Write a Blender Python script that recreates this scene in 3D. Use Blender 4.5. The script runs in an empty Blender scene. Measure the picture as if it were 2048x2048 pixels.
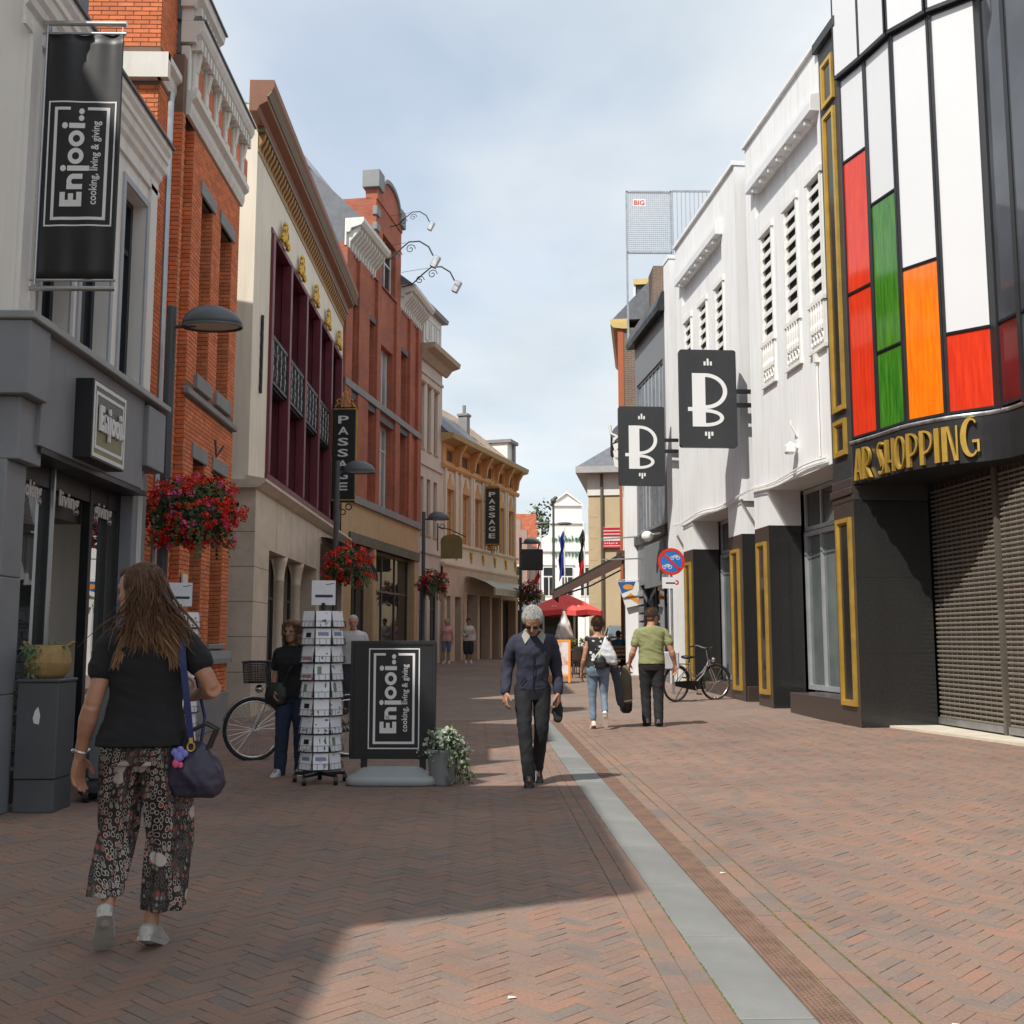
import bpy, bmesh, math, random
import numpy as np
from mathutils import Vector, Matrix, noise, Euler
random.seed(7)
sc = bpy.context.scene
col = sc.collection
R_ = math.radians
# ------------------------------------------------------------------ camera
FPX, CAMH = 2158.0, 1.36
TH = math.atan(256 / FPX); YW = math.atan(34 / (FPX / math.cos(TH)))
FW = Vector((math.sin(YW) * math.cos(TH), math.cos(YW) * math.cos(TH), math.sin(TH)))
RT = Vector((math.cos(YW), -math.sin(YW), 0)); UP = RT.cross(FW)
cam = bpy.data.cameras.new('camera'); camo = bpy.data.objects.new('camera', cam); col.objects.link(camo)
m = Matrix.Identity(4)
for i in range(3):
    m[i][0], m[i][1], m[i][2] = RT[i], UP[i], -FW[i]
m[2][3] = CAMH
camo.matrix_world = m
cam.sensor_width = 36; cam.lens = FPX / 2048 * 36; cam.clip_start = .05; cam.clip_end = 2000
sc.camera = camo
# ------------------------------------------------------------------ sky, sun, exposure
SUN = Vector((.52, .60, -1.0)).normalized()
el = math.asin(-SUN.z); rot = math.atan2(-SUN.x, -SUN.y)
w = bpy.data.worlds.new('World'); sc.world = w; w.use_nodes = True
N, L = w.node_tree.nodes, w.node_tree.links
bg = N['Background']; bg.inputs[1].default_value = .14
sky = N.new('ShaderNodeTexSky'); sky.sky_type = 'NISHITA'; sky.sun_disc = False
sky.sun_elevation = el; sky.sun_rotation = rot; sky.air_density = 1.2; sky.dust_density = 1.5; sky.ozone_density = 1.5
tc = N.new('ShaderNodeTexCoord'); sep = N.new('ShaderNodeSeparateXYZ'); L.new(tc.outputs['Generated'], sep.inputs[0])
def mth(op, a, b=None):
    n = N.new('ShaderNodeMath'); n.operation = op
    for i, q in enumerate((a, b)):
        if q is None: continue
        if isinstance(q, (int, float)): n.inputs[i].default_value = q
        else: L.new(q, n.inputs[i])
    return n.outputs[0]
zz = mth('ADD', mth('MAXIMUM', sep.outputs[2], 0.0), .16)
comb = N.new('ShaderNodeCombineXYZ')
L.new(mth('DIVIDE', sep.outputs[0], zz), comb.inputs[0]); L.new(mth('DIVIDE', sep.outputs[1], zz), comb.inputs[1])
nz = N.new('ShaderNodeTexNoise'); nz.inputs['Scale'].default_value = .95; nz.inputs['Detail'].default_value = 7; nz.inputs['Roughness'].default_value = .52
mp = N.new('ShaderNodeMapping'); mp.inputs['Scale'].default_value = (1.0, .8, 1); mp.inputs['Location'].default_value = (3.1, .4, 0)
L.new(comb.outputs[0], mp.inputs[0]); L.new(mp.outputs[0], nz.inputs[0])
rp = N.new('ShaderNodeValToRGB'); rp.color_ramp.elements[0].position = .38; rp.color_ramp.elements[1].position = .56
L.new(nz.outputs[0], rp.inputs[0])
nz2 = N.new('ShaderNodeTexNoise'); nz2.inputs['Scale'].default_value = 2.3; nz2.inputs['Detail'].default_value = 5
L.new(mp.outputs[0], nz2.inputs[0])
rp2 = N.new('ShaderNodeValToRGB')
rp2.color_ramp.elements[0].position = .3; rp2.color_ramp.elements[0].color = (3.5, 3.9, 4.2, 1)
rp2.color_ramp.elements[1].position = .7; rp2.color_ramp.elements[1].color = (4.6, 4.8, 4.95, 1)
L.new(nz2.outputs[0], rp2.inputs[0])
mx = N.new('ShaderNodeMix'); mx.data_type = 'RGBA'
cf = mth('ADD', mth('MULTIPLY', rp.outputs[0], .40), .60)
L.new(cf, mx.inputs[0]); L.new(sky.outputs[0], mx.inputs[6]); L.new(rp2.outputs[0], mx.inputs[7]); L.new(mx.outputs[2], bg.inputs[0])
sl = bpy.data.lights.new('sun', 'SUN'); sl.energy = 3.5; sl.angle = R_(.55); sl.color = (1, .95, .87)
so = bpy.data.objects.new('sun', sl); col.objects.link(so); so.rotation_euler = SUN.to_track_quat('-Z', 'Y').to_euler(); so.location = (-20, -20, 40)
vs = sc.view_settings; vs.view_transform = 'Standard'; vs.look = 'None'; vs.exposure = .50; vs.gamma = 1; vs.use_curve_mapping = False
sc.cycles.use_denoising = True; sc.cycles.max_bounces = 8; sc.cycles.diffuse_bounces = 5; sc.cycles.glossy_bounces = 3
sc.cycles.caustics_reflective = False; sc.cycles.caustics_refractive = False; sc.cycles.sample_clamp_indirect = 8
# ------------------------------------------------------------------ helpers
def gz(y):
    t = min(max((y - 18) / 27, 0), 1)
    return .56 * t
class MB:
    def __init__(s): s.v = []; s.f = []
    def add(s, vs, fs):
        o = len(s.v); s.v.extend([tuple(p) for p in vs]); s.f.extend([tuple(i + o for i in f) for f in fs]); return s
    def poly(s, *p): return s.add(p, [tuple(range(len(p)))])
    def box(s, x0, x1, y0, y1, z0, z1):
        if x0 > x1: x0, x1 = x1, x0
        if y0 > y1: y0, y1 = y1, y0
        if z0 > z1: z0, z1 = z1, z0
        return s.add([(x0, y0, z0), (x1, y0, z0), (x1, y1, z0), (x0, y1, z0), (x0, y0, z1), (x1, y0, z1), (x1, y1, z1), (x0, y1, z1)],
                     [(3, 2, 1, 0), (4, 5, 6, 7), (0, 1, 5, 4), (1, 2, 6, 5), (2, 3, 7, 6), (3, 0, 4, 7)])
    def extr(s, pts, vec):
        """prism: planar 3d outline pts pushed along vec"""
        n = len(pts); a = [Vector(p) for p in pts]; v = Vector(vec); b = [p + v for p in a]
        nor = Vector((0, 0, 0))
        for i in range(n): nor += a[i].cross(a[(i + 1) % n])
        if nor.dot(v) > 0:
            a, b = b, a
        return s.add(a + b, [tuple(range(n)), tuple(range(2 * n - 1, n - 1, -1))] + [(i, i + n, (i + 1) % n + n, (i + 1) % n) for i in range(n)])
    def prof_y(s, prof, y0, y1):
        """profile [(x,z)...] closed, extruded along y"""
        return s.extr([(x, y0, z) for x, z in prof], (0, y1 - y0, 0))
    def loft(s, rings, caps=True, closed=True):
        n = len(rings[0]); vs = [p for r in rings for p in r]; fs = []
        for k in range(len(rings) - 1):
            for i in range(n if closed else n - 1):
                j = (i + 1) % n
                fs.append((k * n + i, k * n + j, (k + 1) * n + j, (k + 1) * n + i))
        if caps:
            fs.append(tuple(range(n - 1, -1, -1))); fs.append(tuple(range((len(rings) - 1) * n, len(rings) * n)))
        return s.add(vs, fs)
    def tube(s, path, r, n=8, caps=True, ecc=1.0, ref=(0, 0, 1)):
        P = [Vector(p) for p in path]; rr = r if isinstance(r, (list, tuple)) else [r] * len(P)
        rings = []; ref = Vector(ref); prev = None
        for i, p in enumerate(P):
            d = (P[min(i + 1, len(P) - 1)] - P[max(i - 1, 0)])
            if d.length < 1e-9: d = Vector((0, 0, 1))
            d.normalize()
            if prev is None:
                a = ref - d * ref.dot(d)
                if a.length < .05: a = Vector((1, 0, 0)) - d * d.x
                if a.length < .05: a = Vector((0, 1, 0)) - d * d.y
            else:
                a = prev - d * prev.dot(d)
            a.normalize(); prev = a; b = d.cross(a)
            rings.append([p + (a * math.cos(2 * math.pi * k / n) * ecc + b * math.sin(2 * math.pi * k / n)) * rr[i] for k in range(n)])
        return s.loft(rings, caps)
    def lathe(s, prof, c=(0, 0, 0), n=16, caps=True):
        return s.loft([[(c[0] + r * math.cos(2 * math.pi * k / n), c[1] + r * math.sin(2 * math.pi * k / n), c[2] + z) for k in range(n)] for r, z in prof], caps)
    def ell(s, c, r, n=10, m=8, M=None):
        rings = []
        for j in range(m + 1):
            t = math.pi * j / m; q = max(math.sin(t), .02)
            ring = []
            for k in range(n):
                p = Vector((r[0] * q * math.cos(2 * math.pi * k / n), r[1] * q * math.sin(2 * math.pi * k / n), -r[2] * math.cos(t)))
                if M: p = M @ p
                ring.append(p + Vector(c))
            rings.append(ring)
        return s.loft(rings)
    def xf(s, M): s.v = [tuple(M @ Vector(p)) for p in s.v]; return s
    def mesh(s, name='mesh', smooth=False, bevel=0, seg=1):
        me = bpy.data.meshes.new(name); me.from_pydata(s.v, [], s.f)
        if bevel:
            b = bmesh.new(); b.from_mesh(me)
            bmesh.ops.remove_doubles(b, verts=b.verts, dist=1e-5)
            es = [e for e in b.edges if len(e.link_faces) == 2 and e.calc_face_angle(0) > .5]
            bmesh.ops.bevel(b, geom=es, offset=bevel, segments=seg, affect='EDGES', profile=.5, clamp_overlap=True)
            b.to_mesh(me); b.free()
        if smooth:
            me.polygons.foreach_set('use_smooth', [True] * len(me.polygons))
        me.update()
        return me
    def build(s, name, mat, parent=None, smooth=False, bevel=0, seg=1, kind=None, label=None):
        return link(name, s.mesh(name, smooth, bevel, seg), mat, parent, kind, label)
def link(name, me, mat=None, parent=None, kind=None, label=None):
    o = bpy.data.objects.new(name, me); col.objects.link(o)
    if mat is not None and not me.materials: me.materials.append(mat)
    if parent is not None: o.parent = parent
    if kind: o['kind'] = kind
    if label: o['label'] = label
    return o
def tag(o, label, cat, group=None):
    o['label'] = label; o['category'] = cat
    if group: o['group'] = group
    return o
def thing(name, label, cat, loc=(0, 0, 0), rz=0, group=None):
    o = bpy.data.objects.new(name, None); col.objects.link(o); o.empty_display_size = .2
    o.location = loc; o.rotation_euler = (0, 0, rz)
    return tag(o, label, cat, group)
def inst(o, parent, loc=(0, 0, 0), rotz=0, name=None, scale=None):
    c = o.copy(); col.objects.link(c)
    c.parent = parent; c.location = loc; c.rotation_euler = (0, 0, rotz)
    if scale: c.scale = scale
    return c
def copy_tree(o, parent=None):
    c = o.copy(); col.objects.link(c); c.parent = parent
    for ch in list(o.children): copy_tree(ch, c)
    return c
def wallface(mb, y0, y1, z0, z1, x, ops=(), depth=.2, s=1):
    """vertical wall face in the plane x with openings (ya,yb,za,zb) and reveals going in by depth; s=+1: faces +x"""
    ys = sorted({y0, y1, *[q for o in ops for q in o[:2]]}); zs = sorted({z0, z1, *[q for o in ops for q in o[2:4]]})
    ys = [q for q in ys if y0 <= q <= y1]; zs = [q for q in zs if z0 <= q <= z1]
    for a, b in zip(ys, ys[1:]):
        for c, d in zip(zs, zs[1:]):
            ym, zm = (a + b) / 2, (c + d) / 2
            if any(o[0] < ym < o[1] and o[2] < zm < o[3] for o in ops): continue
            q = [(x, a, c), (x, b, c), (x, b, d), (x, a, d)]
            mb.poly(*(q if s > 0 else q[::-1]))
    for o in ops:
        a, b, c, d = o[:4]; xi = x - s * (o[4] if len(o) > 4 else depth)
        mb.poly((x, a, c), (x, a, d), (xi, a, d), (xi, a, c)); mb.poly((x, b, c), (xi, b, c), (xi, b, d), (x, b, d))
        mb.poly((x, a, c), (xi, a, c), (xi, b, c), (x, b, c)); mb.poly((x, a, d), (x, b, d), (xi, b, d), (xi, a, d))
    return mb
def shell(mb, y0, y1, z0, z1, x, back, s=1):
    """side walls, back and top behind a facade plane x"""
    xb = x - s * back
    mb.poly((x, y0, z0), (x, y0, z1), (xb, y0, z1), (xb, y0, z0)); mb.poly((x, y1, z0), (xb, y1, z0), (xb, y1, z1), (x, y1, z1))
    mb.poly((xb, y0, z0), (xb, y0, z1), (xb, y1, z1), (xb, y1, z0)); mb.poly((x, y0, z1), (x, y1, z1), (xb, y1, z1), (xb, y0, z1))
    return mb
def window(par, y0, y1, z0, z1, x, fm, gm, s=1, fw=.06, fd=.06, nv=1, hz=(), sill=None, sillm=None, name='window', so=.08, sh=.08):
    """frame with bars in front of panes; x = plane of the frame's front; returns the frame object"""
    b = MB(); xi = x - s * fd
    b.box(xi, x, y0, y1, z0, z0 + fw); b.box(xi, x, y0, y1, z1 - fw, z1)
    b.box(xi, x, y0, y0 + fw, z0 + fw, z1 - fw); b.box(xi, x, y1 - fw, y1, z0 + fw, z1 - fw)
    yy = [y0 + fw + (y1 - y0 - 2 * fw) * k / nv for k in range(nv + 1)]
    for k in range(1, nv): b.box(xi + s * .004, x - s * .004, yy[k] - fw * .4, yy[k] + fw * .4, z0 + fw, z1 - fw)
    zzz = [z0 + fw] + [z0 + (z1 - z0) * h for h in hz] + [z1 - fw]
    for h in zzz[1:-1]: b.box(xi + s * .008, x - s * .008, y0 + fw, y1 - fw, h - fw * .4, h + fw * .4)
    o = b.build(name, fm, par)
    xg = x - s * fd * .6
    for a, c in zip(yy, yy[1:]):
        for d, e in zip(zzz, zzz[1:]):
            tl = random.uniform(-.004, .004)
            q = [(xg + tl, a, d), (xg - tl, c, d), (xg - tl, c, e), (xg + tl, a, e)]
            MB().poly(*(q if s > 0 else q[::-1])).build('pane', gm, o)
    if sill: MB().box(x - s * .05, x + s * (sill + so), y0 - .06, y1 + .06, z0 - sh, z0 - .002).build('sill', sillm or fm, o, bevel=.008)
    return o
def strokes(mb, shapes, mp, d):
    """flat letter shapes: list of 2d outlines -> prisms via mp(u,v,depth)"""
    for pts in shapes:
        n = len(pts); a = [mp(u, v, 0) for u, v in pts]; b = [mp(u, v, d) for u, v in pts]
        mb.add(a + b, [tuple(range(n)), tuple(range(2 * n - 1, n - 1, -1))] + [(i, i + n, (i + 1) % n + n, (i + 1) % n) for i in range(n)])
    return mb
def rect(u0, v0, u1, v1): return [(u0, v0), (u1, v0), (u1, v1), (u0, v1)]
def ring(cx, cy, rx, ry, wx, wy=None, a0=0, a1=360, n=28, off=0):
    """annulus sector as quads; off shifts the inner ellipse to thicken the left side"""
    wy = wx if wy is None else wy; out = []
    for k in range(n):
        t0 = math.radians(a0 + (a1 - a0) * k / n); t1 = math.radians(a0 + (a1 - a0) * (k + 1) / n)
        o = lambda t: (cx + rx * math.cos(t), cy + ry * math.sin(t)); i = lambda t: (cx + off + (rx - wx) * math.cos(t), cy + (ry - wy) * math.sin(t))
        out.append([o(t0), o(t1), i(t1), i(t0)])
    return out
def disc(cx, cy, r, n=20, ry=None): return [(cx + r * math.cos(2 * math.pi * k / n), cy + (ry or r) * math.sin(2 * math.pi * k / n)) for k in range(n)]
def line2(path, wd):
    out = []
    for (a, b), (c, d) in zip(path, path[1:]):
        l = math.hypot(c - a, d - b) or 1; nx, ny = -(d - b) / l * wd / 2, (c - a) / l * wd / 2
        out.append([(a + nx, b + ny), (a - nx, b - ny), (c - nx, d - ny), (c + nx, d + ny)])
    return out
def text_data(body, bold=0.0, ex=0.0):
    cu = bpy.data.curves.new('t', 'FONT'); cu.body = body; cu.size = 1; cu.offset = bold; cu.resolution_u = 3; cu.fill_mode = 'BOTH'; cu.extrude = ex
    o = bpy.data.objects.new('t', cu); col.objects.link(o); bpy.context.view_layer.update()
    me = bpy.data.meshes.new_from_object(o.evaluated_get(bpy.context.evaluated_depsgraph_get()))
    v = [tuple(q.co) for q in me.vertices]; f = [tuple(p.vertices) for p in me.polygons]
    bpy.data.objects.remove(o); bpy.data.curves.remove(cu); bpy.data.meshes.remove(me)
    return v, f
def text(mb, body, wd, ht, mp, d=.0, bold=0.0):
    """lettering fitted to wd x ht; mp(u,v,depth) -> point"""
    v, f = text_data(body, bold, .5 if d else 0)
    xs = [p[0] for p in v]; ys = [p[1] for p in v]; x0, x1, y0, y1 = min(xs), max(xs), min(ys), max(ys)
    return mb.add([mp((p[0] - x0) / (x1 - x0) * wd, (p[1] - y0) / (y1 - y0) * ht, (p[2] + .5) * d) for p in v], f)
def marks(mb, n, wd, ht, mp, d, seed):
    """lettering too small to read: a row of uneven strokes"""
    r = random.Random(seed); u = 0; sh = []
    for k in range(n):
        w_ = wd / n * r.uniform(.45, .8); h0, h1 = r.choice(((0, .7), (0, 1), (.0, .65), (-.2, .65))); sh.append(rect(u, h0 * ht, u + w_ * .35, h1 * ht)); sh.append(rect(u + w_ * .4, r.uniform(0, .3) * ht, u + w_, r.uniform(.35, .65) * ht)); u += wd / n
    return strokes(mb, sh, mp, d)
# ------------------------------------------------------------------ materials
def nodes(name):
    mt = bpy.data.materials.new(name); mt.use_nodes = True
    nt = mt.node_tree; return mt, nt.nodes, nt.links, nt.nodes['Principled BSDF']
def rgb(c): return (*c, 1) if len(c) == 3 else c
def nadd(N, L, typ, **kw):
    n = N.new(typ)
    for k, v in kw.items():
        if k.startswith('_'): setattr(n, k[1:], v)
        else:
            key = k.replace('__', ' ')
            if hasattr(v, 'is_linked'): L.new(v, n.inputs[key])
            else: n.inputs[key].default_value = v
    return n
def mixc(N, L, f, a, b, mode='MIX'):
    n = N.new('ShaderNodeMix'); n.data_type = 'RGBA'; n.blend_type = mode
    for i, q in ((0, f), (6, a), (7, b)):
        if hasattr(q, 'is_linked'): L.new(q, n.inputs[i])
        elif i == 0: n.inputs[0].default_value = q
        else: n.inputs[i].default_value = rgb(q)
    return n.outputs[2]
def ramp(N, L, src, stops, interp='LINEAR'):
    r = N.new('ShaderNodeValToRGB'); L.new(src, r.inputs[0]); cr = r.color_ramp; cr.interpolation = interp
    while len(cr.elements) < len(stops): cr.elements.new(.5)
    for e, (p, c) in zip(cr.elements, stops):
        e.position = p; e.color = rgb(c) if isinstance(c, (tuple, list)) else (c, c, c, 1)
    return r.outputs[0]
MC = {}
def mk(name, c, rough=.7, metal=0, var=.12, vs=2.5, bump=0, bs=60, streak=0, dirt=0, dcol=(.1, .09, .08), spec=.5, isl=0, coat=0):
    if name in MC: return MC[name]
    mt, N, L, B = nodes(name)
    t = N.new('ShaderNodeTexCoord').outputs['Object']
    n1 = nadd(N, L, 'ShaderNodeTexNoise', Vector=t, Scale=vs, Detail=6.0, Roughness=.6).outputs[0]
    lo = tuple(q * (1 - var) for q in c); hi = tuple(min(q * (1 + var), 1) for q in c)
    cc = ramp(N, L, n1, [(.3, lo), (.7, hi)])
    if isl:
        g = N.new('ShaderNodeNewGeometry').outputs['Random Per Island']; oi = N.new('ShaderNodeObjectInfo').outputs['Random']
        q = N.new('ShaderNodeMath'); q.operation = 'ADD'; L.new(g, q.inputs[0]); L.new(oi, q.inputs[1])
        q2 = N.new('ShaderNodeMath'); q2.operation = 'FRACT'; L.new(q.outputs[0], q2.inputs[0])
        cc = mixc(N, L, 1.0, cc, ramp(N, L, q2.outputs[0], [(0, 1 - isl), (1, 1 + isl)]), 'MULTIPLY')
    if streak:
        mp = nadd(N, L, 'ShaderNodeMapping', Vector=t, Scale=(5, 5, .35)).outputs[0]
        n2 = nadd(N, L, 'ShaderNodeTexNoise', Vector=mp, Scale=1.6, Detail=5.0).outputs[0]
        cc = mixc(N, L, ramp(N, L, n2, [(.48, 0), (.75, streak)]), cc, dcol)
    if dirt:
        n3 = nadd(N, L, 'ShaderNodeTexNoise', Vector=t, Scale=vs * .35 + .3, Detail=8.0, Roughness=.7).outputs[0]
        cc = mixc(N, L, ramp(N, L, n3, [(.5, 0), (.72, dirt)]), cc, dcol)
    L.new(cc, B.inputs['Base Color'])
    B.inputs['Metallic'].default_value = metal; B.inputs['Specular IOR Level'].default_value = spec
    if coat: B.inputs['Coat Weight'].default_value = coat
    if rough < .95 and var:
        L.new(ramp(N, L, n1, [(.3, max(rough - .06, 0)), (.7, min(rough + .08, 1))]), B.inputs['Roughness'])
    else: B.inputs['Roughness'].default_value = rough
    if bump:
        nb = nadd(N, L, 'ShaderNodeTexNoise', Vector=t, Scale=float(bs), Detail=4.0).outputs[0]
        bp = nadd(N, L, 'ShaderNodeBump', Strength=bump, Distance=.01, Height=nb); L.new(bp.outputs[0], B.inputs['Normal'])
    MC[name] = mt; return mt
def brickmat(name, c1, c2, mortar, bw=.22, bh=.066, ms=.01):
    mt, N, L, B = nodes(name)
    t = N.new('ShaderNodeTexCoord').outputs['Object']; s = N.new('ShaderNodeSeparateXYZ'); L.new(t, s.inputs[0])
    a = N.new('ShaderNodeMath'); L.new(s.outputs[0], a.inputs[0]); L.new(s.outputs[1], a.inputs[1])
    cb = N.new('ShaderNodeCombineXYZ'); L.new(a.outputs[0], cb.inputs[0]); L.new(s.outputs[2], cb.inputs[1])
    bt = nadd(N, L, 'ShaderNodeTexBrick', Vector=cb.outputs[0], Color1=rgb(c1), Color2=rgb(c2), Mortar=rgb(mortar), Scale=1.0)
    bt.inputs['Mortar Size'].default_value = ms; bt.inputs['Brick Width'].default_value = bw; bt.inputs['Row Height'].default_value = bh
    n1 = nadd(N, L, 'ShaderNodeTexNoise', Vector=t, Scale=.9, Detail=8.0, Roughness=.65).outputs[0]
    cc = mixc(N, L, 1.0, bt.outputs[0], ramp(N, L, n1, [(.3, .72), (.7, 1.2)]), 'MULTIPLY')
    L.new(cc, B.inputs['Base Color']); B.inputs['Roughness'].default_value = .85
    bp = nadd(N, L, 'ShaderNodeBump', Strength=.5, Distance=.008, Height=bt.outputs[1]); bp.invert = True
    L.new(bp.outputs[0], B.inputs['Normal']); return mt
def glassmat(name, c=(.02, .024, .028), rough=.02, spec=.6, tint=None):
    mt, N, L, B = nodes(name)
    t = N.new('ShaderNodeTexCoord').outputs['Object']
    n1 = nadd(N, L, 'ShaderNodeTexNoise', Vector=t, Scale=.8, Detail=3.0).outputs[0]
    L.new(ramp(N, L, n1, [(.35, c), (.7, tuple(q * 1.9 for q in c))]), B.inputs['Base Color'])
    B.inputs['Roughness'].default_value = rough; B.inputs['Specular IOR Level'].default_value = spec; B.inputs['IOR'].default_value = 1.52
    nb = nadd(N, L, 'ShaderNodeTexNoise', Vector=t, Scale=.7, Detail=1.0).outputs[0]
    bp = nadd(N, L, 'ShaderNodeBump', Strength=.06, Distance=.05, Height=nb); L.new(bp.outputs[0], B.inputs['Normal'])
    return mt
GLASS = glassmat('dark glass'); GLASS2 = glassmat('mirror glass', (.03, .035, .035), .01, 1.0); GLASS2.node_tree.nodes['Principled BSDF'].inputs['IOR'].default_value = 3.2
white_p = mk('white render', (.80, .805, .81), .75, var=.035, vs=.8, bump=.12, bs=25, streak=.34, dcol=(.50, .48, .45))
white_paint = mk('white paint', (.78, .77, .74), .5, var=.04)
cream = mk('cream render', (.82, .745, .62), .85, var=.06, vs=.6, bump=.15, bs=30, streak=.22, dcol=(.33, .27, .21))
off_white = mk('off white render', (.80, .785, .745), .8, var=.05, vs=.8, bump=.15, bs=30, streak=.25, dcol=(.40, .38, .35))
grey_stone = mk('grey granite cladding', (.225, .237, .26), .62, var=.16, vs=1.3, bump=.12, bs=90, streak=.35, dcol=(.21, .215, .23))
dark_frame = mk('dark window paint', (.022, .026, .034), .4, var=.1)
black_m = mk('black metal', (.015, .015, .017), .4, var=.1)
anthracite = mk('anthracite metal', (.07, .076, .085), .5, var=.08)
steel = mk('steel', (.5, .5, .5), .32, 1, var=.1)
galv = mk('galvanised steel', (.42, .43, .45), .42, .8, var=.15, vs=6)
gold = mk('gold paint', (.62, .40, .08), .38, .55, var=.12, vs=4)
purple = mk('aubergine paint', (.135, .02, .034), .45, var=.18, vs=2)
stone_l = mk('bluestone trim', (.24, .245, .25), .7, var=.15, vs=3, bump=.2, bs=50)
beige_stone = mk('beige marble base', (.64, .545, .445), .42, var=.16, vs=2.2, dirt=.5, dcol=(.36, .24, .18))
grey_mat = mk('grey plastic', (.14, .145, .15), .55, var=.06)
black_print = mk('black vinyl', (.013, .013, .015), .45, var=.1)
white_print = mk('white print', (.72, .72, .72), .5, var=.03)
slate = mk('slate roofing', (.13, .14, .16), .6, var=.25, vs=5, bump=.3, bs=14)
# ------------------------------------------------------------------ ground and paving
def brick_paving(name):
    mt, N, L, B = nodes(name)
    t = N.new('ShaderNodeNewGeometry'); oi = N.new('ShaderNodeObjectInfo').outputs['Random']
    q = N.new('ShaderNodeMath'); L.new(t.outputs['Random Per Island'], q.inputs[0]); L.new(oi, q.inputs[1])
    q2 = N.new('ShaderNodeMath'); q2.operation = 'FRACT'; L.new(q.outputs[0], q2.inputs[0])
    tw = N.new('ShaderNodeTexCoord').outputs['Object']; 
    cc = ramp(N, L, q2.outputs[0], [(0, (.228, .160, .126)), (.16, (.272, .168, .126)), (.34, (.225, .170, .142)), (.5, (.288, .170, .124)), (.66, (.188, .160, .140)), (.8, (.262, .174, .134)), (1, (.208, .166, .139))])
    pos = N.new('ShaderNodeNewGeometry').outputs['Position']
    n1 = nadd(N, L, 'ShaderNodeTexNoise', Vector=pos, Scale=.45, Detail=7.0, Roughness=.6).outputs[0]
    cc = mixc(N, L, 1.0, cc, ramp(N, L, n1, [(.3, (.80, .82, .85)), (.7, (1.12, 1.06, 1.02))]), 'MULTIPLY')
    n2 = nadd(N, L, 'ShaderNodeTexNoise', Vector=pos, Scale=60.0, Detail=6.0, Roughness=.7).outputs[0]
    cc = mixc(N, L, 1.0, cc, ramp(N, L, n2, [(.25, .78), (.75, 1.2)]), 'MULTIPLY')
    n3 = nadd(N, L, 'ShaderNodeTexNoise', Vector=pos, Scale=2.6, Detail=8.0, Roughness=.75).outputs[0]
    cc = mixc(N, L, ramp(N, L, n3, [(.56, 0), (.75, .45)]), cc, (.17, .155, .14))
    vg = nadd(N, L, 'ShaderNodeTexVoronoi', Vector=pos, Scale=2.6, Randomness=1.0).outputs['Distance']
    cc = mixc(N, L, ramp(N, L, vg, [(.028, .55), (.05, 0)]), cc, (.10, .095, .09))
    n4 = nadd(N, L, 'ShaderNodeTexNoise', Vector=pos, Scale=.9, Detail=9.0, Roughness=.8).outputs[0]
    cc = mixc(N, L, 1.0, cc, ramp(N, L, n4, [(.36, (.90, .90, .90)), (.5, (1, 1, 1)), (.66, (1.05, 1.02, 1.0))]), 'MULTIPLY')
    L.new(cc, B.inputs['Base Color']); B.inputs['Roughness'].default_value = .82; B.inputs['Specular IOR Level'].default_value = .35
    bp = nadd(N, L, 'ShaderNodeBump', Strength=.35, Distance=.004, Height=n2); L.new(bp.outputs[0], B.inputs['Normal']); return mt
PAVE = brick_paving('clay pavers')
bedm = mk('sandy joints', (.145, .112, .08), .95, var=.25, vs=3, dirt=.75, dcol=(.085, .10, .035), bump=.5, bs=120)
def far_paving():
    mt, N, L, B = nodes('far paving')
    pos = N.new('ShaderNodeNewGeometry').outputs['Position']
    mp = nadd(N, L, 'ShaderNodeMapping', Vector=pos, Rotation=(0, 0, R_(45))).outputs[0]
    bt = nadd(N, L, 'ShaderNodeTexBrick', Vector=mp, Color1=(.30, .19, .14, 1), Color2=(.20, .165, .14, 1), Mortar=(.13, .11, .09, 1), Scale=1.0)
    bt.inputs['Mortar Size'].default_value = .006; bt.inputs['Brick Width'].default_value = .2; bt.inputs['Row Height'].default_value = .067
    n1 = nadd(N, L, 'ShaderNodeTexNoise', Vector=pos, Scale=.5, Detail=8.0, Roughness=.65).outputs[0]
    cc = mixc(N, L, 1.0, bt.outputs[0], ramp(N, L, n1, [(.3, .8), (.7, 1.15)]), 'MULTIPLY')
    L.new(cc, B.inputs['Base Color']); B.inputs['Roughness'].default_value = .85; return mt
g = MB(); ys = [-160, -30, 0, 18] + [18 + 1.5 * k for k in range(1, 19)] + [70, 120, 400]
g.loft([[(-300, y, gz(y) - .016), (300, y, gz(y) - .016)] for y in ys], caps=False, closed=False)
g.f = [f[::-1] for f in g.f]
g.build('ground', far_paving(), kind='structure')
PROT = R_(.9)
pav = bpy.data.objects.new('pavement', None); col.objects.link(pav); pav['kind'] = 'structure'; pav.rotation_euler = (0, 0, PROT)
MB().poly((-5, -3, -.0034), (8.2, -3, -.0034), (8.2, 21, -.0034), (-5, 21, -.0034)).build('joint_bed', bedm, pav)
def clip(poly, a, b, c):
    """keep a*x+b*y<=c"""
    out = []
    for i in range(len(poly)):
        p, q = poly[i], poly[(i + 1) % len(poly)]; dp, dq = a * p[0] + b * p[1] - c, a * q[0] + b * q[1] - c
        if dp <= 0: out.append(p)
        if (dp < 0) != (dq < 0) and abs(dp - dq) > 1e-9:
            t = dp / (dp - dq); out.append((p[0] + (q[0] - p[0]) * t, p[1] + (q[1] - p[1]) * t))
    return out
SL, SR, GR, EL, ER = .948, 1.23, 1.375, .75, 1.592
BW = .0667; GAP = .0015
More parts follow.
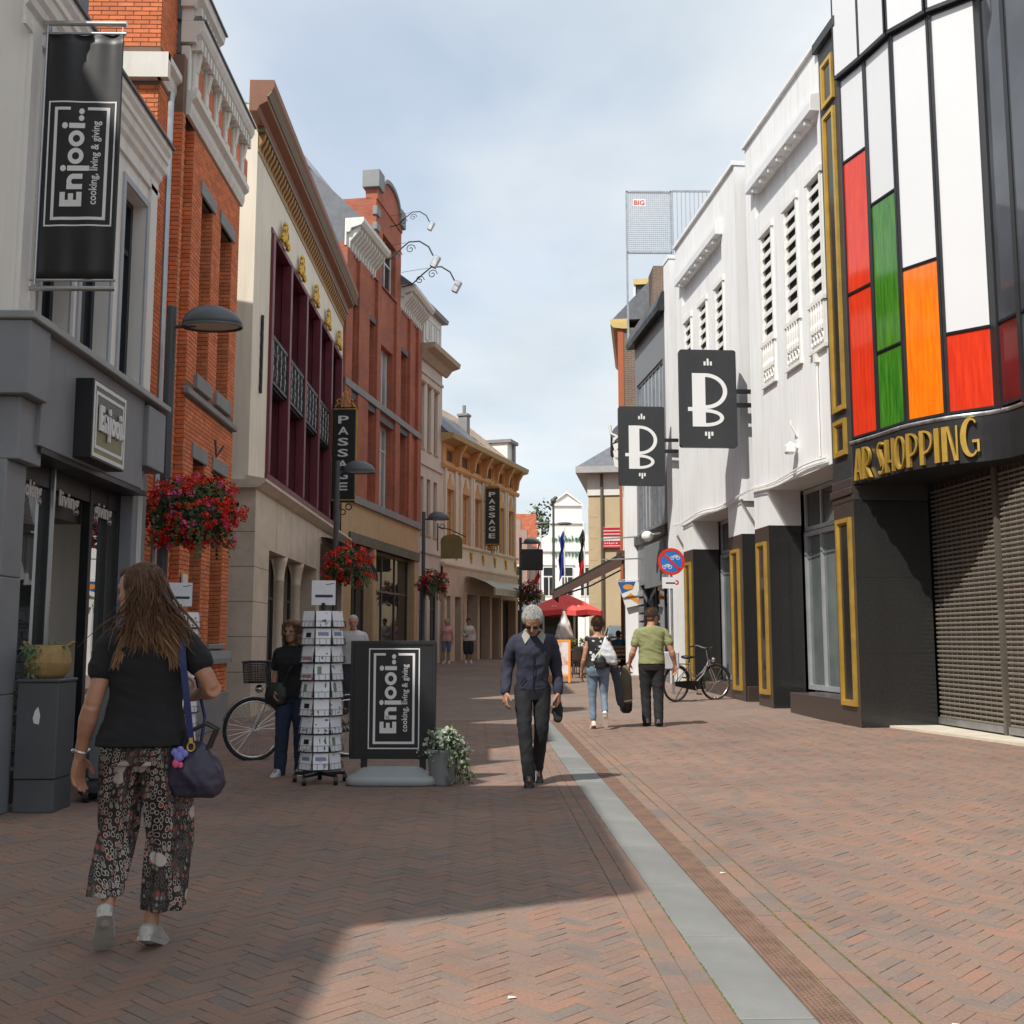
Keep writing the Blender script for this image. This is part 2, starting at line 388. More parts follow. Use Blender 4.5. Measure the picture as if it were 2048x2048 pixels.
def brick_poly(c, r, horiz):
    x0, y0 = c * BW, r * BW; x1, y1 = (x0 + 3 * BW, y0 + BW) if horiz else (x0 + BW, y0 + 3 * BW)
    return [(x0 + GAP, y0 + GAP), (x1 - GAP, y0 + GAP), (x1 - GAP, y1 - GAP), (x0 + GAP, y1 - GAP)]
c45 = math.sqrt(.5); near = []; far = []
rng = random.Random(3)
def to_xy(p): return (c45 * (p[0] - p[1]), c45 * (p[0] + p[1]))
n_ = int(22 / BW)
for r in range(-n_, n_):
    for c in range(-n_, n_):
        k = (c - r) % 6
        if k == 0: P = brick_poly(c, r, True)
        elif (r - c + 5) % 6 == 0: P = brick_poly(c, r, False)
        else: continue
        P = [to_xy(p) for p in P]
        cx = sum(p[0] for p in P) / 4; cy = sum(p[1] for p in P) / 4
        if not (-4.9 < cx < 8.1 and 2.3 < cy < 20.5): continue
        if cy < 8 and abs(cx - .02 * cy) > .53 * cy + .4: continue
        for side in (0, 1):
            Q = clip(P, 1, 0, EL - .003) if side == 0 else clip(P, -1, 0, -ER - .003)
            if len(Q) < 3: continue
            ar = abs(sum(Q[i][0] * Q[(i + 1) % len(Q)][1] - Q[(i + 1) % len(Q)][0] * Q[i][1] for i in range(len(Q)))) / 2
            if ar < .0012: continue
            (near if len(Q) == 4 and ar > .0115 and cy > 3.3 and abs(cx - .02 * cy) < .44 * cy else far).append((cy + abs(cx) * .15, Q, k == 0))
near.sort(key=lambda t: t[0]); far += near[230:]; near = near[:230]
def pave_brick(mb, Q, z, tx=0, ty=0):
    n = len(Q); cx = sum(p[0] for p in Q) / n; cy = sum(p[1] for p in Q) / n
    top = [(cx + (x - cx) * .975, cy + (y - cy) * .975, z + (x - cx) * tx + (y - cy) * ty) for x, y in Q]
    mid = [(x, y, z - .0016 + (x - cx) * tx + (y - cy) * ty) for x, y in Q]; bot = [(x, y, -.03) for x, y in Q]
    ccw = sum(Q[i][0] * Q[(i + 1) % n][1] - Q[(i + 1) % n][0] * Q[i][1] for i in range(n)) > 0
    fs = [tuple(range(n))] + [(i, i + n, (i + 1) % n + n, (i + 1) % n) for i in range(n)] + [(i + n, i + 2 * n, (i + 1) % n + 2 * n, (i + 1) % n + n) for i in range(n)]
    if not ccw: fs = [f[::-1] for f in fs]
    mb.add(top + mid + bot, fs)
fm = MB()
for d, Q, h in far: pave_brick(fm, Q, rng.uniform(-.0014, .0014), rng.uniform(-.009, .009), rng.uniform(-.009, .009))
fm.build('far_bricks', PAVE, pav, kind='stuff')
bm_h = {}
for d, Q, h in near:
    cx = sum(p[0] for p in Q) / 4; cy = sum(p[1] for p in Q) / 4
    if h not in bm_h:
        t = MB(); pave_brick(t, [(x - cx, y - cy) for x, y in Q], 0); bm_h[h] = t.mesh('brick'); bm_h[h].materials.append(PAVE)
    o = link('brick', bm_h[h], None, pav); o.location = (cx, cy, rng.uniform(-.0015, .0015)); o.rotation_euler = (rng.uniform(-.012, .012), rng.uniform(-.012, .012), rng.uniform(-.006, .006))
# rows of bricks along the gutter strip
eb = MB(); t = MB(); pave_brick(t, [(-.048, -.099), (.048, -.099), (.048, .099), (-.048, .099)], 0); em = t.mesh('brick'); em.materials.append(PAVE)
for j, xc in enumerate((EL + .049, EL + .147, GR + .053, GR + .160)):
    for k in range(-2, 96):
        y = 2.4 + .2 * k + (.07, .16, .02, .11)[j]
        if 3.4 < y < 6.6:
            o = link('brick', em, None, pav); o.location = (xc, y, rng.uniform(-.0015, .0015)); o.rotation_euler = (rng.uniform(-.01, .01), rng.uniform(-.012, .012), rng.uniform(-.008, .008))
        else: pave_brick(eb, [(xc - .047, y - .098), (xc + .047, y - .098), (xc + .047, y + .098), (xc - .047, y + .098)], rng.uniform(-.0015, .0015))
eb.build('edge_bricks', PAVE, pav, kind='stuff')
strip = bpy.data.objects.new('gutter_strip', None); col.objects.link(strip); strip['kind'] = 'structure'; strip.rotation_euler = (0, 0, PROT)
slabm = mk('bluestone slab', (.20, .202, .194), .72, var=.16, vs=1.6, bump=.3, bs=120, dirt=.75, dcol=(.145, .15, .145), isl=.10)
t = MB(); t.box(SL + .003, SR - .003, .006, 1.094, -.03, .0); sm_ = t.mesh('slab', bevel=.004)
sm_.materials.append(slabm)
MB().poly((SL - .002, 1.5, -.0035), (SR + .002, 1.5, -.0035), (SR + .002, 21, -.0035), (SL - .002, 21, -.0035)).build('slab_bed', mk('dark slab joint', (.05, .047, .04), .9), strip)
for k in range(17):
    o = link('slab', sm_, None, strip); o.location = (0, 1.86 + 1.1 * k, rng.uniform(-.001, .001))
rust = mk('rusty cast iron', (.205, .125, .09), .75, .1, var=.25, vs=9, bump=.4, bs=70, dirt=.5, dcol=(.12, .085, .07))
drain = bpy.data.objects.new('drain_channel', None); col.objects.link(drain); drain['kind'] = 'structure'; drain.rotation_euler = (0, 0, PROT)
t = MB(); t.box(SR + .004, GR - .004, .003, .497, -.03, -.002)
t.box(SR + .004, SR + .014, .003, .497, -.002, .002); t.box(GR - .014, GR - .004, .003, .497, -.002, .002)
for i in range(6):
    for j in range(20):
        xx = SR + .026 + i * .0195; yy = .02 + j * .0245 + (.012 if i % 2 else 0)
        t.box(xx - .005, xx + .005, yy - .008, yy + .008, -.002, .0018)
gm_ = t.mesh('grate'); gm_.materials.append(rust)
for k in range(36):
    o = link('grate', gm_, None, drain); o.location = (0, 2.3 + .5 * k, rng.uniform(-.001, .001))
moss = mk('moss', (.115, .135, .028), .95, var=.35, vs=30, bump=.6, bs=300)
mo = MB()
for xl, dens in ((EL, 260), (EL + .098, 520), (SL, 300), (GR, 320), (GR + .106, 520), (ER, 420)):
    for k in range(dens):
        y = 3.4 + 13 * rng.random() ** 1.7
        if noise.noise((xl * 9, y * 1.7, 0)) < -.12: continue
        r = rng.uniform(.003, .010); mo.ell((xl + rng.uniform(-.003, .003), y, -.002), (r * .7, r * rng.uniform(1, 2.6), r * .5), 6, 4)
for k in range(900):
    i = rng.randrange(len(far)); d, Q, h = far[i]
    if d > 11 or noise.noise((Q[0][0] * .7, Q[0][1] * .7, 3)) < .05: continue
    e = rng.randrange(len(Q)); p, q = Q[e], Q[(e + 1) % len(Q)]; f = rng.random()
    r = rng.uniform(.0025, .006); mo.ell((p[0] + (q[0] - p[0]) * f, p[1] + (q[1] - p[1]) * f, -.002), (r * 1.4, r * 1.4, r * .5), 5, 4)
mo.build('moss', moss, pav, smooth=True, kind='stuff')
# bits of litter
lit = mk('litter', (.6, .6, .58), .8)
for px, py in ((1.62, 3.98), (2.62, 4.9), (-2.02, 6.45), (.05, 4.3), (1.32, 6.5)):
    b = MB(); b.extr([(px, py, .003), (px + .035, py + .004, .006), (px + .03, py + .018, .004), (px + .004, py + .014, .008)], (0, 0, .0015))
    tag(b.build('paper_scrap', lit), 'tiny white scrap of paper lying on the brick paving', 'litter', 'paper scraps on the paving')
# ------------------------------------------------------------------ left: stone-fronted shop
def sub_lines(n, a, b): return [a + (b - a) * k / n for k in range(n + 1)]
A = thing('shop_building', 'white corner shop building with grey granite shopfront and dark upstairs windows', 'building', (-3.7, 8.45, 0))
W = MB(); wops = [(.45, 1.05, 4.04, 6.1), (1.3, 2.02, 4.04, 6.1), (2.34, 3.02, 4.04, 6.1)]
wallface(W, 0, 3.3, 3.9, 6.9, -.15, wops, .22)
W.poly((-.15, 0, 3.9), (-.15, 0, 6.9), (-9, 0, 6.9), (-9, 0, 3.9)); W.poly((-.15, 3.3, 0), (-9, 3.3, 0), (-9, 3.3, 6.9), (-.15, 3.3, 6.9)); W.poly((-.15, 0, 6.9), (-.15, 3.3, 6.9), (-9, 3.3, 6.9), (-9, 0, 6.9))
W.box(-.15, -.12, 3.08, 3.3, 3.9, 6.45); W.box(-.15, -.115, -.012, .16, 3.9, 6.45)
W.build('wall', off_white, A)
MB().prof_y([(-.9, 6.905), (-.9, 10.4), (-3, 11.2), (-9, 11.2), (-9, 6.905)], .15, 3.05).build('roof', slate, A)
cprof = [(-.149, 6.34), (-.12, 6.34), (-.12, 6.40), (-.135, 6.40), (-.135, 6.50), (-.10, 6.54), (-.09, 6.60), (-.06, 6.64), (-.05, 6.72), (-.03, 6.74), (-.03, 6.8), (.0, 6.85), (.0, 6.92), (-.149, 6.92)]
C_ = MB(); C_.prof_y(cprof, -.15, 3.36); C_.build('cornice', off_white, A)
MB().prof_y([(-.149, 6.922), (.03, 6.922), (.03, 6.95), (-.149, 6.98)], -.17, 3.4).build('roof_edge', slate, A)
for i, o in enumerate(wops):
    wn = window(A, o[0], o[1], o[2], o[3], -.29, dark_frame, GLASS, fw=.07, nv=2, hz=(.72,), sill=.16, sillm=stone_l)
    b = MB(); fr = mk('pale blue grey surround', (.42, .45, .5), .7)
    for (a, c, d, e) in ((o[0] - .07, o[0] - .002, 4.04, 6.17), (o[1] + .002, o[1] + .07, 4.04, 6.17), (o[0] - .002, o[1] + .002, 6.1, 6.17)): b.box(-.149, -.13, a, c, d, e)
    b.build('surround', fr, wn)
# granite cladding blocks
for nm, bx in (('corner_block', (-2.4, .0, -.03, .36, 3.3, 3.9)), ('corner_block', (-2.4, -.09, .06, .5, 2.79, 3.298)), ('pillar_stone', (-2.4, -.17, .05, .42, 1.86, 2.788)), ('pillar_stone', (-2.4, -.17, .05, .42, .93, 1.856)), ('pillar_stone', (-2.4, -.17, .05, .42, 0, .926)),
               ('corner_block', (-.3, .0, 2.94, 3.52, 3.2, 3.86)), ('pillar_stone', (-.6, -.2, 3.14, 3.58, 1.6, 3.198)), ('pillar_stone', (-.6, -.2, 3.14, 3.58, 0, 1.596))):
    MB().box(*bx).build(nm, grey_stone, A, bevel=.008)
for a, c in ((.362, .80), (.804, 1.84), (1.844, 2.936)):
    MB().box(-.9, -.05, a, c, 2.95, 3.9).build('fascia_panel', grey_stone, A, bevel=.006)
MB().box(-2.5, .04, -.06, 3.58, 3.902, 3.97).build('ledge', mk('lead capping', (.3, .31, .32), .5, .3), A, bevel=.01)
MB().box(-2.3, -.06, .42, 3.14, 2.90, 2.948).build('soffit', dark_frame, A)
S = thing('shopfront', 'glazed shopfront with black frames and white lettering under the granite fascia', 'shopfront', (-3.7, 8.45, 0))
SF = MB()
for a, c in ((.46, .52), (1.30, 1.42), (2.28, 2.36), (2.76, 2.82), (3.08, 3.14)): SF.box(-.42, -.33, a, c, 0, 2.9)
SF.box(-.42, -.34, .52, 3.08, 2.72, 2.9); SF.box(-.42, -.34, .52, 1.30, 0, .28); SF.box(-.42, -.34, 2.36, 3.08, 0, .28)
SF.build('frame', black_m, S, bevel=.004)
MB().box(-.33, -.30, 1.31, 1.345, 0, 2.9).build('steel_post', steel, S)
for a, c in ((.52, 1.30), (2.36, 2.76), (2.82, 3.08)): MB().poly((-.38, a, .28), (-.38, c, .28), (-.38, c, 2.72), (-.38, a, 2.72)).build('pane', GLASS2, S)
dr = MB(); dr.box(-.75, -.68, 1.42, 1.5, 0, 2.5); dr.box(-.75, -.68, 2.2, 2.28, 0, 2.5); dr.box(-.75, -.68, 1.5, 2.2, 2.4, 2.5); dr.box(-.75, -.68, 1.5, 2.2, 0, .9); dr.box(-.75, -.42, 1.42, 1.45, 0, 2.72); dr.box(-.8, -.42, 1.42, 2.28, 2.5, 2.72)
dro = dr.build('door', black_m, S); MB().poly((-.72, 1.5, .9), (-.72, 2.2, .9), (-.72, 2.2, 2.4), (-.72, 1.5, 2.4)).build('pane', GLASS, dro)
MB().box(-.67, -.64, 2.12, 2.15, .9, 1.5).build('handle', steel, dro)
for txt, y0, wd in (('cooking', .62, .6), ('living', 1.5, .58), ('giving', 2.38, .6)):
    mb = MB(); text(mb, txt, wd * .8, .19, lambda u, v, d, y0=y0: (-.34 + .008 + d, y0 + u, 2.55 + v), .01, .02); mb.build('lettering', white_print, S)
# shop sign box
def enjooi(mb, mp, d, ht=1.0):
    """bold rounded word, length 1 along u, cap height .3"""
    P = []; t = .062
    P += [rect(0, 0, .07, .26), rect(.07, 0, .155, .062), rect(.07, .1, .14, .16), rect(.07, .198, .155, .26)]
    P += [rect(.185, 0, .24, .185)] + ring(.268, .105, .083, .08, .055, .055, 0, 180, 14) + [rect(.296, 0, .351, .105)]
    P += [rect(.385, -.075, .44, .185), disc(.4125, .235, .034)]
    P += ring(.545, .0925, .088, .0925, .048, .05, 0, 360, 28) + ring(.735, .0925, .088, .0925, .048, .05, 0, 360, 28)
    P += [rect(.85, 0, .905, .185), disc(.8775, .235, .034), disc(.96, .045, .032), disc(1.035, .045, .032)]
    strokes(mb, P, lambda u, v, q: mp(u, v * ht, q), d)
SG = thing('shop_sign', 'square light box sign with white border and the shop name on the granite fascia', 'sign', (-3.75, 9.5, 2.97))
MB().box(0, .16, 0, .86, 0, .72).build('box', black_m, SG, bevel=.005)
b = MB(); 
for (a, c, d, e) in ((.02, .84, .02, .055), (.02, .84, .665, .70), (.02, .05, .055, .665), (.81, .84, .055, .665), (.07, .79, .10, .13), (.07, .79, .59, .62), (.07, .10, .13, .59), (.76, .79, .13, .59)): b.box(.161, .167, a, c, d, e)
b.build('border', white_print, SG)
mt, N, L, B = nodes('printed panel'); tt = N.new('ShaderNodeTexCoord').outputs['Object']; sp = N.new('ShaderNodeSeparateXYZ'); L.new(tt, sp.inputs[0])
nn = nadd(N, L, 'ShaderNodeTexNoise', Vector=tt, Scale=9.0, Detail=6.0); ad = N.new('ShaderNodeMath'); ad.operation = 'MULTIPLY_ADD'; L.new(nn.outputs[0], ad.inputs[0]); ad.inputs[1].default_value = .5; L.new(sp.outputs[2], ad.inputs[2])
L.new(ramp(N, L, ad.outputs[0], [(.30, (.16, .15, .02)), (.62, (.12, .12, .03)), (.68, (.03, .035, .04))]), B.inputs['Base Color']); B.inputs['Roughness'].default_value = .25
MB().poly((.163, .05, .055), (.163, .81, .055), (.163, .81, .665), (.163, .05, .665)).build('panel', mt, SG)
b = MB(); enjooi(b, lambda u, v, d: (.168 + d, .14 + u * .60, .27 + v), .02, .9); b.build('lettering', white_print, SG)
# hanging banner
BN = thing('hanging_banner', 'tall black fabric banner with white framed shop name on steel poles', 'banner', (-3.85, 8.62, 4.2))
for z in (.02, 2.33):
    b = MB(); b.tube([(0, 0, z), (.73, 0, z)], .022, 10); b.box(-.02, .012, -.06, .06, z - .09, z + .09); b.build('pole', steel, BN, smooth=False)
b = MB(); b.tube([(.07, .0, .05), (.07, 0, 2.32)], .012, 8); b.tube([(.03, 0, .09), (.73, 0, .09)], .012, 8); b.tube([(.03, 0, 2.24), (.73, 0, 2.24)], .012, 8)
for xx in (.1, .7):
    b.tube([(xx, 0, .02), (xx, 0, .09)], .006, 6); b.tube([(xx, 0, 2.24), (xx, 0, 2.33)], .006, 6)
b.build('rod', galv, BN)
def bwave(u, z): return .012 * math.sin(u * 26) * (abs(z - 1.15) / 1.1) ** 2 + .006 * math.sin(u * 9 + z * 2)
bm = MB(); nu, nzv = 36, 24
bm.loft([[(.075 + .64 * i / nu, bwave(.64 * i / nu, .1 + 2.13 * k / nzv), .1 + 2.13 * k / nzv) for i in range(nu + 1)] for k in range(nzv + 1)], caps=False, closed=False)
cl = bm.build('cloth', black_print, BN, smooth=True); sm = cl.modifiers.new('thickness', 'SOLIDIFY'); sm.thickness = .003; sm.offset = 1
def logo(mb, mp, d):
    """framed vertical logo in a 1 wide x 1.94 high field; reads bottom to top"""
    W_, H_ = 1.0, 1.94; fs = [rect(0, 0, W_, .022), rect(0, H_ - .022, W_, H_), rect(0, .022, .022, H_ - .022), rect(W_ - .022, .022, W_, H_ - .022)]
    i = .095; t = .045
    def seg(r):
        (u0, v0), _, (u1, v1), _ = r; n = max(1, int((u1 - u0) / .04)); return [rect(u0 + (u1 - u0) * k / n, v0, u0 + (u1 - u0) * (k + 1) / n, v1) for k in range(n)]
    fs += [rect(i, i, W_ - i, i + t), rect(i, i + t, i + t, H_ - i), rect(W_ - i - t, i + t, W_ - i, H_ - i), rect(i + t, H_ - i - t, .33, H_ - i), rect(.58, H_ - i - t, W_ - i - t, H_ - i)]
    strokes(mb, [q for r in fs for q in seg(r)], mp, d)
    enjooi(mb, lambda u, v, q: mp(.55 - v, .30 + u * 1.43, q), d, 1.25)
    text(mb, 'cooking, living & giving', 1.30, .15, lambda u, v, q: mp(.80 - v, .33 + u, q), d, .012)
b = MB(); logo(b, lambda u, v, q: (.115 + u * .56, bwave(.04 + u * .56, .55 + v * .56) - .0045 - q, .55 + v * .56), .0015); b.build('lettering', white_print, BN)
# ------------------------------------------------------------------ left: tall red brick house with white cornice
brick_or = mk('orange red brick', (.68, .20, .078), .85, var=.16, vs=6, isl=.16, bump=.4, bs=60)
mortar = mk('grey mortar', (.20, .13, .095), .95, var=.15, vs=4)
def courses(out, u0, u1, z0, z1, ops, mp, bl=.215, bh=.0625):
    """running bond bricks on a wall plane mp(u,z,d); ops = openings (ua,ub,za,zb)"""
    k = 0; z = z0
    while z + bh * .6 < z1:
        zt = min(z + bh, z1); iv = [(u0, u1)]
        for o in ops:
            if o[2] < zt - .01 and o[3] > z + .01:
                nv = []
                for a, b in iv:
                    if o[0] > a: nv.append((a, min(b, o[0])))
                    if o[1] < b: nv.append((max(a, o[1]), b))
                iv = [q for q in nv if q[1] - q[0] > .02]
        for a, b in iv:
            u = math.floor(a / bl) * bl - (bl / 2 if k % 2 else 0)
            while u < b:
                p, q = max(u, a), min(u + bl, b)
                if q - p > .03: out.append((p + .004, q - .004, z + .004, zt - .004, mp))
                u += bl
        z += bh; k += 1
def brick_mesh(mb, b, d=.007):
    u0, u1, z0, z1, mp = b; c = .0025
    F_ = [mp(u0 + c, z0 + c, d), mp(u1 - c, z0 + c, d), mp(u1 - c, z1 - c, d), mp(u0 + c, z1 - c, d)]; B_ = [mp(u0, z0, 0), mp(u1, z0, 0), mp(u1, z1, 0), mp(u0, z1, 0)]
    n = (Vector(F_[1]) - Vector(F_[0])).cross(Vector(F_[3]) - Vector(F_[0])); o = Vector(F_[0]) - Vector(B_[0])
    fs = [(0, 1, 2, 3), (0, 4, 5, 1), (1, 5, 6, 2), (2, 6, 7, 3), (3, 7, 4, 0)]
    if n.dot(o) < 0: fs = [f[::-1] for f in fs]
    mb.add(F_ + B_, fs)
Bh = thing('brick_house', 'narrow orange red brick house with carved white cornice above slim windows', 'building', (-4.3, 13.6, 0))
W = MB(); ops = [(1.6, 2.2, 1.3, 3.92), (2.7, 3.4, 1.3, 3.92), (1.6, 2.2, 4.98, 7.8), (2.7, 3.4, 4.98, 7.8)]
wallface(W, 1.1, 3.85, 0, 9.4, 0, ops, .3); wallface(W, .53, .67, 0, 9.4, 0); wallface(W, 0, .53, 0, 12, -.16); wallface(W, .67, 1.1, 0, 9.4, -.16)
for y, x0, x1, z1 in ((.53, -.16, 0, 9.4), (.67, -.16, 0, 9.4), (1.1, -.16, 0, 9.4)): W.poly((x1, y, 0), (x0, y, 0), (x0, y, z1), (x1, y, z1))
W.poly((-.16, 0, 0), (-.16, 0, 12), (-9, 0, 12), (-9, 0, 0)); W.poly((0, 3.85, 0), (-9, 3.85, 0), (-9, 3.85, 9.4), (0, 3.85, 9.4))
wallface(W, .53, .67, 9.4, 12, -.16); W.poly((-.16, .67, 9.4), (-9, .67, 9.4), (-9, .67, 12), (-.16, .67, 12)); W.poly((-.16, 0, 12), (-.16, .67, 12), (-9, .67, 12), (-9, 0, 12))
wall_o = W.build('wall', mortar, Bh)
bl = []
courses(bl, 1.1, 3.85, 1.2, 8.6, [(a, b, c, d + .22) for a, b, c, d in ops] + [(1.0, 3.9, 4.72, 4.94)], lambda u, z, d: (d, u, z))
courses(bl, .53, .67, 0, 8.6, [], lambda u, z, d: (d, u, z)); courses(bl, 0, .53, 0, 8.7, [], lambda u, z, d: (-.16 + d, u, z)); courses(bl, .67, 1.1, 0, 8.6, [], lambda u, z, d: (-.16 + d, u, z))
courses(bl, 0, .67, 9.2, 11.9, [], lambda u, z, d: (-.16 + d, u, z))
courses(bl, -1.9, -.16, 6.6, 8.7, [], lambda u, z, d: (u, -d, z)); courses(bl, -1.9, -.16, 9.2, 11.9, [], lambda u, z, d: (u, -d, z))
for y in (.53, 1.1): courses(bl, -.16, 0, 0, 8.6, [], lambda u, z, d, y=y: (u, y - d, z))
for o in ops: courses(bl, -.3, 0, o[2], o[3], [], lambda u, z, d, y=o[1]: (u, y - d, z))
courses(bl, 1.1, 3.85, .56, 1.0, [], lambda u, z, d: (.02 + d, u, z))
def dist(b): p = b[4](b[0], b[2], 0); return (p[1] + 13.6) * 1.0 + abs(p[2] - 3) * .25 + (0 if (b[1] - b[0]) > .2 else 50) + (-3 if p[2] > 6.6 and p[1] < .01 else 0) + (0 if abs(p[0]) < .25 else 1)
bl.sort(key=dist); kn = [b for b in bl if (b[1] - b[0]) > .2][:220]; ks = set(map(id, kn))
mb = MB()
for b in bl:
    if id(b) not in ks: brick_mesh(mb, b)
mb.build('bricks', brick_or, wall_o, kind='stuff')
share = {}
for b in kn:
    u, z, mp = b[0], b[2], b[4]; o0 = Vector(mp(u, z, 0)); e1 = (Vector(mp(u + 1, z, 0)) - o0)
    key = (round(e1.x), round(e1.y), round(b[1] - b[0], 3), round((Vector(mp(u, z, 1)) - o0).x), round((Vector(mp(u, z, 1)) - o0).y))
    if key not in share:
        t = MB(); brick_mesh(t, (0, b[1] - b[0], 0, b[3] - b[2], lambda uu, zz_, d, mp=mp, u=u, z=z, o0=o0: tuple(Vector(mp(u + uu, z + zz_, d)) - o0))); share[key] = t.mesh('brick'); share[key].materials.append(brick_or)
    o = link('brick', share[key], None, wall_o); o.location = o0
white_t = mk('white painted wood', (.70, .68, .63), .6, var=.07, vs=3, streak=.4, dcol=(.42, .39, .33))
for i, o in enumerate(ops):
    window(Bh, o[0] + .01, o[1] - .01, o[2] + .01, o[3] - .01, -.2, mk('brown frame', (.06, .045, .04), .5), GLASS, fw=.05, nv=1, hz=(.7,))
    MB().box(-.05, .035, o[0] - .1, o[1] + .1, o[3] - .0, o[3] + .215).build('lintel', stone_l, Bh, bevel=.012)
    MB().box(-.25, .06, o[0] - .1, o[1] + .1, o[2] - .06 + (0 if i > 1 else -.02), o[2] + (.16 if i > 1 else .0)).build('sill', stone_l, Bh, bevel=.012)
MB().box(-.02, .075, 1.04, 3.88, 4.74, 4.84).build('sill_course', stone_l, Bh, bevel=.015)
MB().prof_y([(-.1, 1.0), (.09, 1.0), (.09, 1.08), (.05, 1.2), (-.1, 1.2)], 1.06, 3.9).build('plinth_course', stone_l, Bh)
MB().box(-.1, .06, 1.08, 3.88, 0, .555).build('plinth', stone_l, Bh, bevel=.01)
b = MB(); pr = [(-.01, 8.6), (.04, 8.6), (.07, 8.7), (.07, 8.8), (.14, 8.86), (.14, 8.95), (-.01, 8.95)]
b.prof_y(pr, .68, 3.9); b.prof_y([(x - .16, z + .12) for x, z in pr], -.1, .68)
b.extr([(.14 - .16, -.0, 8.72), (-3, -.0, 8.72), (-3, -.0, 9.07), (-.02, 0, 9.07)], (0, -.11, 0)); b.build('string_course', white_t, Bh)
b = MB(); b.box(-.1, .03, .68, 3.88, 8.952, 9.62)
for k in range(6):
    y = .8 + k * .56; b.box(.03, .08, y, y + .16, 8.952, 9.58); b.box(.03, .12, y - .02, y + .18, 8.952, 9.06); b.prof_y([(.03, 9.3), (.09, 9.3), (.14, 9.58), (.03, 9.58)], y + .03, y + .13)
b.build('frieze', white_t, Bh, bevel=.01)
for k in range(6): MB().box(.034, .045, .99 + k * .56, 1.33 + k * .56, 9.1, 9.5).build('frieze_window', brick_or, Bh)
b = MB(); b.prof_y([(-.1, 9.66), (.1, 9.66), (.1, 9.74), (.17, 9.80), (.21, 9.88), (.21, 9.97), (-.1, 9.97)], .66, 3.88)
for k in range(20): b.box(.03, .17, .74 + k * .158, .82 + k * .158, 9.58, 9.74)
b.build('cornice', white_t, Bh); MB().prof_y([(-9, 11.6), (-9, 9.5), (-.1, 9.5), (-.1, 9.972), (.24, 9.972), (.24, 10.0), (0, 10.03)], .68, 3.9).build('roof', slate, Bh)
b = MB(); b.box(-.1, .06, .66, 1.72, 9.972, 10.16); b.prof_y([(-.1, 10.16), (.08, 10.16), (.12, 10.22), (.2, 10.28), (.22, 10.40), (-.1, 10.40)], .6, 1.80)
for k in range(7): b.box(.05, .16, .72 + k * .15, .79 + k * .15, 10.08, 10.2)
b.build('raised_cornice', white_t, Bh); MB().prof_y([(-4, 9.98), (-.1, 9.98), (-.1, 10.402), (.25, 10.402), (.25, 10.43), (-.05, 10.46), (-4, 12.5)], .62, 1.82).build('raised_roof', slate, Bh)
MB().tube([(-.02, .08, 0), (-.02, .08, 8.6)], .04, 8).build('downpipe', galv, Bh)
MB().tube([(.09, 2.45, 4.35), (.1, 2.5, 4.1), (.18, 2.6, 4.28)], .02, 6).build('wall_bracket', anthracite, Bh)
b = MB(); b.box(0.008, .03, 1.78, 2.02, 1.62, 1.98); tag(b.build('notice_board', white_print, None), 'small pale notice board fixed on the orange brick pier', 'sign').location = (-4.28, 12.98, .28)
# ------------------------------------------------------------------ left: cream house with aubergine windows
Cb = thing('cream_building', 'cream rendered building with tall aubergine windows and rust brown cornice', 'building', (-4.43, 19.2, 0))
W = MB(); po = (1.38, 11.12, 4.42, 9.42, .45); wallface(W, 0, 11.4, 4.05, 10.8, 0, [po]); shell(W, 0, 11.4, 4.05, 11.3, 0, 9); W.build('wall', cream, Cb)
g1, g2 = (1.25, 6.7, .35, 3.05, .5), (7.2, 11.0, 0, 3.7, 1.6)
W = MB(); wallface(W, -.0, 11.35, 0, 4.05, .15, [g1, g2]); W.poly((.15, 0, 0), (.15, 0, 4.05), (-9, 0, 4.05), (-9, 0, 0)); W.poly((.15, 11.35, 0), (-1, 11.35, 0), (-1, 11.35, 4.05), (.15, 11.35, 4.05)); W.build('base_wall', beige_stone, Cb)
for z in (.8, 1.42, 2.04, 2.66, 3.28): MB().box(-.7, .149, -.002, .0, z - .005, z + .005).build('stone_joint', mk('dark joint', (.12, .1, .085), .9), Cb)
for i, z in enumerate((.8, 1.42, 2.04, 2.66)): MB().box(.149, .1515, 0, 1.24, z - .005, z + .005).build('stone_joint', MC['dark joint'], Cb)
for y in (1.9, 3.4, 5.2, 6.9): MB().box(.149, .1515, y - .004, y + .004, 3.06, 4.04).build('stone_joint', MC['dark joint'], Cb)
MB().prof_y([(0, 4.05), (.15, 4.052), (.22, 4.06), (.36, 4.16), (.36, 4.21), (.03, 4.27), (0, 4.27)], -.18, 11.4).build('ledge', beige_stone, Cb)
MB().extr([(.15, -.001, 4.055), (-2, -.001, 4.055), (-2, -.001, 4.2), (.34, -.001, 4.2)], (0, -.17, 0)).build('ledge_return', beige_stone, Cb)
b = MB(); cpr = mk('rust brown paint', (.215, .075, .03), .55, var=.2, vs=3, streak=.3, dcol=(.12, .06, .03))
cor = [(0, 10.80), (.14, 10.80), (.18, 10.90), (.32, 10.98), (.32, 11.06), (.39, 11.16), (.44, 11.25), (.44, 11.38), (0, 11.38)]
b.prof_y(cor, -.75, 11.3); b.build('cornice', cpr, Cb)
b = MB(); og = mk('olive grey moulding', (.21, .185, .13), .6); b.prof_y([(.31, 11.065), (.34, 11.065), (.41, 11.155), (.38, 11.16)], -.76, 11.31); b.box(.0, .16, -.12, 11.3, 10.74, 10.798); b.build('moulding', og, Cb)
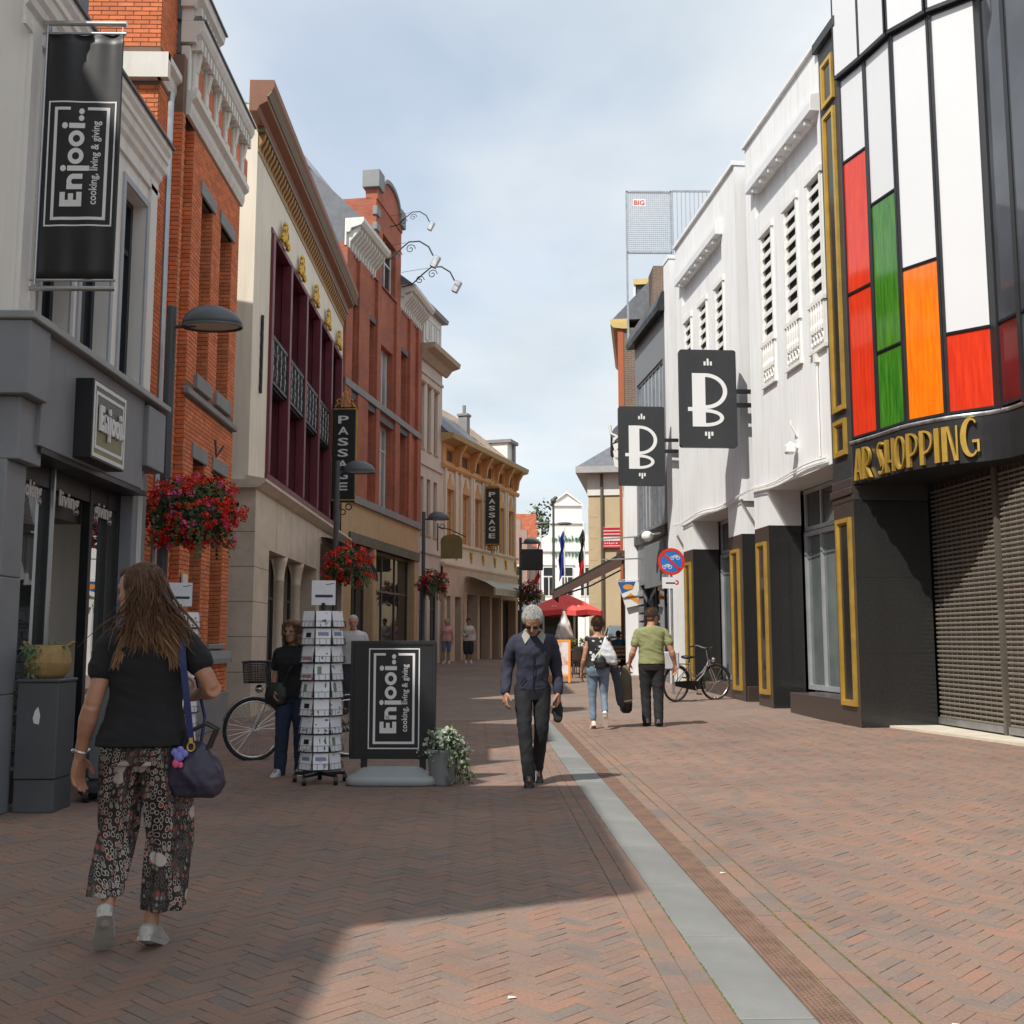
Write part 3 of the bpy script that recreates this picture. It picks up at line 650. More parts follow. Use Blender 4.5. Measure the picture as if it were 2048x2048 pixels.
t = MB(); t.extr([(0.002, -.05, 10.74), (.14, -.05, 10.74), (.12, -.05, 10.64), (.03, -.05, 10.48), (0.002, -.05, 10.40)], (0, .1, 0)); cm = t.mesh('corbel'); gb = mk('gilt corbel', (.33, .17, .05), .55, .2, var=.25, vs=8); cm.materials.append(gb)
for k in range(52): link('corbel', cm, None, Cb).location = (0, .05 + k * .218, 0)
MB().box(0, .02, 0, 11.4, 10.38, 10.74).build('frieze', mk('ochre frieze', (.36, .26, .13), .7), Cb)
MB().prof_y([(0, 11.382), (.42, 11.382), (.42, 11.41), (-3.5, 12.6), (-9, 12.6), (-9, 11.25)], .6, 11.4).build('roof', slate, Cb)
# aubergine window wall
fr = MB(); fr.box(-.12, .03, 1.36, 11.14, 9.34, 9.46); fr.box(-.12, .05, 1.36, 11.14, 4.40, 4.56)
for k in range(6): fr.box(-.14, .06, 1.38 + k * 1.948 - .1 + (.1 if k == 0 else 0) - (.1 if k == 5 else 0), 1.38 + k * 1.948 + .1 + (.1 if k == 0 else 0) - (.1 if k == 5 else 0), 4.56, 9.34)
wf = fr.build('window_frame', purple, Cb, bevel=.01)
rv = MB()
for k in range(1, 5): rv.box(-.44, -.14, 1.38 + k * 1.948 - .05, 1.38 + k * 1.948 + .05, 4.43, 9.4)
rv.box(-.44, -.14, 11.06, 11.118, 4.43, 9.4); rv.box(-.44, -.14, 1.384, 1.43, 4.43, 9.4); rv.box(-.44, -.1, 1.384, 11.116, 9.35, 9.415); rv.build('reveal', purple, Cb)
iron = mk('black wrought iron', (.02, .02, .022), .5); ironw = mk('silver painted iron', (.40, .40, .40), .5)
pan = MB(); pan.box(-.02, .02, .1, 1.85, 6.40, 6.46); pan.box(-.02, .02, .1, 1.85, 7.3, 7.38)
for k in range(13): pan.box(-.012, .012, .12 + k * .143 - .012, .12 + k * .143 + .012, 6.46, 7.3)
for k in range(6):
    yc = .27 + k * .285
    for zc in (6.68, 7.08): pan.add(*(lambda q: (q.v, q.f))(MB().tube([(0, yc + .1 * math.cos(t), zc + .1 * math.sin(t)) for t in [i * .7 for i in range(10)]], .014, 5)))
pm_ = pan.mesh('balcony_panel'); pm_.materials.append(iron)
pw = MB()
for j in range(5): pw.ell((.016, (.02 if j % 2 else -.02), 6.55 + j * .16), (.012, .035, .085), 6, 5)
pwm = pw.mesh('ornament', smooth=True); pwm.materials.append(ironw)
og_ = MB(); 
for (dy, dz, r) in ((0, .16, .07), (0, .40, .035), (-.13, .10, .04), (.13, .10, .04), (-.27, .06, .035), (.27, .06, .035)): og_.ell((.02, dy, dz), (.05, r, r * 1.5), 8, 6)
for sg in (-1, 1):
    for cy_, cz_, r in ((.13, .22, .09), (.24, .08, .07), (.07, .36, .055)): og_.tube([(.03, sg * (cy_ + r * math.cos(t)), cz_ + r * math.sin(t)) for t in [k * .75 for k in range(9)]], .024, 5)
ogm = og_.mesh('gilt_ornament', smooth=True); gilt = mk('gilt', (.66, .40, .05), .35, .6, var=.25, vs=9); ogm.materials.append(gilt)
og2 = MB(); og2.ell((.0, 0, 0), (.03, .4, .05), 8, 6); og2.ell((.02, 0, 0), (.03, .12, .08), 8, 6); og2m = og2.mesh('gilt_ornament', smooth=True); og2m.materials.append(gilt)
for k in range(5):
    y0 = 1.38 + k * 1.948
    for (z0, z1) in ((4.58, 6.36), (7.42, 9.32)):
        window(Cb, y0 + .1, y0 + 1.85, z0, z1, -.3, purple, GLASS, fw=.06, nv=2, hz=(.68,))
    p = link('balcony_panel', pm_, None, Cb); p.location = (.01, y0, 0); 
    for kk in range(4): link('ornament', pwm, None, p).location = (0, .38 + kk * .40, 0)
    MB().box(-.3, -.02, y0 + .1, y0 + 1.85, 6.36, 7.42).build('spandrel', dark_frame, Cb)
    go_ = link('gilt_ornament', ogm, None, Cb); go_.location = (.06, y0 + .97, 9.42); go_.scale = (1.1, 1.1, 1.15); link('gilt_ornament', og2m, None, Cb).location = (.05, y0 + .97, 4.33)
an = MB(); an.tube([(.03, .68, 5.95), (.03, .68, 7.45)], .03, 6)
for z in (6.05, 6.35, 6.6, 6.85, 7.1, 7.35): an.ell((.03, .68, z), (.03, .06, .07), 6, 5)
an.build('wall_anchor', iron, Cb)
for yc in (3.0, 4.9):
    b = MB(); b.lathe([(.14, .35), (.14, .45), (.105, .5), (.10, 2.55), (.12, 2.57), (.10, 2.6), (.125, 2.8), (.16, 2.95), (.17, 3.04)], (.0, yc, 0), 14); b.build('column', beige_stone, Cb, smooth=True)
dfr = mk('bronze frame', (.05, .042, .035), .4)
for y0, y1 in ((1.27, 2.85), (3.13, 4.77), (5.03, 6.68)): window(Cb, y0, y1, .36, 3.03, -.3, dfr, GLASS, fw=.06, nv=2, hz=(.7,))
MB().box(-1.4, -1.2, 7.2, 11.0, 0, 3.7).build('passage_back', dfr, Cb)
window(Cb, 7.4, 10.8, .02, 3.3, -1.15, dfr, GLASS, fw=.08, nv=3, hz=(.75,))
cn = MB(); cn.loft([[(.15 + 1.0 * math.sin(t) * (1 - .0 * s), 7.3 + 3.6 * s, 3.0 + .85 * math.cos(t)) for s in (0, .33, .66, 1)] for t in [math.pi / 2 * k / 8 for k in range(9)]], caps=False, closed=False)
co = cn.build('canopy', mk('canopy glass', (.05, .055, .05), .15), Cb, smooth=True)
b = MB()
for s in range(7):
    y = 7.3 + .6 * s; b.tube([(.15 + 1.01 * math.sin(t), y, 3.0 + .86 * math.cos(t)) for t in [math.pi / 2 * k / 8 for k in range(9)]], .018, 5)
b.tube([(1.16, 7.3, 3.0), (1.16, 10.9, 3.0)], .025, 6); b.tube([(.15, 7.3, 3.0), (1.16, 7.3, 3.0)], .02, 6)
b.build('canopy_rib', iron, co)
# ------------------------------------------------------------------ left: red brick house with arched windows and gable
brick_rd = brickmat('red brickwork', (.48, .125, .06), (.40, .098, .052), (.31, .14, .095))
D = thing('gabled_brick_house', 'dark red brick house with arched window, curved gable and white dentil cornice', 'building', (-4.43, 30.75, 0), R_(-10.2))
dops = [(2.35, 3.05, 5.65, 8.5), (3.62, 5.25, 5.62, 8.4), (6.2, 7.05, 5.65, 8.5), (.62, 1.1, 5.65, 8.5), (2.35, 3.05, 9.0, 11.4), (6.2, 7.05, 9.0, 11.4), (3.62, 5.25, 9.0, 11.0), (.62, 1.1, 9.0, 11.4)]
W = MB(); wallface(W, -.1, 8.9, 5.4, 13.0, 0, dops, .28); shell(W, -.1, 8.9, 0, 13.0, 0, 9); shell(W, 2.85, 5.95, 12.9, 15.6, .06, 1.2); wallface(W, 2.85, 5.95, 12.9, 15.6, .06, [(3.65, 5.25, 12.95, 14.7)], .2)
W.build('wall', brick_rd, D)
b = MB()   # arch over the big window: brick spandrels
def arch_fill(mb, yc, r, z, ztop, x, dep, n=12):
    pts = [(yc + r * math.cos(math.pi * k / n), z + r * math.sin(math.pi * k / n)) for k in range(n + 1)]
    for (a, c), (d, e) in zip(pts, pts[1:]):
        mb.poly((x, a, c), (x, a, ztop), (x, d, ztop), (x, d, e)); mb.poly((x, a, c), (x, d, e), (x - dep, d, e), (x - dep, a, c))
arch_fill(b, 4.435, .815, 11.0, 11.83, .002, .28); b.build('arch_brick', brick_rd, D); b = MB(); arch_fill(b, 4.45, .8, 14.7, 15.6, .062, .2); b.build('arch_brick', brick_rd, D)
for (y0, y1) in ((1.15, 2.2), (-.1, .5), (3.1, 3.5), (5.38, 5.95), (7.2, 7.6), (8.4, 8.9)): MB().box(0, .1, y0, y1, 5.45, 12.85).build('pilaster', brick_rd, D)
wf_ = mk('white window paint', (.62, .62, .60), .5)
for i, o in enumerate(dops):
    window(D, o[0], o[1], o[2], o[3] + (.8 if i == 6 else 0), -.2, wf_, glassmat('pale sky glass', (.20, .205, .21), .06, .8) if i in (1, 6) else GLASS, fw=.07, nv=3 if i in (1, 6) else 1, hz=(.72,))  # wide windows: pale sky reflection is put into the glass colour
    if i != 6: MB().box(-.02, .05, o[0] - .08, o[1] + .08, o[3], o[3] + .18).build('lintel', mk('dark stone', (.10, .10, .105), .7), D)
window(D, 3.65, 5.25, 12.95, 15.5, -.1, wf_, GLASS, fw=.08, nv=2, hz=(.4, .7))
for z0, z1, x in ((8.72, 8.93, .13), (5.38, 5.60, .16)): MB().box(0, x, -.1, 8.92, z0, z1).build('stone_band', stone_l, D)
orange_st = mk('ochre stone', (.54, .37, .21), .7, var=.1, streak=.3, dcol=(.28, .18, .1)); gfops = [(.9, 3.0, 0, 4.2), (3.35, 8.3, 0, 4.2)]
W = MB(); wallface(W, -.1, 8.9, 0, 5.38, .06, gfops, .3); W.build('ground_floor', orange_st, D)
for o in gfops: window(D, o[0], o[1], o[2], o[3], -.2, dfr, GLASS, fw=.08, nv=3, hz=(.7,))
MB().box(-.1, .12, .6, 8.8, 4.2, 4.5).build('beam', mk('green grey beam', (.07, .08, .065), .5), D)
t = MB(); t.ell((.13, 0, 4.35), (.02, .03, .03), 6, 5); rm = t.mesh('rivet'); rm.materials.append(galv)
for k in range(12): link('rivet', rm, None, D).location = (0, 1.0 + .65 * k, 0)
for y in (3.18,): MB().box(-.2, .1, y - .13, y + .13, 0, 4.2).build('post', orange_st, D)
for y0, y1 in ((-.1, 2.8), (6.0, 8.95)):
    b = MB(); b.prof_y([(0, 13.3), (.15, 13.3), (.2, 13.42), (.5, 13.5), (.58, 13.6), (.58, 13.72), (0, 13.72)], y0, y1); b.box(0, .05, y0, y1, 12.9, 13.3); b.build('cornice', white_t, D)
    n = int((y1 - y0) / .26)
    t = MB(); t.extr([(.05, -.05, 13.3), (.42, -.05, 13.48), (.42, -.05, 13.36), (.14, -.05, 13.05), (.12, -.05, 12.86), (.05, -.05, 12.82)], (0, .1, 0)); bm_ = t.mesh('bracket'); bm_.materials.append(white_t)
    for k in range(n): link('bracket', bm_, None, D).location = (0, y0 + .15 + .26 * k, 0)
# gable: stepped curved top with stone caps
gb_ = [(2.85, 15.55), (2.85, 16.1), (3.3, 16.15)] + [(4.4 + 1.05 * math.cos(t), 16.02 + .52 * math.sin(t)) for t in [math.pi * (1 - k / 10) for k in range(11)]] + [(5.5, 16.15), (5.95, 16.1), (5.95, 15.55)]
MB().extr([(-.3, y, z) for y, z in gb_], (.4, 0, 0)).build('gable', brick_rd, D)
b = MB()
for (a, c), (d, e) in zip(gb_[1:-1], gb_[2:-1]): b.extr([(-.36, a, c), (-.36, d, e), (-.36, d, e + .16), (-.36, a, c + .16)], (.54, 0, 0))
b.box(-.38, .2, 2.72, 3.32, 15.9, 16.5); b.box(-.38, .2, 5.5, 6.05, 15.7, 16.28); b.box(-.05, .12, 2.8, 3.2, 15.0, 15.3); b.box(-.05, .12, 2.8, 3.2, 14.5, 14.75); b.build('gable_cap', stone_l, D, bevel=.02)
MB().prof_y([(.5, 13.722), (-1.4, 15.6), (-5, 15.6), (-9, 13.0), (-9, 13.0), (-.02, 13.0), (-.02, 13.722)], -.1, 2.84).build('roof', slate, D); MB().prof_y([(.5, 13.722), (-1.4, 15.2), (-5, 15.2), (-9, 13.0), (-.02, 13.0), (-.02, 13.722)], 5.96, 8.9).build('roof', slate, D)
MB().prof_y([(-1.3, 15.6), (-1.3, 15.78), (-1.6, 15.85), (-5, 15.85), (-5, 15.6)], -.1, 2.84).build('ridge_flashing', mk('zinc flashing', (.6, .62, .64), .4, .4), D)
MB().tube([(.06, 8.85, 0), (.06, 8.85, 5.3)], .05, 8).build('downpipe', galv, D)
def scroll_lamp(y, z, sc_, wh):
    T = thing('bracket_lamp', 'wrought iron scroll bracket with small floodlight ' + wh, 'lamp', (0, 0, 0), 0, 'scroll lamps on the brick gable')
    Dm = Matrix.Translation((-4.43, 30.75, 0)) @ Matrix.Rotation(R_(-10.2), 4, 'Z'); p = Dm @ Vector((.1, y, z)); T.location = p; T.rotation_euler = (0, 0, R_(-10.2)); T.scale = (sc_,) * 3
    b = MB(); b.tube([(0, 0, 0), (.35, -.0, .06), (.7, 0, .38), (1.0, 0, .62), (1.35, 0, .62), (1.65, 0, .42), (1.8, 0, .12)], .025, 6)
    for cx, cz, r in ((.62, .05 + .15, .16), (1.05, .38, .17)): b.tube([(cx + r * (1 - k / 14) * math.cos(k * .75), 0, cz + r * (1 - k / 14) * math.sin(k * .75)) for k in range(13)], .015, 5)
    b.tube([(0, 0, .5), (.9, 0, .6)], .007, 4); b.build('bracket', iron, T)
    b = MB(); b.box(-.1, .1, -.09, .09, -.2, .2); b.xf(Matrix.Translation((1.88, 0, -.1)) @ Matrix.Rotation(R_(28), 4, 'Y')); b.build('floodlight', galv, T, bevel=.02)
scroll_lamp(3.1, 13.5, 1.0, 'beside the white dentil cornice of the brick gable'); scroll_lamp(5.9, 13.6, 1.05, 'on the gable edge next to the beige house'); scroll_lamp(4.4, 15.2, .75, 'highest up, under the curved gable top')
# ------------------------------------------------------------------ left: narrow beige house
tan_f = mk('tan window frame', (.40, .24, .11), .6); Eb = thing('beige_house', 'narrow beige rendered house with slim tan framed windows and deep eaves', 'building', (-2.86, 39.56, 0), R_(-14))
beige_r = mk('beige render', (.60, .555, .49), .85, var=.06, vs=.8, streak=.3, dcol=(.32, .28, .23)); eo = [(y, y + .46, z0, z1) for z0, z1 in ((8.55, 11.0), (5.3, 7.45)) for y in (.22, 1.08, 1.94)] + [(.3, 1.2, .5, 3.4), (1.6, 2.6, .5, 3.4)]
W = MB(); wallface(W, -.05, 3.0, 0, 12.2, 0, eo, .2); shell(W, -.05, 3.0, 0, 12.2, 0, 8); W.build('wall', beige_r, Eb)
for i, o in enumerate(eo):
    window(Eb, *o[:4], -.1, tan_f if i < 6 else dfr, mk('ochre shutter', (.33, .20, .09), .6) if i < 6 else GLASS, fw=.05, nv=2 if i > 5 else 1, hz=(.7,), sill=.05, sillm=tan_f)
    if i < 3: MB().prof_y([(0, 11.02), (.05, 11.02), (.08, 11.1), (0, 11.14)], o[0] - .06, o[1] + .06).build('hood', tan_f, Eb)
for z in (11.4, 4.6, 7.9): MB().box(0, .06, -.05, 3.02, z, z + .1).build('string_course', beige_r, Eb)
MB().prof_y([(0, 11.9), (.1, 11.9), (.3, 12.15), (.62, 12.25), (.66, 12.42), (0, 12.42)], -.1, 3.4).build('cornice', mk('tan cornice', (.42, .34, .24), .7), Eb)
b = MB(); b.box(-2.5, .1, .2, 2.5, 12.42, 13.9); b.build('attic', white_t, Eb); MB().prof_y([(-2.6, 13.9), (.3, 13.9), (.34, 14.05), (-2.6, 14.2)], .1, 2.75).build('attic_roof', stone_l, Eb)
for k in range(3): window(Eb, .4 + k * .7, .9 + k * .7, 12.7, 13.6, .13, wf_, GLASS, fw=.05)
# ------------------------------------------------------------------ left: orange and cream house with tiled roof
Fb = thing('ochre_building', 'ochre and cream building with pointed windows, gilt ornaments and tiled roof', 'building', (-2.13, 42.45, 0), R_(-19))
ochre = mk('ochre render', (.60, .335, .135), .8, var=.1, vs=1, streak=.2, dcol=(.30, .16, .07)); cream2 = mk('pale cream render', (.68, .62, .51), .8, var=.06, streak=.25, dcol=(.38, .33, .26))
wy = [(.5, 1.25), (2.25, 3.05), (3.75, 4.55), (5.35, 6.1), (6.95, 7.65), (8.35, 9.05)]
fo = [(a, b_, 5.3, 7.4) for a, b_ in wy]; go = [(2.75, 6.9, 0, 3.25), (7.3, 9.3, .3, 3.2), (-.0 + .35, .85, .3, 3.1), (1.35, 2.05, .3, 3.1)]
W = MB(); wallface(W, 0, 9.65, 4.35, 8.25, 0, fo, .18); shell(W, 0, 9.65, 0, 9.3, 0, 8); W.build('wall', cream2, Fb)
W = MB(); wallface(W, 0, 9.65, 8.25, 9.35, .02, [(a - .05, b_ + .05, 8.5, 9.05) for a, b_ in wy], .1); W.build('attic_wall', ochre, Fb)
W = MB(); wallface(W, 0, 9.65, 0, 4.35, .08, go, .9); W.build('ground_floor', mk('tan stone', (.54, .43, .33), .7, var=.12, streak=.2, dcol=(.3, .22, .16)), Fb)
for i, (a, b_) in enumerate(wy):
    window(Fb, a, b_, 5.3, 7.4, -.08, ochre, mk('ochre blind', (.42, .22, .08), .7), fw=.06, nv=1, hz=(.6,))
    b = MB(); yc = (a + b_) / 2; b.extr([(.0, a - .1, 7.4), (0, b_ + .1, 7.4), (0, yc + .12, 7.75), (0, yc, 8.05), (0, yc - .12, 7.75)], (.06, 0, 0)); b.box(0, .05, a - .1, a, 5.2, 7.4); b.box(0, .05, b_, b_ + .1, 5.2, 7.4); b.build('window_surround', ochre, Fb)
    window(Fb, a - .05, b_ + .05, 8.5, 9.05, -.04, ochre, mk('brown pane', (.10, .05, .03), .4), fw=.05)
    b = MB(); b.ell((.05, yc + .75, 4.85), (.04, .11, .13), 6, 5); b.ell((.05, yc + .75, 5.0), (.04, .2, .06), 6, 5); b.ell((.05, yc + .75, 4.68), (.03, .05, .12), 6, 5); b.build('gilt_ornament', gilt, Fb, smooth=True)
    for yy in (a - .28, b_ + .13): MB().box(0, .09, yy, yy + .15, 5.25, 8.2).build('pilaster', cream2, Fb)
    b = MB(); b.prof_y([(.02, 8.4), (.2, 8.5), (.26, 8.9), (.5, 9.3), (.02, 9.3)], b_ + .2, b_ + .36); b.build('bracket', ochre, Fb)
for z0, z1, x in ((8.2, 8.38, .14), (5.15, 5.26, .1), (4.25, 4.42, .16)): MB().prof_y([(0, z0), (x * .6, z0), (x, (z0 + z1) / 2), (x, z1), (0, z1)], -.05, 9.75).build('string_course', cream2 if z0 < 8 else ochre, Fb)
MB().prof_y([(0, 9.2), (.3, 9.3), (.5, 9.35), (.55, 9.55), (-.2, 9.6)], -.1, 10.0).build('eaves', mk('yellow ochre gutter', (.45, .32, .15), .6), Fb)
for y in (.18, 2.4, 4.0, 5.6, 7.1): MB().box(-.3, .14, y - .13, y + .13, 0, 3.3).build('pier', MC['tan stone'], Fb)
MB().box(-.9, -.8, 2.75, 6.9, 0, 3.25).build('entrance_back', dfr, Fb); window(Fb, 2.9, 6.7, .5, 3.1, -.75, dfr, GLASS, fw=.1, nv=4, hz=(.75,)); 
for o in go[1:]: window(Fb, o[0], o[1], o[2], o[3], -.3, dfr, GLASS, fw=.08, nv=2)
pat = mk('patina canopy', (.36, .37, .30), .5, .2, var=.2, vs=4); b = MB()
for k in range(10):
    y0 = 2.5 + k * .72; b.loft([[(.1 + 1.3 * s, y0 + .72 * q, 4.0 - .15 * s - .35 * s * s - .06 * math.sin(math.pi * q)) for q in (0, .25, .5, .75, 1)] for s in (0, .33, .66, 1)], caps=False, closed=False)
b.build('canopy', pat, Fb, smooth=True); MB().box(1.35, 1.42, 2.5, 9.7, 3.2, 3.48).build('canopy_edge', pat, Fb)
MB().prof_y([(.3, 9.6), (-1.1, 10.9), (-6, 11), (-8, 9.4)], -.1, 4.4).build('slate_roof', slate, Fb)
tile = mk('weathered tile', (.34, .26, .20), .85, var=.3, vs=7, isl=.25)
rfo = MB().prof_y([(.2, 9.62), (-3.0, 12.2), (-6, 9.6)], 2.2, 9.3).build('roof', tile, Fb)
t = MB(); t.loft([[(0, .145 * q, .02 + .05 * math.sin(math.pi * (q + .15) * 1.0)) for q in (0, .33, .66, 1, 1.25)], [(-.36, .145 * q, .295 + .05 * math.sin(math.pi * (q + .15))) for q in (0, .33, .66, 1, 1.25)]], caps=False, closed=False)
tm = t.mesh('roof_tile'); tm.materials.append(tile)
for r in range(9):
    for k in range(33): link('roof_tile', tm, None, rfo).location = (.12 - .345 * r, 2.25 + k * .213, 9.70 + .278 * r)
tm.transform(Matrix.Scale(1.45, 4, (0, 1, 0)))
b = MB(); b.box(-2.6, -.1, 8.6, 9.5, 9.6, 10.7); b.build('dormer', white_paint, Fb); b = MB(); b.box(-2.7, .1, 8.5, 9.7, 10.7, 10.85); b.box(-.1, .02, 9.3, 9.52, 9.6, 10.7); b.build('dormer_roof', stone_l, Fb)
b = MB(); b.box(-1.0, -.6, 4.4, 4.8, 10.2, 11.2); b.box(-1.05, -.55, 4.35, 4.85, 11.2, 11.3); b.tube([(-.8, 4.6, 11.3), (-.8, 4.6, 11.7)], .08, 8); b.build('chimney', stone_l, Fb)
# ------------------------------------------------------------------ right: shopping building with coloured bay
RO, RA = (5.72, 17.0, 0), R_(4.77)
RM = Matrix.Translation(RO) @ Matrix.Rotation(RA, 4, 'Z')
granite = mk('black granite', (.024, .024, .024), .13, var=.6, vs=60, spec=.5, dirt=.35, dcol=(.05, .048, .044))
granite_b = mk('brown granite edge', (.055, .042, .036), .3, var=.3, vs=50)
dark_clad = mk('anthracite cladding', (.035, .036, .038), .5, var=.1)
R1 = thing('shopping_building', 'black granite shopping building with rounded bay of white and coloured panels', 'building', RO, RA)
b = MB(); b.box(0, 1.25, 0, .8, 0, 3.58); b.build('pillar', granite, R1, bevel=.01)
for z in (1.15, 2.35): MB().box(-.0005, 1.245, -.0015, .003, z - .004, z + .004).build('joint', black_m, R1)
MB().box(-.004, .0, .0, .8, 0, 3.58).build('pillar_face', granite_b, R1)
b = MB(); b.box(-.02, .1, -.0, .82, 3.582, 3.68); b.box(-.05, .1, -.0, .85, 3.68, 3.80); b.box(-.02, .1, -.0, .82, 3.80, 3.95); b.build('capital', granite_b, R1, bevel=.015)
MB().box(0.0, 1.25, 0.001, .8, 3.582, 11.6).build('pilaster', dark_clad, R1, bevel=.01); MB().box(-.08, 1.3, -.08, .88, 11.6, 11.78).build('pilaster_cap', dark_clad, R1, bevel=.01)
def gold_frame(par, y0, y1, z0, z1, x=-.002, w_=.07):
    b = MB(); p = [(y0, z0), (y1, z0), (y1, z1), (y0, z1)]
    for q, (dx, t) in enumerate(((.05, w_), (.028, w_ * 1.5))):
        i = 0 if q == 0 else w_ + .002
        a0, a1, c0, c1 = y0 + i, y1 - i, z0 + i, z1 - i; tt = w_ if q == 0 else w_ * .35
        b.box(x - dx, x, a0, a1, c0, c0 + tt); b.box(x - dx, x, a0, a1, c1 - tt, c1); b.box(x - dx, x, a0, a0 + tt, c0 + tt, c1 - tt); b.box(x - dx, x, a1 - tt, a1, c0 + tt, c1 - tt)
    o = b.build('gilt_frame', gold, par); MB().box(x - .012, x, y0 + w_ * 1.4, y1 - w_ * 1.4, z0 + w_ * 1.4, z1 - w_ * 1.4).build('frame_field', granite, o); return o
gold_frame(R1, .1, .66, .32, 3.32, -.004); gold_frame(R1, .14, .62, 4.35, 4.95); gold_frame(R1, .14, .62, 5.1, 10.3); gold_frame(R1, .14, .62, 10.45, 11.25)
bay = [(.04, .02), (.18, -.66), (.29, -1.37), (.6, -1.97), (1.07, -2.49), (1.09, -3.1), (1.12, -4.0), (1.15, -6.0), (1.2, -13)]
def coloured(name, c, c2, str_=.0):
    mt, N, L, B = nodes(name); t = N.new('ShaderNodeTexCoord').outputs['Object']
    mp = nadd(N, L, 'ShaderNodeMapping', Vector=t, Scale=(9, 9, .8)).outputs[0]; n1 = nadd(N, L, 'ShaderNodeTexNoise', Vector=mp, Scale=2.0, Detail=8.0, Roughness=.65).outputs[0]
    L.new(ramp(N, L, n1, [(.34, c), (.66, c2)]), B.inputs['Base Color']); B.inputs['Roughness'].default_value = .08; B.inputs['Specular IOR Level'].default_value = .5; B.inputs['Coat Weight'].default_value = .3; return mt
P_W = mk('white glass panel', (.70, .71, .73), .1, var=.02, vs=.5); P_R = coloured('red stained panel', (.58, .03, .012), (.76, .055, .016)); P_G = coloured('green stained panel', (.015, .13, .012), (.085, .26, .02)); P_O = coloured('orange stained panel', (.80, .13, .005), (.92, .24, .008))
P_DR = glassmat('shaded red panel', (.10, .012, .012), .05, .6); P_D = glassmat('smoky glass panel', (.05, .055, .065), .04, .8)  # red one is a darker copy of the red panel, shade put into its colour
rows = [[(9.22, 10.62, P_W), (6.97, 9.18, P_R), (4.6, 6.93, P_R)], [(8.22, 10.62, P_W), (5.82, 8.18, P_G), (4.6, 5.78, P_G)], [(6.92, 10.62, P_W), (4.6, 6.88, P_O)], [(5.76, 10.62, P_W), (4.6, 5.72, P_R)], [(5.76, 10.62, P_D), (4.6, 5.72, P_DR)], [(5.76, 10.62, P_D), (4.6, 5.72, P_D)], [(4.6, 10.62, P_D)], [(4.6, 10.62, P_D)]]
fr = MB(); inner = MB()
def facet(i): 
    a, c = Vector((*bay[i], 0)), Vector((*bay[i + 1], 0)); d = (c - a); l = d.length; d.normalize(); n = Vector((d.y, -d.x, 0)); return a, c, d, n, l    # n points outwards (-x)
for i in range(8):
    a, c, d, n, l = facet(i)
    if n.x > 0: n = -n
    for z0, z1, pm in rows[i]:
        g0, g1 = a + d * .04, c - d * .04
        q = [g0, g1]; MB().extr([(g0.x, g0.y, z0), (g1.x, g1.y, z0), (g1.x, g1.y, z1), (g0.x, g0.y, z1)], tuple(n * .012)).build('panel', pm, R1)
        for zz_ in (z0 - .04, z1):
            h0, h1 = a, c; fr.extr([(h0.x, h0.y, zz_), (h1.x, h1.y, zz_), (h1.x, h1.y, zz_ + .04), (h0.x, h0.y, zz_ + .04)], tuple(n * .03))
    fr.extr([(a.x, a.y, 4.52), (a.x + d.x * .042, a.y + d.y * .042, 4.52), (a.x + d.x * .042, a.y + d.y * .042, 10.66), (a.x, a.y, 10.66)], tuple(n * .034))
    fr.extr([(c.x, c.y, 4.52), (c.x - d.x * .042, c.y - d.y * .042, 4.52), (c.x - d.x * .042, c.y - d.y * .042, 10.66), (c.x, c.y, 10.66)], tuple(n * .034))
    wd = n * .10
    # upper tier, a little proud
    u0, u1 = a + wd, c + wd
    MB().extr([(u0.x + d.x * .03, u0.y + d.y * .03, 10.72), (u1.x - d.x * .03, u1.y - d.y * .03, 10.72), (u1.x - d.x * .03, u1.y - d.y * .03, 13.2), (u0.x + d.x * .03, u0.y + d.y * .03, 13.2)], tuple(n * .012)).build('panel', P_W if i < 4 else P_D, R1)
    fr.extr([(a.x, a.y, 10.662), (c.x, c.y, 10.662), (c.x, c.y, 10.72), (a.x, a.y, 10.72)], tuple(n * .11)); fr.extr([(u0.x, u0.y, 10.72), (u0.x + d.x * .03, u0.y + d.y * .03, 10.72), (u0.x + d.x * .03, u0.y + d.y * .03, 13.2), (u0.x, u0.y, 13.2)], tuple(n * .02)); fr.extr([(u1.x, u1.y, 10.72), (u1.x - d.x * .03, u1.y - d.y * .03, 10.72), (u1.x - d.x * .03, u1.y - d.y * .03, 13.2), (u1.x, u1.y, 13.2)], tuple(n * .02))
fr.box(1.02, 1.11, -2.62, -2.40, 4.52, 13.2); fr.build('panel_frame', mk('black panel frame', (.02, .021, .024), .35), R1)
bk = MB(); op = [(x + .03, y) for x, y in bay] + [(9, -13), (9, .02)]; bk.extr([(x, y, 4.5) for x, y in op], (0, 0, 8.7)); bk.build('bay_core', dark_clad, R1)
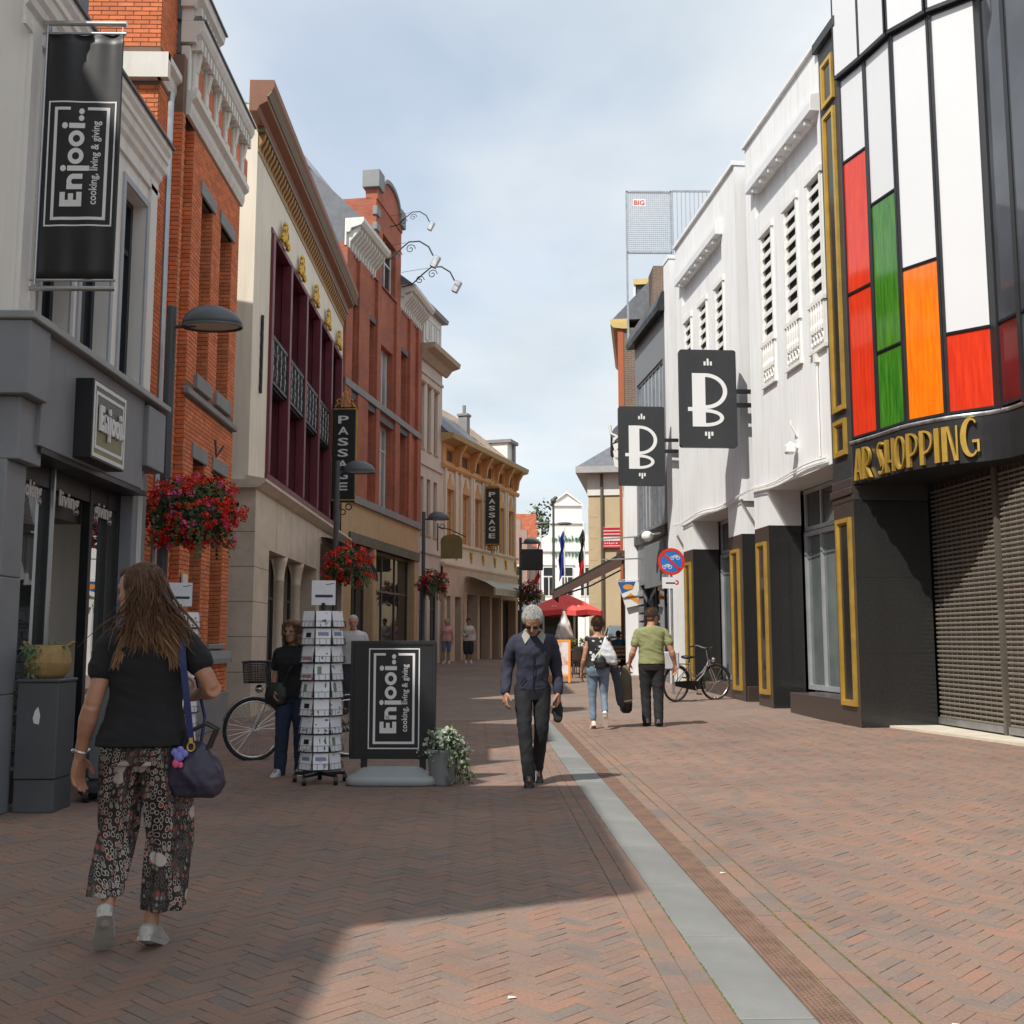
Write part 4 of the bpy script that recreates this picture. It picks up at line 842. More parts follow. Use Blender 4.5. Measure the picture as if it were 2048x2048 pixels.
# fascia under the bay
def smooth_path(pts, k=6):
    out = []
    for i in range(len(pts) - 1):
        p0, p1, p2, p3 = pts[max(i - 1, 0)], pts[i], pts[i + 1], pts[min(i + 2, len(pts) - 1)]
        for j in range(k):
            t = j / k; out.append(tuple(.5 * (2 * b_ + (c - a) * t + (2 * a - 5 * b_ + 4 * c - d) * t * t + (3 * b_ - a - 3 * c + d) * t ** 3) for a, b_, c, d in zip(p0, p1, p2, p3)))
    return out + [pts[-1]]
fp = smooth_path([(.0, .05), (.13, -.66), (.24, -1.40), (.55, -2.02), (1.02, -2.56), (1.10, -3.3), (1.15, -6), (1.2, -13)])
fa = MB(); fa.loft([[(x, y, 3.83) for x, y in fp], [(x, y, 4.47) for x, y in fp]], caps=False, closed=False); fa.f = [f[::-1] for f in fa.f]
fa.poly(*[(x, y, 3.83) for x, y in fp], (9, -13, 3.83), (9, .05, 3.83)); fa.poly(*[(x, y, 4.47) for x, y in fp][::-1], (9, .05, 4.47), (9, -13, 4.47))
fa.build('fascia', mk('black fascia', (.02, .02, .023), .4, var=.1), R1)
rim = MB(); rim.loft([[(x - .012, y, 4.472) for x, y in fp], [(x - .03, y, 4.50) for x, y in fp], [(x - .012, y, 4.53) for x, y in fp]], caps=False, closed=False); rim.build('steel_rim', mk('worn steel rim', (.55, .55, .54), .3, .9, var=.4, vs=6), R1, smooth=True)
# letters wrapped round the fascia
def arc_at(path):
    acc = [0]
    for p, q in zip(path, path[1:]): acc.append(acc[-1] + math.dist(p, q))
    def f(s):
        for k in range(len(acc) - 1):
            if s <= acc[k + 1] or k == len(acc) - 2:
                t = (s - acc[k]) / (acc[k + 1] - acc[k]); p, q = path[k], path[k + 1]; l = acc[k + 1] - acc[k]
                return (p[0] + (q[0] - p[0]) * t, p[1] + (q[1] - p[1]) * t, (q[1] - p[1]) / l, -(q[0] - p[0]) / l)
    return f
arc = arc_at(fp)
def deco(ch):
    t, s = .15, .05
    if ch == 'S': return .42, ring(.21, .74, .2, .26, .05, .06, 40, 230, 14) + [[(.02, .70), (.16, .78), (.36, .30), (.22, .22)]] + ring(.19, .22, .2, .22, .05, .06, -140, 50, 14)
    if ch == 'H': return .48, [rect(0, 0, t, 1), rect(t, .28, .42, .36), rect(.42, 0, .48, 1)]
    if ch == 'O': return .52, ring(.26, .5, .26, .5, .10, .06, 0, 360, 28, .04)
    if ch == 'P': return .46, [rect(0, 0, t, 1), rect(t - .05, .3, t + .03, .36)] + ring(t, .66, .31, .34, .06, .06, -90, 90, 14)
    if ch == 'I': return .18, [rect(0, 0, .17, 1)]
    if ch == 'N': return .50, [rect(0, 0, t + .02, 1), [(t, 1), (t + .08, 1), (.47, 0), (.38, 0)], rect(.44, 0, .5, 1)]
    if ch == 'G': return .58, ring(.3, .5, .3, .5, .12, .07, 50, 310, 22, .05) + [rect(.36, .36, .58, .43), rect(.51, .12, .58, .36)]
    if ch == 'A': return .46, [[(0, 0), (t, 0), (.30, 1), (.2, 1)], [(.38, 0), (.46, 0), (.30, 1), (.24, 1)], rect(.1, .25, .4, .32)]
    if ch == 'R': return .48, [rect(0, 0, t, 1)] + ring(t, .68, .28, .32, .06, .06, -90, 90, 12) + [[(t, .36), (t + .08, .36), (.48, 0), (.40, 0)]]
    return .25, []
s = .16
for ch in 'AR SHOPPING':
    wd, shp = deco(ch); scl = .50 if ch != 'G' else .56
    if shp:
        mb = MB()
        def mp(u, v, d, s=s, scl=scl, ch=ch):
            x, y, nx, ny = arc(s + u * .44); return (x + nx * (.015 + d), y + ny * (.015 + d), 3.90 - (.03 if ch != 'G' else 0) + v * scl)
        strokes(mb, [sh[::-1] for sh in shp], mp, .05); mb.build('letter', gold, R1)
    s += wd * .44 + .035
# shutters
shm = mk('bronze shutter slat', (.29, .255, .21), .45, .4, var=.12, vs=4); shg = glassmat('shutter glazing', (.045, .039, .033), .08, .7)
def shutter(y0, y1):
    T = thing('roller_shutter', 'closed bronze roller shutter between the granite wall and its post' if y0 > -1 else 'closed bronze roller shutter on the near side of the slim post', 'shutter', RM @ Vector((1.28, (y0 + y1) / 2, 0)), RA); h = (y0 - y1) / 2
    sl = MB(); sl.loft([[(.0, -h + .02, 0), (-.008, -h + .02, .006), (-.009, -h + .02, .026), (-.003, -h + .02, .036)], [(.0, h - .02, 0), (-.008, h - .02, .006), (-.009, h - .02, .026), (-.003, h - .02, .036)]], closed=False, caps=False); sm2 = sl.mesh('slat'); sm2.materials.append(shm)
    for k in range(50): link('slat', sm2, None, T).location = (0, 0, .16 + k * .072)
    MB().poly((.03, -h, .1), (.03, -h, 3.85), (.03, h, 3.85), (.03, h, .1)).build('glazing', shg, T)
    b = MB(); n = int(2 * h / .15)
    for k in range(n): b.box(.002, .006, -h + .08 + k * .15, -h + .085 + k * .15, .12, 3.8)
    b.build('link_bars', shm, T); MB().box(-.03, .03, -h, h, .06, .16).build('bottom_rail', galv, T)
    b = MB(); b.box(-.03, .05, -h - .03, -h + .02, 0, 3.85); b.build('post', mk('bronze post', (.24, .21, .17), .4, .6), T)
shutter(0.0, -1.9); shutter(-2.0, -5.2)
b = MB(); b.extr([(.45, .0, 0), (.85, -3.1, 0), (1.0, -13, 0), (1.5, -13, 0), (1.35, 0, 0)], (0, 0, .035)); b.build('threshold', mk('cream threshold', (.62, .56, .46), .6), R1)
b = MB(); b.box(1.35, 9, -13, .0, 0, 3.83); b.build('interior_block', dark_clad, R1)
# ------------------------------------------------------------------ right: two white buildings
def white_house(name, label, u0, u1, piers, lou, door, s0):
    T = thing(name, label, 'building', RO, RA)
    W = MB(); wallface(W, u0, u1, 4.3, 11.75, 0, [(a, b_, 7.28, 9.45, .14) for a, b_ in lou] + [(s0[0], s0[1], 10.0, 10.55, .1)], .14, -1); shell(W, u0, u1, 4.3, 11.75, 0, 8, -1)
    W.poly((0, u0, 4.3), (0, u1, 4.3), (2.5, u1, 4.3), (2.5, u0, 4.3))
    for a, b_ in lou: W.poly((.14, a, 7.28), (.14, b_, 7.28), (.14, b_, 9.45), (.14, a, 9.45))
    W.poly((.1, s0[0], 10), (.1, s0[1], 10), (.1, s0[1], 10.55), (.1, s0[0], 10.55)); W.build('wall', white_p, T)
    MB().box(-.06, .3, u0 - .02, u1 + .02, 11.752, 11.86).build('coping', white_p, T, bevel=.01)
    MB().prof_y([(-.0, 10.55), (-.17, 10.55), (-.17, 10.72), (-.15, 10.86), (0, 10.9)], s0[0] - .12, s0[1] + .1).build('blind_box', mk('white awning box', (.72, .72, .73), .45, var=.05), T, bevel=.008)
    t = MB(); t.box(-.14, -.02, -.03, .03, 10.46, 10.548); am_ = t.mesh('blind_arm'); am_.materials.append(white_paint)
    for k in range(7): link('blind_arm', am_, None, T).location = (0, s0[0] + (s0[1] - s0[0]) * (k + .5) / 7, 0)
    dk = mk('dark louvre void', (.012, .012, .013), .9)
    for a, b_ in lou:
        lw = MB(); lw.box(-.05, .0, a - .1, b_ + .1, 9.45, 9.56); lw.box(-.035, .0, a - .07, a - .002, 6.35, 9.45); lw.box(-.035, 0, b_ + .002, b_ + .07, 6.35, 9.45); lo_ = lw.build('louvre_frame', white_paint, T)
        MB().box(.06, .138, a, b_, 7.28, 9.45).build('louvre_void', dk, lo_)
        sl = MB(); sl.extr([(.0, a + .004, 0), (.05, a + .004, .03), (.05, a + .004, .12), (.0, a + .004, .095)], (0, b_ - a - .008, 0)); sm3 = sl.mesh('slat'); sm3.materials.append(white_paint)
        for k in range(9): link('slat', sm3, None, lo_).location = (0, 0, 7.28 + k * .241)
        b = MB(); b.box(-.06, 0, a - .1, b_ + .1, 6.33, 6.40); b.box(-.06, 0, a - .1, b_ + .1, 7.17, 7.25); b.box(-.012, 0, a, b_, 6.40, 7.17)
        for k in range(5): 
            yc = a + (b_ - a) * (k + .5) / 5; b.lathe([(.028, 6.68), (.04, 6.76), (.02, 6.84), (.03, 7.0), (.02, 7.1), (.035, 7.17)], (-.035, yc, 0), 7)
        for k in range(4):
            yc = a + (b_ - a) * (k + .5) / 4; b.tube([(-.03, yc + .065 * math.cos(t), 6.54 + .08 * math.sin(t)) for t in [math.pi * 2 * q / 8 for q in range(9)]], .016, 5)
        b.build('balustrade', white_paint, T)
    for a, b_, dep in piers:
        p = MB().box(0, dep, a, b_, 0, 3.6).build('pier', granite, T, bevel=.008); MB().box(.0, dep, a, b_, 3.602, 4.298).build('pier_head', white_p, T); MB().box(-.004, .0, a, b_, 0, 3.6).build('pier_face', granite_b, T)
        gold_frame(T, (a + b_) / 2 - .27, (a + b_) / 2 + .27, .3, 3.3, -.004)
    MB().box(.95, 8, u0, u1, 0, 4.298).build('recess_wall', mk('dark recess', (.05, .05, .052), .6), T)
    MB().box(.02, .95, u0 + .0, door[0] + .9, 0, .40).build('step', granite_b, T, bevel=.01)
    al = mk('aluminium frame', (.46, .48, .52), .4, .35); window(T, door[0], door[1], .42, 3.45, .68, al, glassmat('door glass', (.10, .12, .12), .04, .9), -1, fw=.09, fd=.08, nv=2); window(T, door[0], door[1], 3.47, 4.28, .70, al, GLASS, -1, fw=.08, nv=2)
    window(T, u0 + .02, door[0] - .02, .42, 4.25, .76, dark_frame, GLASS, -1, fw=.08, nv=2, hz=(.7,))
    return T
R2 = white_house('white_building', 'white rendered building with three louvred slots beside the black shopping front', .82, 4.92, [(4.05, 4.90, .66)], [(3.4, 4.0), (2.05, 2.65), (.9, 1.45)], (2.3, 3.98), (.95, 4.35))
R3 = white_house('white_building', 'white rendered building with black ground floor next to the narrow pale strip', 5.68, 10.9, [(5.75, 6.70, .66), (9.7, 10.6, .66)], [(9.42, 10.0), (8.03, 8.64), (6.66, 7.25)], (8.0, 9.65), (6.75, 10.3))
gp = thing('recessed_strip', 'dark recessed strip between the two white buildings', 'wall', RM @ Vector((.3, 5.3, 0)), RA); MB().box(0, .3, -.375, .375, 0, 11.5).build('panel', dark_clad, gp); MB().box(.02, .15, -.39, -.25, 3.65, 11.5).build('pier_edge', mk('pale grey render', (.5, .5, .51), .8), gp)
b = MB(); b.tube([(-.05, -.02, 3.7), (-.05, -.02, 10.4)], .06, 8); b.build('downpipe', dark_clad, gp)
gp2 = thing('recessed_strip', 'dark recessed strip with pale edge between white building and grey building', 'wall', RM @ Vector((.3, 11.25, 0)), RA); MB().box(0, .3, -.34, .3, 0, 11.0).build('panel', dark_clad, gp2); MB().box(-.32, .3, .3, .9, 0, 11.75).build('pier_edge', white_p, gp2); MB().box(-.34, .3, .28, .92, 11.75, 11.86).build('coping', white_p, gp2)
# cable along the lower edge
b = MB(); pts = [(-.06, .9 + .5 * k, 4.42 + .04 * math.sin(k * .9) + (.0 if k < 9 else -.03)) for k in range(22)]
b.tube(pts, .018, 6); b.tube([(x - .02, y, z - .05 - .02 * math.sin(y)) for x, y, z in pts], .012, 6); b.xf(RM); tag(b.build('cable_run', white_paint), 'pair of white cables strung along the bottom edge of the white buildings', 'cable')
sl_ = thing('wall_lamp', 'small white floodlight with bracket on the white wall near the pilaster', 'lamp', RM @ Vector((0, 2.35, 4.85)), RA)
b = MB(); b.tube([(0, 0, .2), (-.12, 0, .42), (-.12, 0, .5)], .018, 6); b.tube([(0, 0, .0), (-.15, .05, .1)], .03, 6); b.build('arm', white_paint, sl_); b = MB(); b.box(-.24, -.06, -.09, .09, -.12, .06); b.build('head', white_paint, sl_, bevel=.03)
b = MB(); b.tube([(-.03, 1.25, 4.5), (-.03, 1.25, 6.2)], .018, 6); b.box(-.08, 0, 1.2, 1.3, 6.15, 6.3); b.xf(RM); tag(b.build('conduit', white_paint), 'thin white conduit running up the white wall beside the louvres', 'pipe')
# ------------------------------------------------------------------ right: grey building with dark eave, small white shop and brick house
gr_clad = mk('mid grey cladding', (.20, .21, .225), .5, var=.1, vs=1); R4 = thing('grey_building', 'grey clad building with ribbon glazing under a projecting black eave', 'building', RO, RA)
W = MB(); o4 = [(12.5, 15.9, 4.6, 9.2, .1), (12.4, 15.8, .4, 3.0, .3)]; wallface(W, 12.15, 16.1, 0, 10.6, 0, o4, .1, -1); shell(W, 12.15, 16.1, 0, 10.6, 0, 8, -1); W.build('wall', gr_clad, R4)
window(R4, 12.5, 15.9, 4.6, 9.2, .04, galv, glassmat('pale reflecting glass', (.12, .14, .16), .05, .9), -1, fw=.07, nv=7); window(R4, 12.4, 15.8, .4, 3.0, .2, dark_frame, GLASS, -1, fw=.1, nv=3)
MB().prof_y([(.3, 10.5), (-.22, 10.45), (-.25, 10.6), (-.1, 11.0), (.3, 11.1)], 12.1, 16.3).build('eave', black_m, R4)
MB().prof_y([(.05, 4.2), (-.10, 4.25), (-.10, 4.5), (.05, 4.6)], 12.2, 16.2).build('sill_band', black_m, R4)
b = MB(); b.box(-.09, -.0, 12.6, 14.8, 2.85, 4.1); b.build('blank_sign', gr_clad, R4, bevel=.01)
for k in range(10): MB().box(-.03, -.002, 15.3, 16.0, .5 + k * .24, .68 + k * .24).build('slat', galv, R4)
R5 = thing('white_shop', 'small white shop with carved bargeboards behind the green awning', 'building', RM @ Vector((-.38, 16.2, 0)), R_(-6))
W = MB(); o5 = [(.5, 1.6, 4.3, 6.2, .12), (2.0, 3.2, 4.3, 6.2, .12), (.3, 3.4, .3, 3.2, .4)]; wallface(W, 0, 3.6, 0, 7.6, 0, o5, .12, -1); shell(W, 0, 3.6, 0, 7.6, 0, 8, -1); W.build('wall', white_p, R5)
for o in o5[:2]: window(R5, *o[:4], .06, dark_frame, GLASS, -1, nv=2, hz=(.65,))
window(R5, *o5[2][:4], .25, mk('mahogany', (.10, .03, .018), .45), GLASS, -1, nv=3, fw=.12)
b = MB(); b.prof_y([(-.25, 7.5), (-.4, 7.7), (-.3, 7.9), (1.5, 9.6), (1.5, 7.5)], -.1, 3.7); b.build('roof', slate, R5)
b = MB()
for k in range(4): b.extr([(-.05 - .1 * k, -.12, 6.6 + .28 * k), (-.28, -.12, 6.7 + .26 * k), (-.33, -.12, 7.0 + .2 * k), (-.05, -.12, 7.0 + .25 * k)], (0, .1, 0))
b.tube([(-.1, -.08, 7.6), (-.38, -.08, 7.75), (-.42, -.08, 8.0)], .05, 6); b.build('bargeboard', white_paint, R5)
R6 = thing('tall_brick_house', 'tall brick house with yellow eaves board rising behind the grey building', 'building', RM @ Vector((.55, 20.0, 0)), R_(-8))
br_b = brickmat('brown brickwork', (.22, .13, .085), (.15, .10, .075), (.26, .22, .18)); W = MB(); wallface(W, 0, 6, 0, 12.3, -.25, [], .1, -1); shell(W, 0, 6, 0, 12.3, -.25, 7, -1); W.extr([(.3, .0, 12.3), (7, 0, 12.3), (2.3, 0, 15.3)], (0, .3, 0)); W.build('wall', br_b, R6)
MB().box(-.30, -.1, -.02, 6, 0, 12.3).build('facing', mk('orange facing brick', (.42, .12, .05), .8), R6)
b = MB(); b.prof_y([(-.1, 12.25), (-.45, 12.3), (-.55, 12.42), (-.55, 12.6), (.05, 12.6), (.05, 12.25)], -.1, 6.1); b.build('eaves_board', mk('yellow eaves paint', (.62, .46, .17), .6), R6)
MB().prof_y([(-.5, 12.62), (2.3, 15.5), (7, 12.6)], .05, 6.1).build('roof', slate, R6)
b = MB(); b.box(.35, 1.2, .2, 1.2, 13.0, 13.9); b.build('dormer', anthracite, R6); MB().box(.28, 1.3, .1, 1.3, 13.9, 14.1).build('dormer_eave', MC['yellow eaves paint'], R6); MB().box(.27, .35, .15, .25, 12.9, 13.9).build('dormer_post', white_paint, R6)
b = MB(); b.tube([(1.0, -.03, 10.2), (1.0, -.03, 11.2)], .03, 6); b.tube([(.85, -.03, 10.5), (1.15, -.03, 10.9)], .03, 6); b.build('wall_anchor', iron, R6)
# rooftop mesh screen
MS = thing('mesh_screen', 'wire mesh screen with small red lettered plate standing on the roof edge', 'screen', (4.25, 33.6, 12.5), 0)
b = MB(); wv, hv = 1.45, 2.05
for i in range(23): b.box(.0 + wv * i / 22 - .006, wv * i / 22 + .006, -.006, .006, 1.3, 1.3 + hv)
for k in range(31): b.box(0, wv, -.005, .005, 1.3 + hv * k / 30 - .006, 1.3 + hv * k / 30 + .006)
b.build('wire_mesh', galv, MS, kind='stuff'); b = MB()
for x in (0, wv): b.box(x - .03, x + .03, -.03, .03, -1.6, 1.33 + hv)
b.box(0, wv, -.03, .03, 1.27, 1.33); b.box(0, wv, -.03, .03, 1.3 + hv - .03, 1.3 + hv + .03); b.build('frame', galv, MS)
b = MB(); b.box(.2, .62, -.03, -.015, 2.85, 3.1); pl = b.build('plate', white_print, MS); b = MB(); text(b, 'BIG', .34, .16, lambda u, v, d: (.24 + u, -.032 - d, 2.895 + v), .002, .02); b.build('lettering', mk('red print', (.55, .05, .03), .5), pl)
b = MB()
for k in range(9): b.box(wv + .05 + k * .14, wv + .07 + k * .14, .0, .02, 1.0, 3.4)
b.box(wv, wv + 1.3, -.01, .03, 3.36, 3.42); b.build('railing', galv, MS); MB().box(.85, 1.9, .1, 1.2, -2, .9).build('plinth', br_b, MS)
# ------------------------------------------------------------------ far end of the street
bs_w = mk('sandstone render', (.55, .44, .28), .85, var=.08, vs=.8); HB = thing('sandstone_building', 'sandstone coloured building with white frieze and grey hipped roof', 'building', (4.32, 49.5, 0), R_(-9))
W = MB(); W.box(0, 7, 0, 9, 0, 8.0); W.build('wall', bs_w, HB)
for k in range(14): MB().box(-.02, .25 + (.18 if k % 2 else 0), -.008, .0, .5 + k * .5, .98 + k * .5).build('quoin', bs_w, HB)
MB().box(-.05, 7, -.06, 9, 8.0, 9.0).build('frieze', white_paint, HB); MB().box(-.55, 7.5, -.55, 9.5, 9.0, 9.3).build('eaves', mk('grey eaves', (.42, .42, .41), .6), HB)
b = MB(); b.poly((-.5, -.5, 9.3), (7.5, -.5, 9.3), (3.6, 3.2, 12.4)); b.poly((-.5, 9.5, 9.3), (-.5, -.5, 9.3), (3.6, 3.2, 12.4), (3.6, 6, 12.4)); b.poly((7.5, -.5, 9.3), (7.5, 9.5, 9.3), (3.6, 6, 12.4), (3.6, 3.2, 12.4)); b.poly((7.5, 9.5, 9.3), (-.5, 9.5, 9.3), (3.6, 6, 12.4)); b.build('roof', slate, HB)
MB().tube([(.62, -.08, .3), (.62, -.08, 9.0)], .07, 8).build('downpipe', mk('brown downpipe', (.12, .1, .07), .6), HB)
for i in range(1):
    o = MB(); window2 = None
b = MB(); b.box(1.62, 2.5, -.06, .02, 3.4, 5.6); wfx = b.build('window', white_paint, HB); MB().box(1.7, 2.04, -.075, -.06, 3.5, 4.7).build('pane', GLASS, wfx); MB().box(2.1, 2.42, -.075, -.06, 3.5, 4.7).build('pane', GLASS, wfx); MB().box(1.7, 2.42, -.075, -.06, 4.8, 5.4).build('pane', GLASS, wfx)
sgn = thing('striped_sign', 'red and white striped sign board with white letters on the sandstone wall', 'sign', (4.86, 49.30, 5.55), R_(-9)); redp = mk('sign red', (.55, .01, .025), .5)
MB().box(0, .95, .0, .04, 0, .95).build('board', white_print, sgn)
for z0, z1 in ((.0, .08), (.13, .33), (.53, .62), (.68, .77), (.83, .94)): MB().box(-.002, .952, -.012, -.001, z0, z1).build('stripe', redp, sgn)
b = MB(); marks(b, 6, .62, .1, lambda u, v, d: (.16 + u, -.014 - d, .18 + v), .002, 3); b.build('lettering', white_print, sgn)
WG = thing('white_gable_house', 'white plastered house with scrolled gable and green lettering at the end of the street', 'building', (3.55, 90, .56), 0)
wv = mk('bright white plaster', (.82, .81, .77), .8, var=.03); out = [(0, 0), (4.9, 0), (4.9, 8.2), (4.75, 9.2), (4.0, 9.6), (3.75, 10.6), (3.7, 12.0), (3.6, 12.2), (2.45, 13.0), (1.3, 12.2), (1.2, 12.0), (1.15, 10.6), (.9, 9.6), (.2, 9.2), (0, 8.2)]
MB().extr([(x, 0, z) for x, z in out], (0, .5, 0)).build('gable_wall', wv, WG); MB().box(.1, 4.8, .5, 9, 0, 8.0).build('side_wall', wv, WG)
b = MB(); b.extr([(-.1, .4, 8.0), (5.0, .4, 8.0), (2.45, .4, 12.2)], (0, 9, 0)); rt_ = mk('orange roof tiles', (.30, .085, .038), .85, var=.4, vs=3, bump=.8, bs=9); b.build('roof', rt_, WG)
b = MB()
for x0, x1, z in ((1.0, 3.9, 10.5), (1.05, 3.85, 12.0), (-.1, 5.0, 8.15)): b.box(x0, x1, -.14, 0, z, z + .16)
for s_ in (0, 1):
    pts = [(1.2, 12.15), (2.45, 13.05), (3.7, 12.15)]; b.extr([(pts[s_][0], -.14, pts[s_][1]), (pts[s_ + 1][0], -.14, pts[s_ + 1][1]), (pts[s_ + 1][0], -.14, pts[s_ + 1][1] + .16), (pts[s_][0], -.14, pts[s_][1] + .16)], (0, .6, 0))
for x in (-.05, 4.65): b.box(x, x + .3, -.1, .3, 8.2, 9.0); b.ell((x + .15, .1, 9.15), (.2, .2, .25), 8, 6)
b.build('moulding', wv, WG)
gt = mk('green lettering', (.01, .16, .07), .5)
for k, z in ((0, 9.0), (1, 7.75)):
    b = MB(); marks(b, 9, 2.5, .5, lambda u, v, d: (1.2 + u, -.05 - d, z + v), .04, k); b.build('lettering', gt, WG)
for k in range(3):
    x = .45 + k * 1.55; b = MB(); b.box(x, x + .95, -.05, .0, 4.4, 6.9); f_ = b.build('window', wv, WG)
    for a in (.05, .52): MB().box(x + a, x + a + .38, -.07, -.05, 4.5, 6.0).build('pane', GLASS, f_); 
    MB().box(x + .05, x + .9, -.07, -.05, 6.12, 6.8).build('pane', GLASS, f_)
    b = MB(); arch = [(x + .47 + .62 * math.cos(t), 7.0 + .45 * math.sin(t)) for t in [math.pi * q / 8 for q in range(9)]]; b.extr([(p, -.12, q) for p, q in arch], (0, .12, 0)); b.build('window_head', wv, WG)
HL = thing('tiled_house', 'low house with wide orange tiled roof beside the white gable', 'building', (-4, 93, 1.8), 0)
MB().box(0, 7.4, 0, 8, -1.4, 7.6).build('wall', mk('pink brick far', (.42, .27, .21), .85), HL); b = MB(); b.poly((-.3, -.3, 7.5), (7.7, -.3, 7.5), (7.7, 4, 10.9), (-.3, 4, 10.9)); b.poly((7.7, 8.3, 7.5), (-.3, 8.3, 7.5), (-.3, 4, 10.9), (7.7, 4, 10.9)); b.build('roof', rt_, HL)
for k in range(3):
    b = MB(); b.box(4.6 + k * 1.0, 5.3 + k * 1.0, -.05, 0, 3, 4.6); f_ = b.build('window', white_paint, HL); MB().box(4.68 + k, 4.92 + k, -.06, -.05, 3.1, 4.5).build('pane', GLASS, f_); MB().box(4.98 + k, 5.22 + k, -.06, -.05, 3.1, 4.5).build('pane', GLASS, f_)
SGH = thing('stepped_gable_house', 'pinkish brick house with crow stepped gable past the ochre building', 'building', (-1.5, 60, .5), R_(-8)); st = [(-4, 0), (3.3, 0)] + [q for k in range(8) for q in ((3.3 - .36 * k, 6.4 + .55 * k), (3.3 - .36 * k, 6.95 + .55 * k))] + [(-4, 11)]
MB().extr([(x, 0, z) for x, z in st], (0, .4, 0)).build('gable_wall', mk('pale pink brick', (.40, .28, .24), .85, var=.15), SGH); MB().box(-4, 3.2, .4, 8, 0, 6.4).build('side_wall', MC['pale pink brick'], SGH)
b = MB(); b.box(2.2, 3.0, -.05, 0, 3.4, 5.0); f_ = b.build('window', white_paint, SGH); MB().box(2.28, 2.56, -.06, -.05, 3.5, 4.9).build('pane', GLASS, f_); MB().box(2.64, 2.92, -.06, -.05, 3.5, 4.9).build('pane', GLASS, f_)
# unseen house across the side street; eaves and roof shaped to shade the street
OS = thing('corner_house', 'plain cream corner house across the side street with eaves shaped for its shadow', 'building', (-5.0, -9, 0))
W = MB(); oz = [(y, y + 1.1, z, z + 1.7) for z in (1.0, 4.6) for y in (1, 3.2, 5.4, 7.6, 9.8, 12.0)]; wallface(W, 0, 14.3, 0, 8.3, 0, oz, .2); shell(W, 0, 14.3, 0, 8.3, 0, 10); W.build('wall', cream, OS)
for o in oz: window(OS, *o, -.1, white_paint, GLASS, nv=2, hz=(.7,))
MB().extr([(-.3, 9.3, 8.302), (0, 9.37, 8.302), (1.43, 10.02, 8.302), (1.43, 14.3, 8.302), (-.3, 14.3, 8.302)], (0, 0, .16)).build('eaves', stone_l, OS); MB().prof_y([(-2.6, 8.3), (-2.9, 14.7), (-10, 14.7), (-10, 8.3)], 10.5, 14.3).build('roof', slate, OS)  # added slab and roof block, out of view, cut to place their shadow edges
# ------------------------------------------------------------------ street lamps with hanging baskets
leafm = mk('leaf green', (.045, .085, .02), .6, var=.4, vs=14, isl=.45); petal_r = mk('red petals', (.75, .028, .015), .6, var=.2, vs=20, isl=.3); petal_p = mk('pink petals', (.75, .09, .28), .6, var=.2, vs=20, isl=.3); petal_d = mk('dark red petals', (.30, .012, .015), .6, var=.2, vs=20, isl=.3)
def leaf(mb, p, n, s, rn, kind=0):
    n = Vector(n).normalized(); a = n.orthogonal().normalized(); a = Matrix.Rotation(rn.uniform(0, 6.28), 3, n) @ a; b = n.cross(a); p = Vector(p); dr = n * s * rn.uniform(-.25, .25)
    if kind == 0: mb.add([p - a * s * .5, p - b * s * .42 + dr * .4, p + a * s * .5 + dr, p + b * s * .42 + dr * .4], [(0, 1, 2, 3)])
    else: mb.add([p - a * s * .5, p - b * s * .5 - a * s * .1, p - b * s * .3 + a * s * .28, p + a * s * .62 + dr, p + b * s * .3 + a * s * .28, p + b * s * .5 - a * s * .1], [(0, 1, 2, 3, 4, 5)])
FH = []
for vi, pm in enumerate((petal_r, petal_p, petal_d)):
    r_ = random.Random(vi); t = MB()
    for k in range(26):
        d = Vector((r_.gauss(0, 1), r_.gauss(0, 1), r_.gauss(0, 1))).normalized(); p = d * .042 * r_.uniform(.75, 1.05); leaf(t, p, d + Vector((r_.gauss(0, .4), r_.gauss(0, .4), r_.gauss(0, .4))), .03, r_)
    me = t.mesh('flower'); me.materials.append(pm); FH.append(me)
def flower_basket(name, label, loc, rad, nl, nf, mixw, seed, ls=.05):
    rn = random.Random(seed); T = thing(name, label, 'flower basket', loc, 0, 'hanging flower baskets on the lamp posts')
    lf = MB()
    def pt(lo=.55):
        d = Vector((rn.gauss(0, 1), rn.gauss(0, 1), rn.gauss(0, 1) + .1)).normalized(); k = rn.uniform(lo, 1.0) * (1 + .42 * noise.noise(d * 2.4 + Vector((seed, 0, 0)))); return d, Vector((d.x * rad[0], d.y * rad[1], d.z * rad[2])) * k
    for k in range(nl):
        d, p = pt(); leaf(lf, p, d + Vector((rn.gauss(0, .5), rn.gauss(0, .5), rn.gauss(0, .5))), ls * rn.uniform(.6, 1.3), rn, 1)
    for k in range(26):
        a = rn.uniform(0, 6.28); p = Vector((math.cos(a) * rad[0] * .75, math.sin(a) * rad[1] * .75, -rad[2] * .35)); ln = rn.uniform(.12, .42)
        for q in range(9): leaf(lf, p + Vector((math.cos(a) * .1 * q / 8, math.sin(a) * .1 * q / 8, -ln * q / 8)) + Vector((rn.gauss(0, .015), rn.gauss(0, .015), 0)), (math.cos(a), math.sin(a) - .3, .3), ls * rn.uniform(.6, 1.1), rn, 1)
    lf.build('foliage', leafm, T, kind='stuff')
    b = MB(); b.lathe([(.05, -.3), (.22, -.26), (.3, -.1), (.3, .02)], (0, 0, 0), 12); b.build('bowl', anthracite, T)
    for k in range(nf):
        d, p = pt(.86)
        if d.y > .55: continue
        me = FH[rn.choices((0, 1, 2), mixw)[0]]; o = link('flower', me, None, T); o.location = p * 1.06; s_ = rn.uniform(.7, 1.45) * ls / .05; o.scale = (s_,) * 3; o.rotation_euler = (rn.uniform(0, 6), rn.uniform(0, 6), 0)
    return T
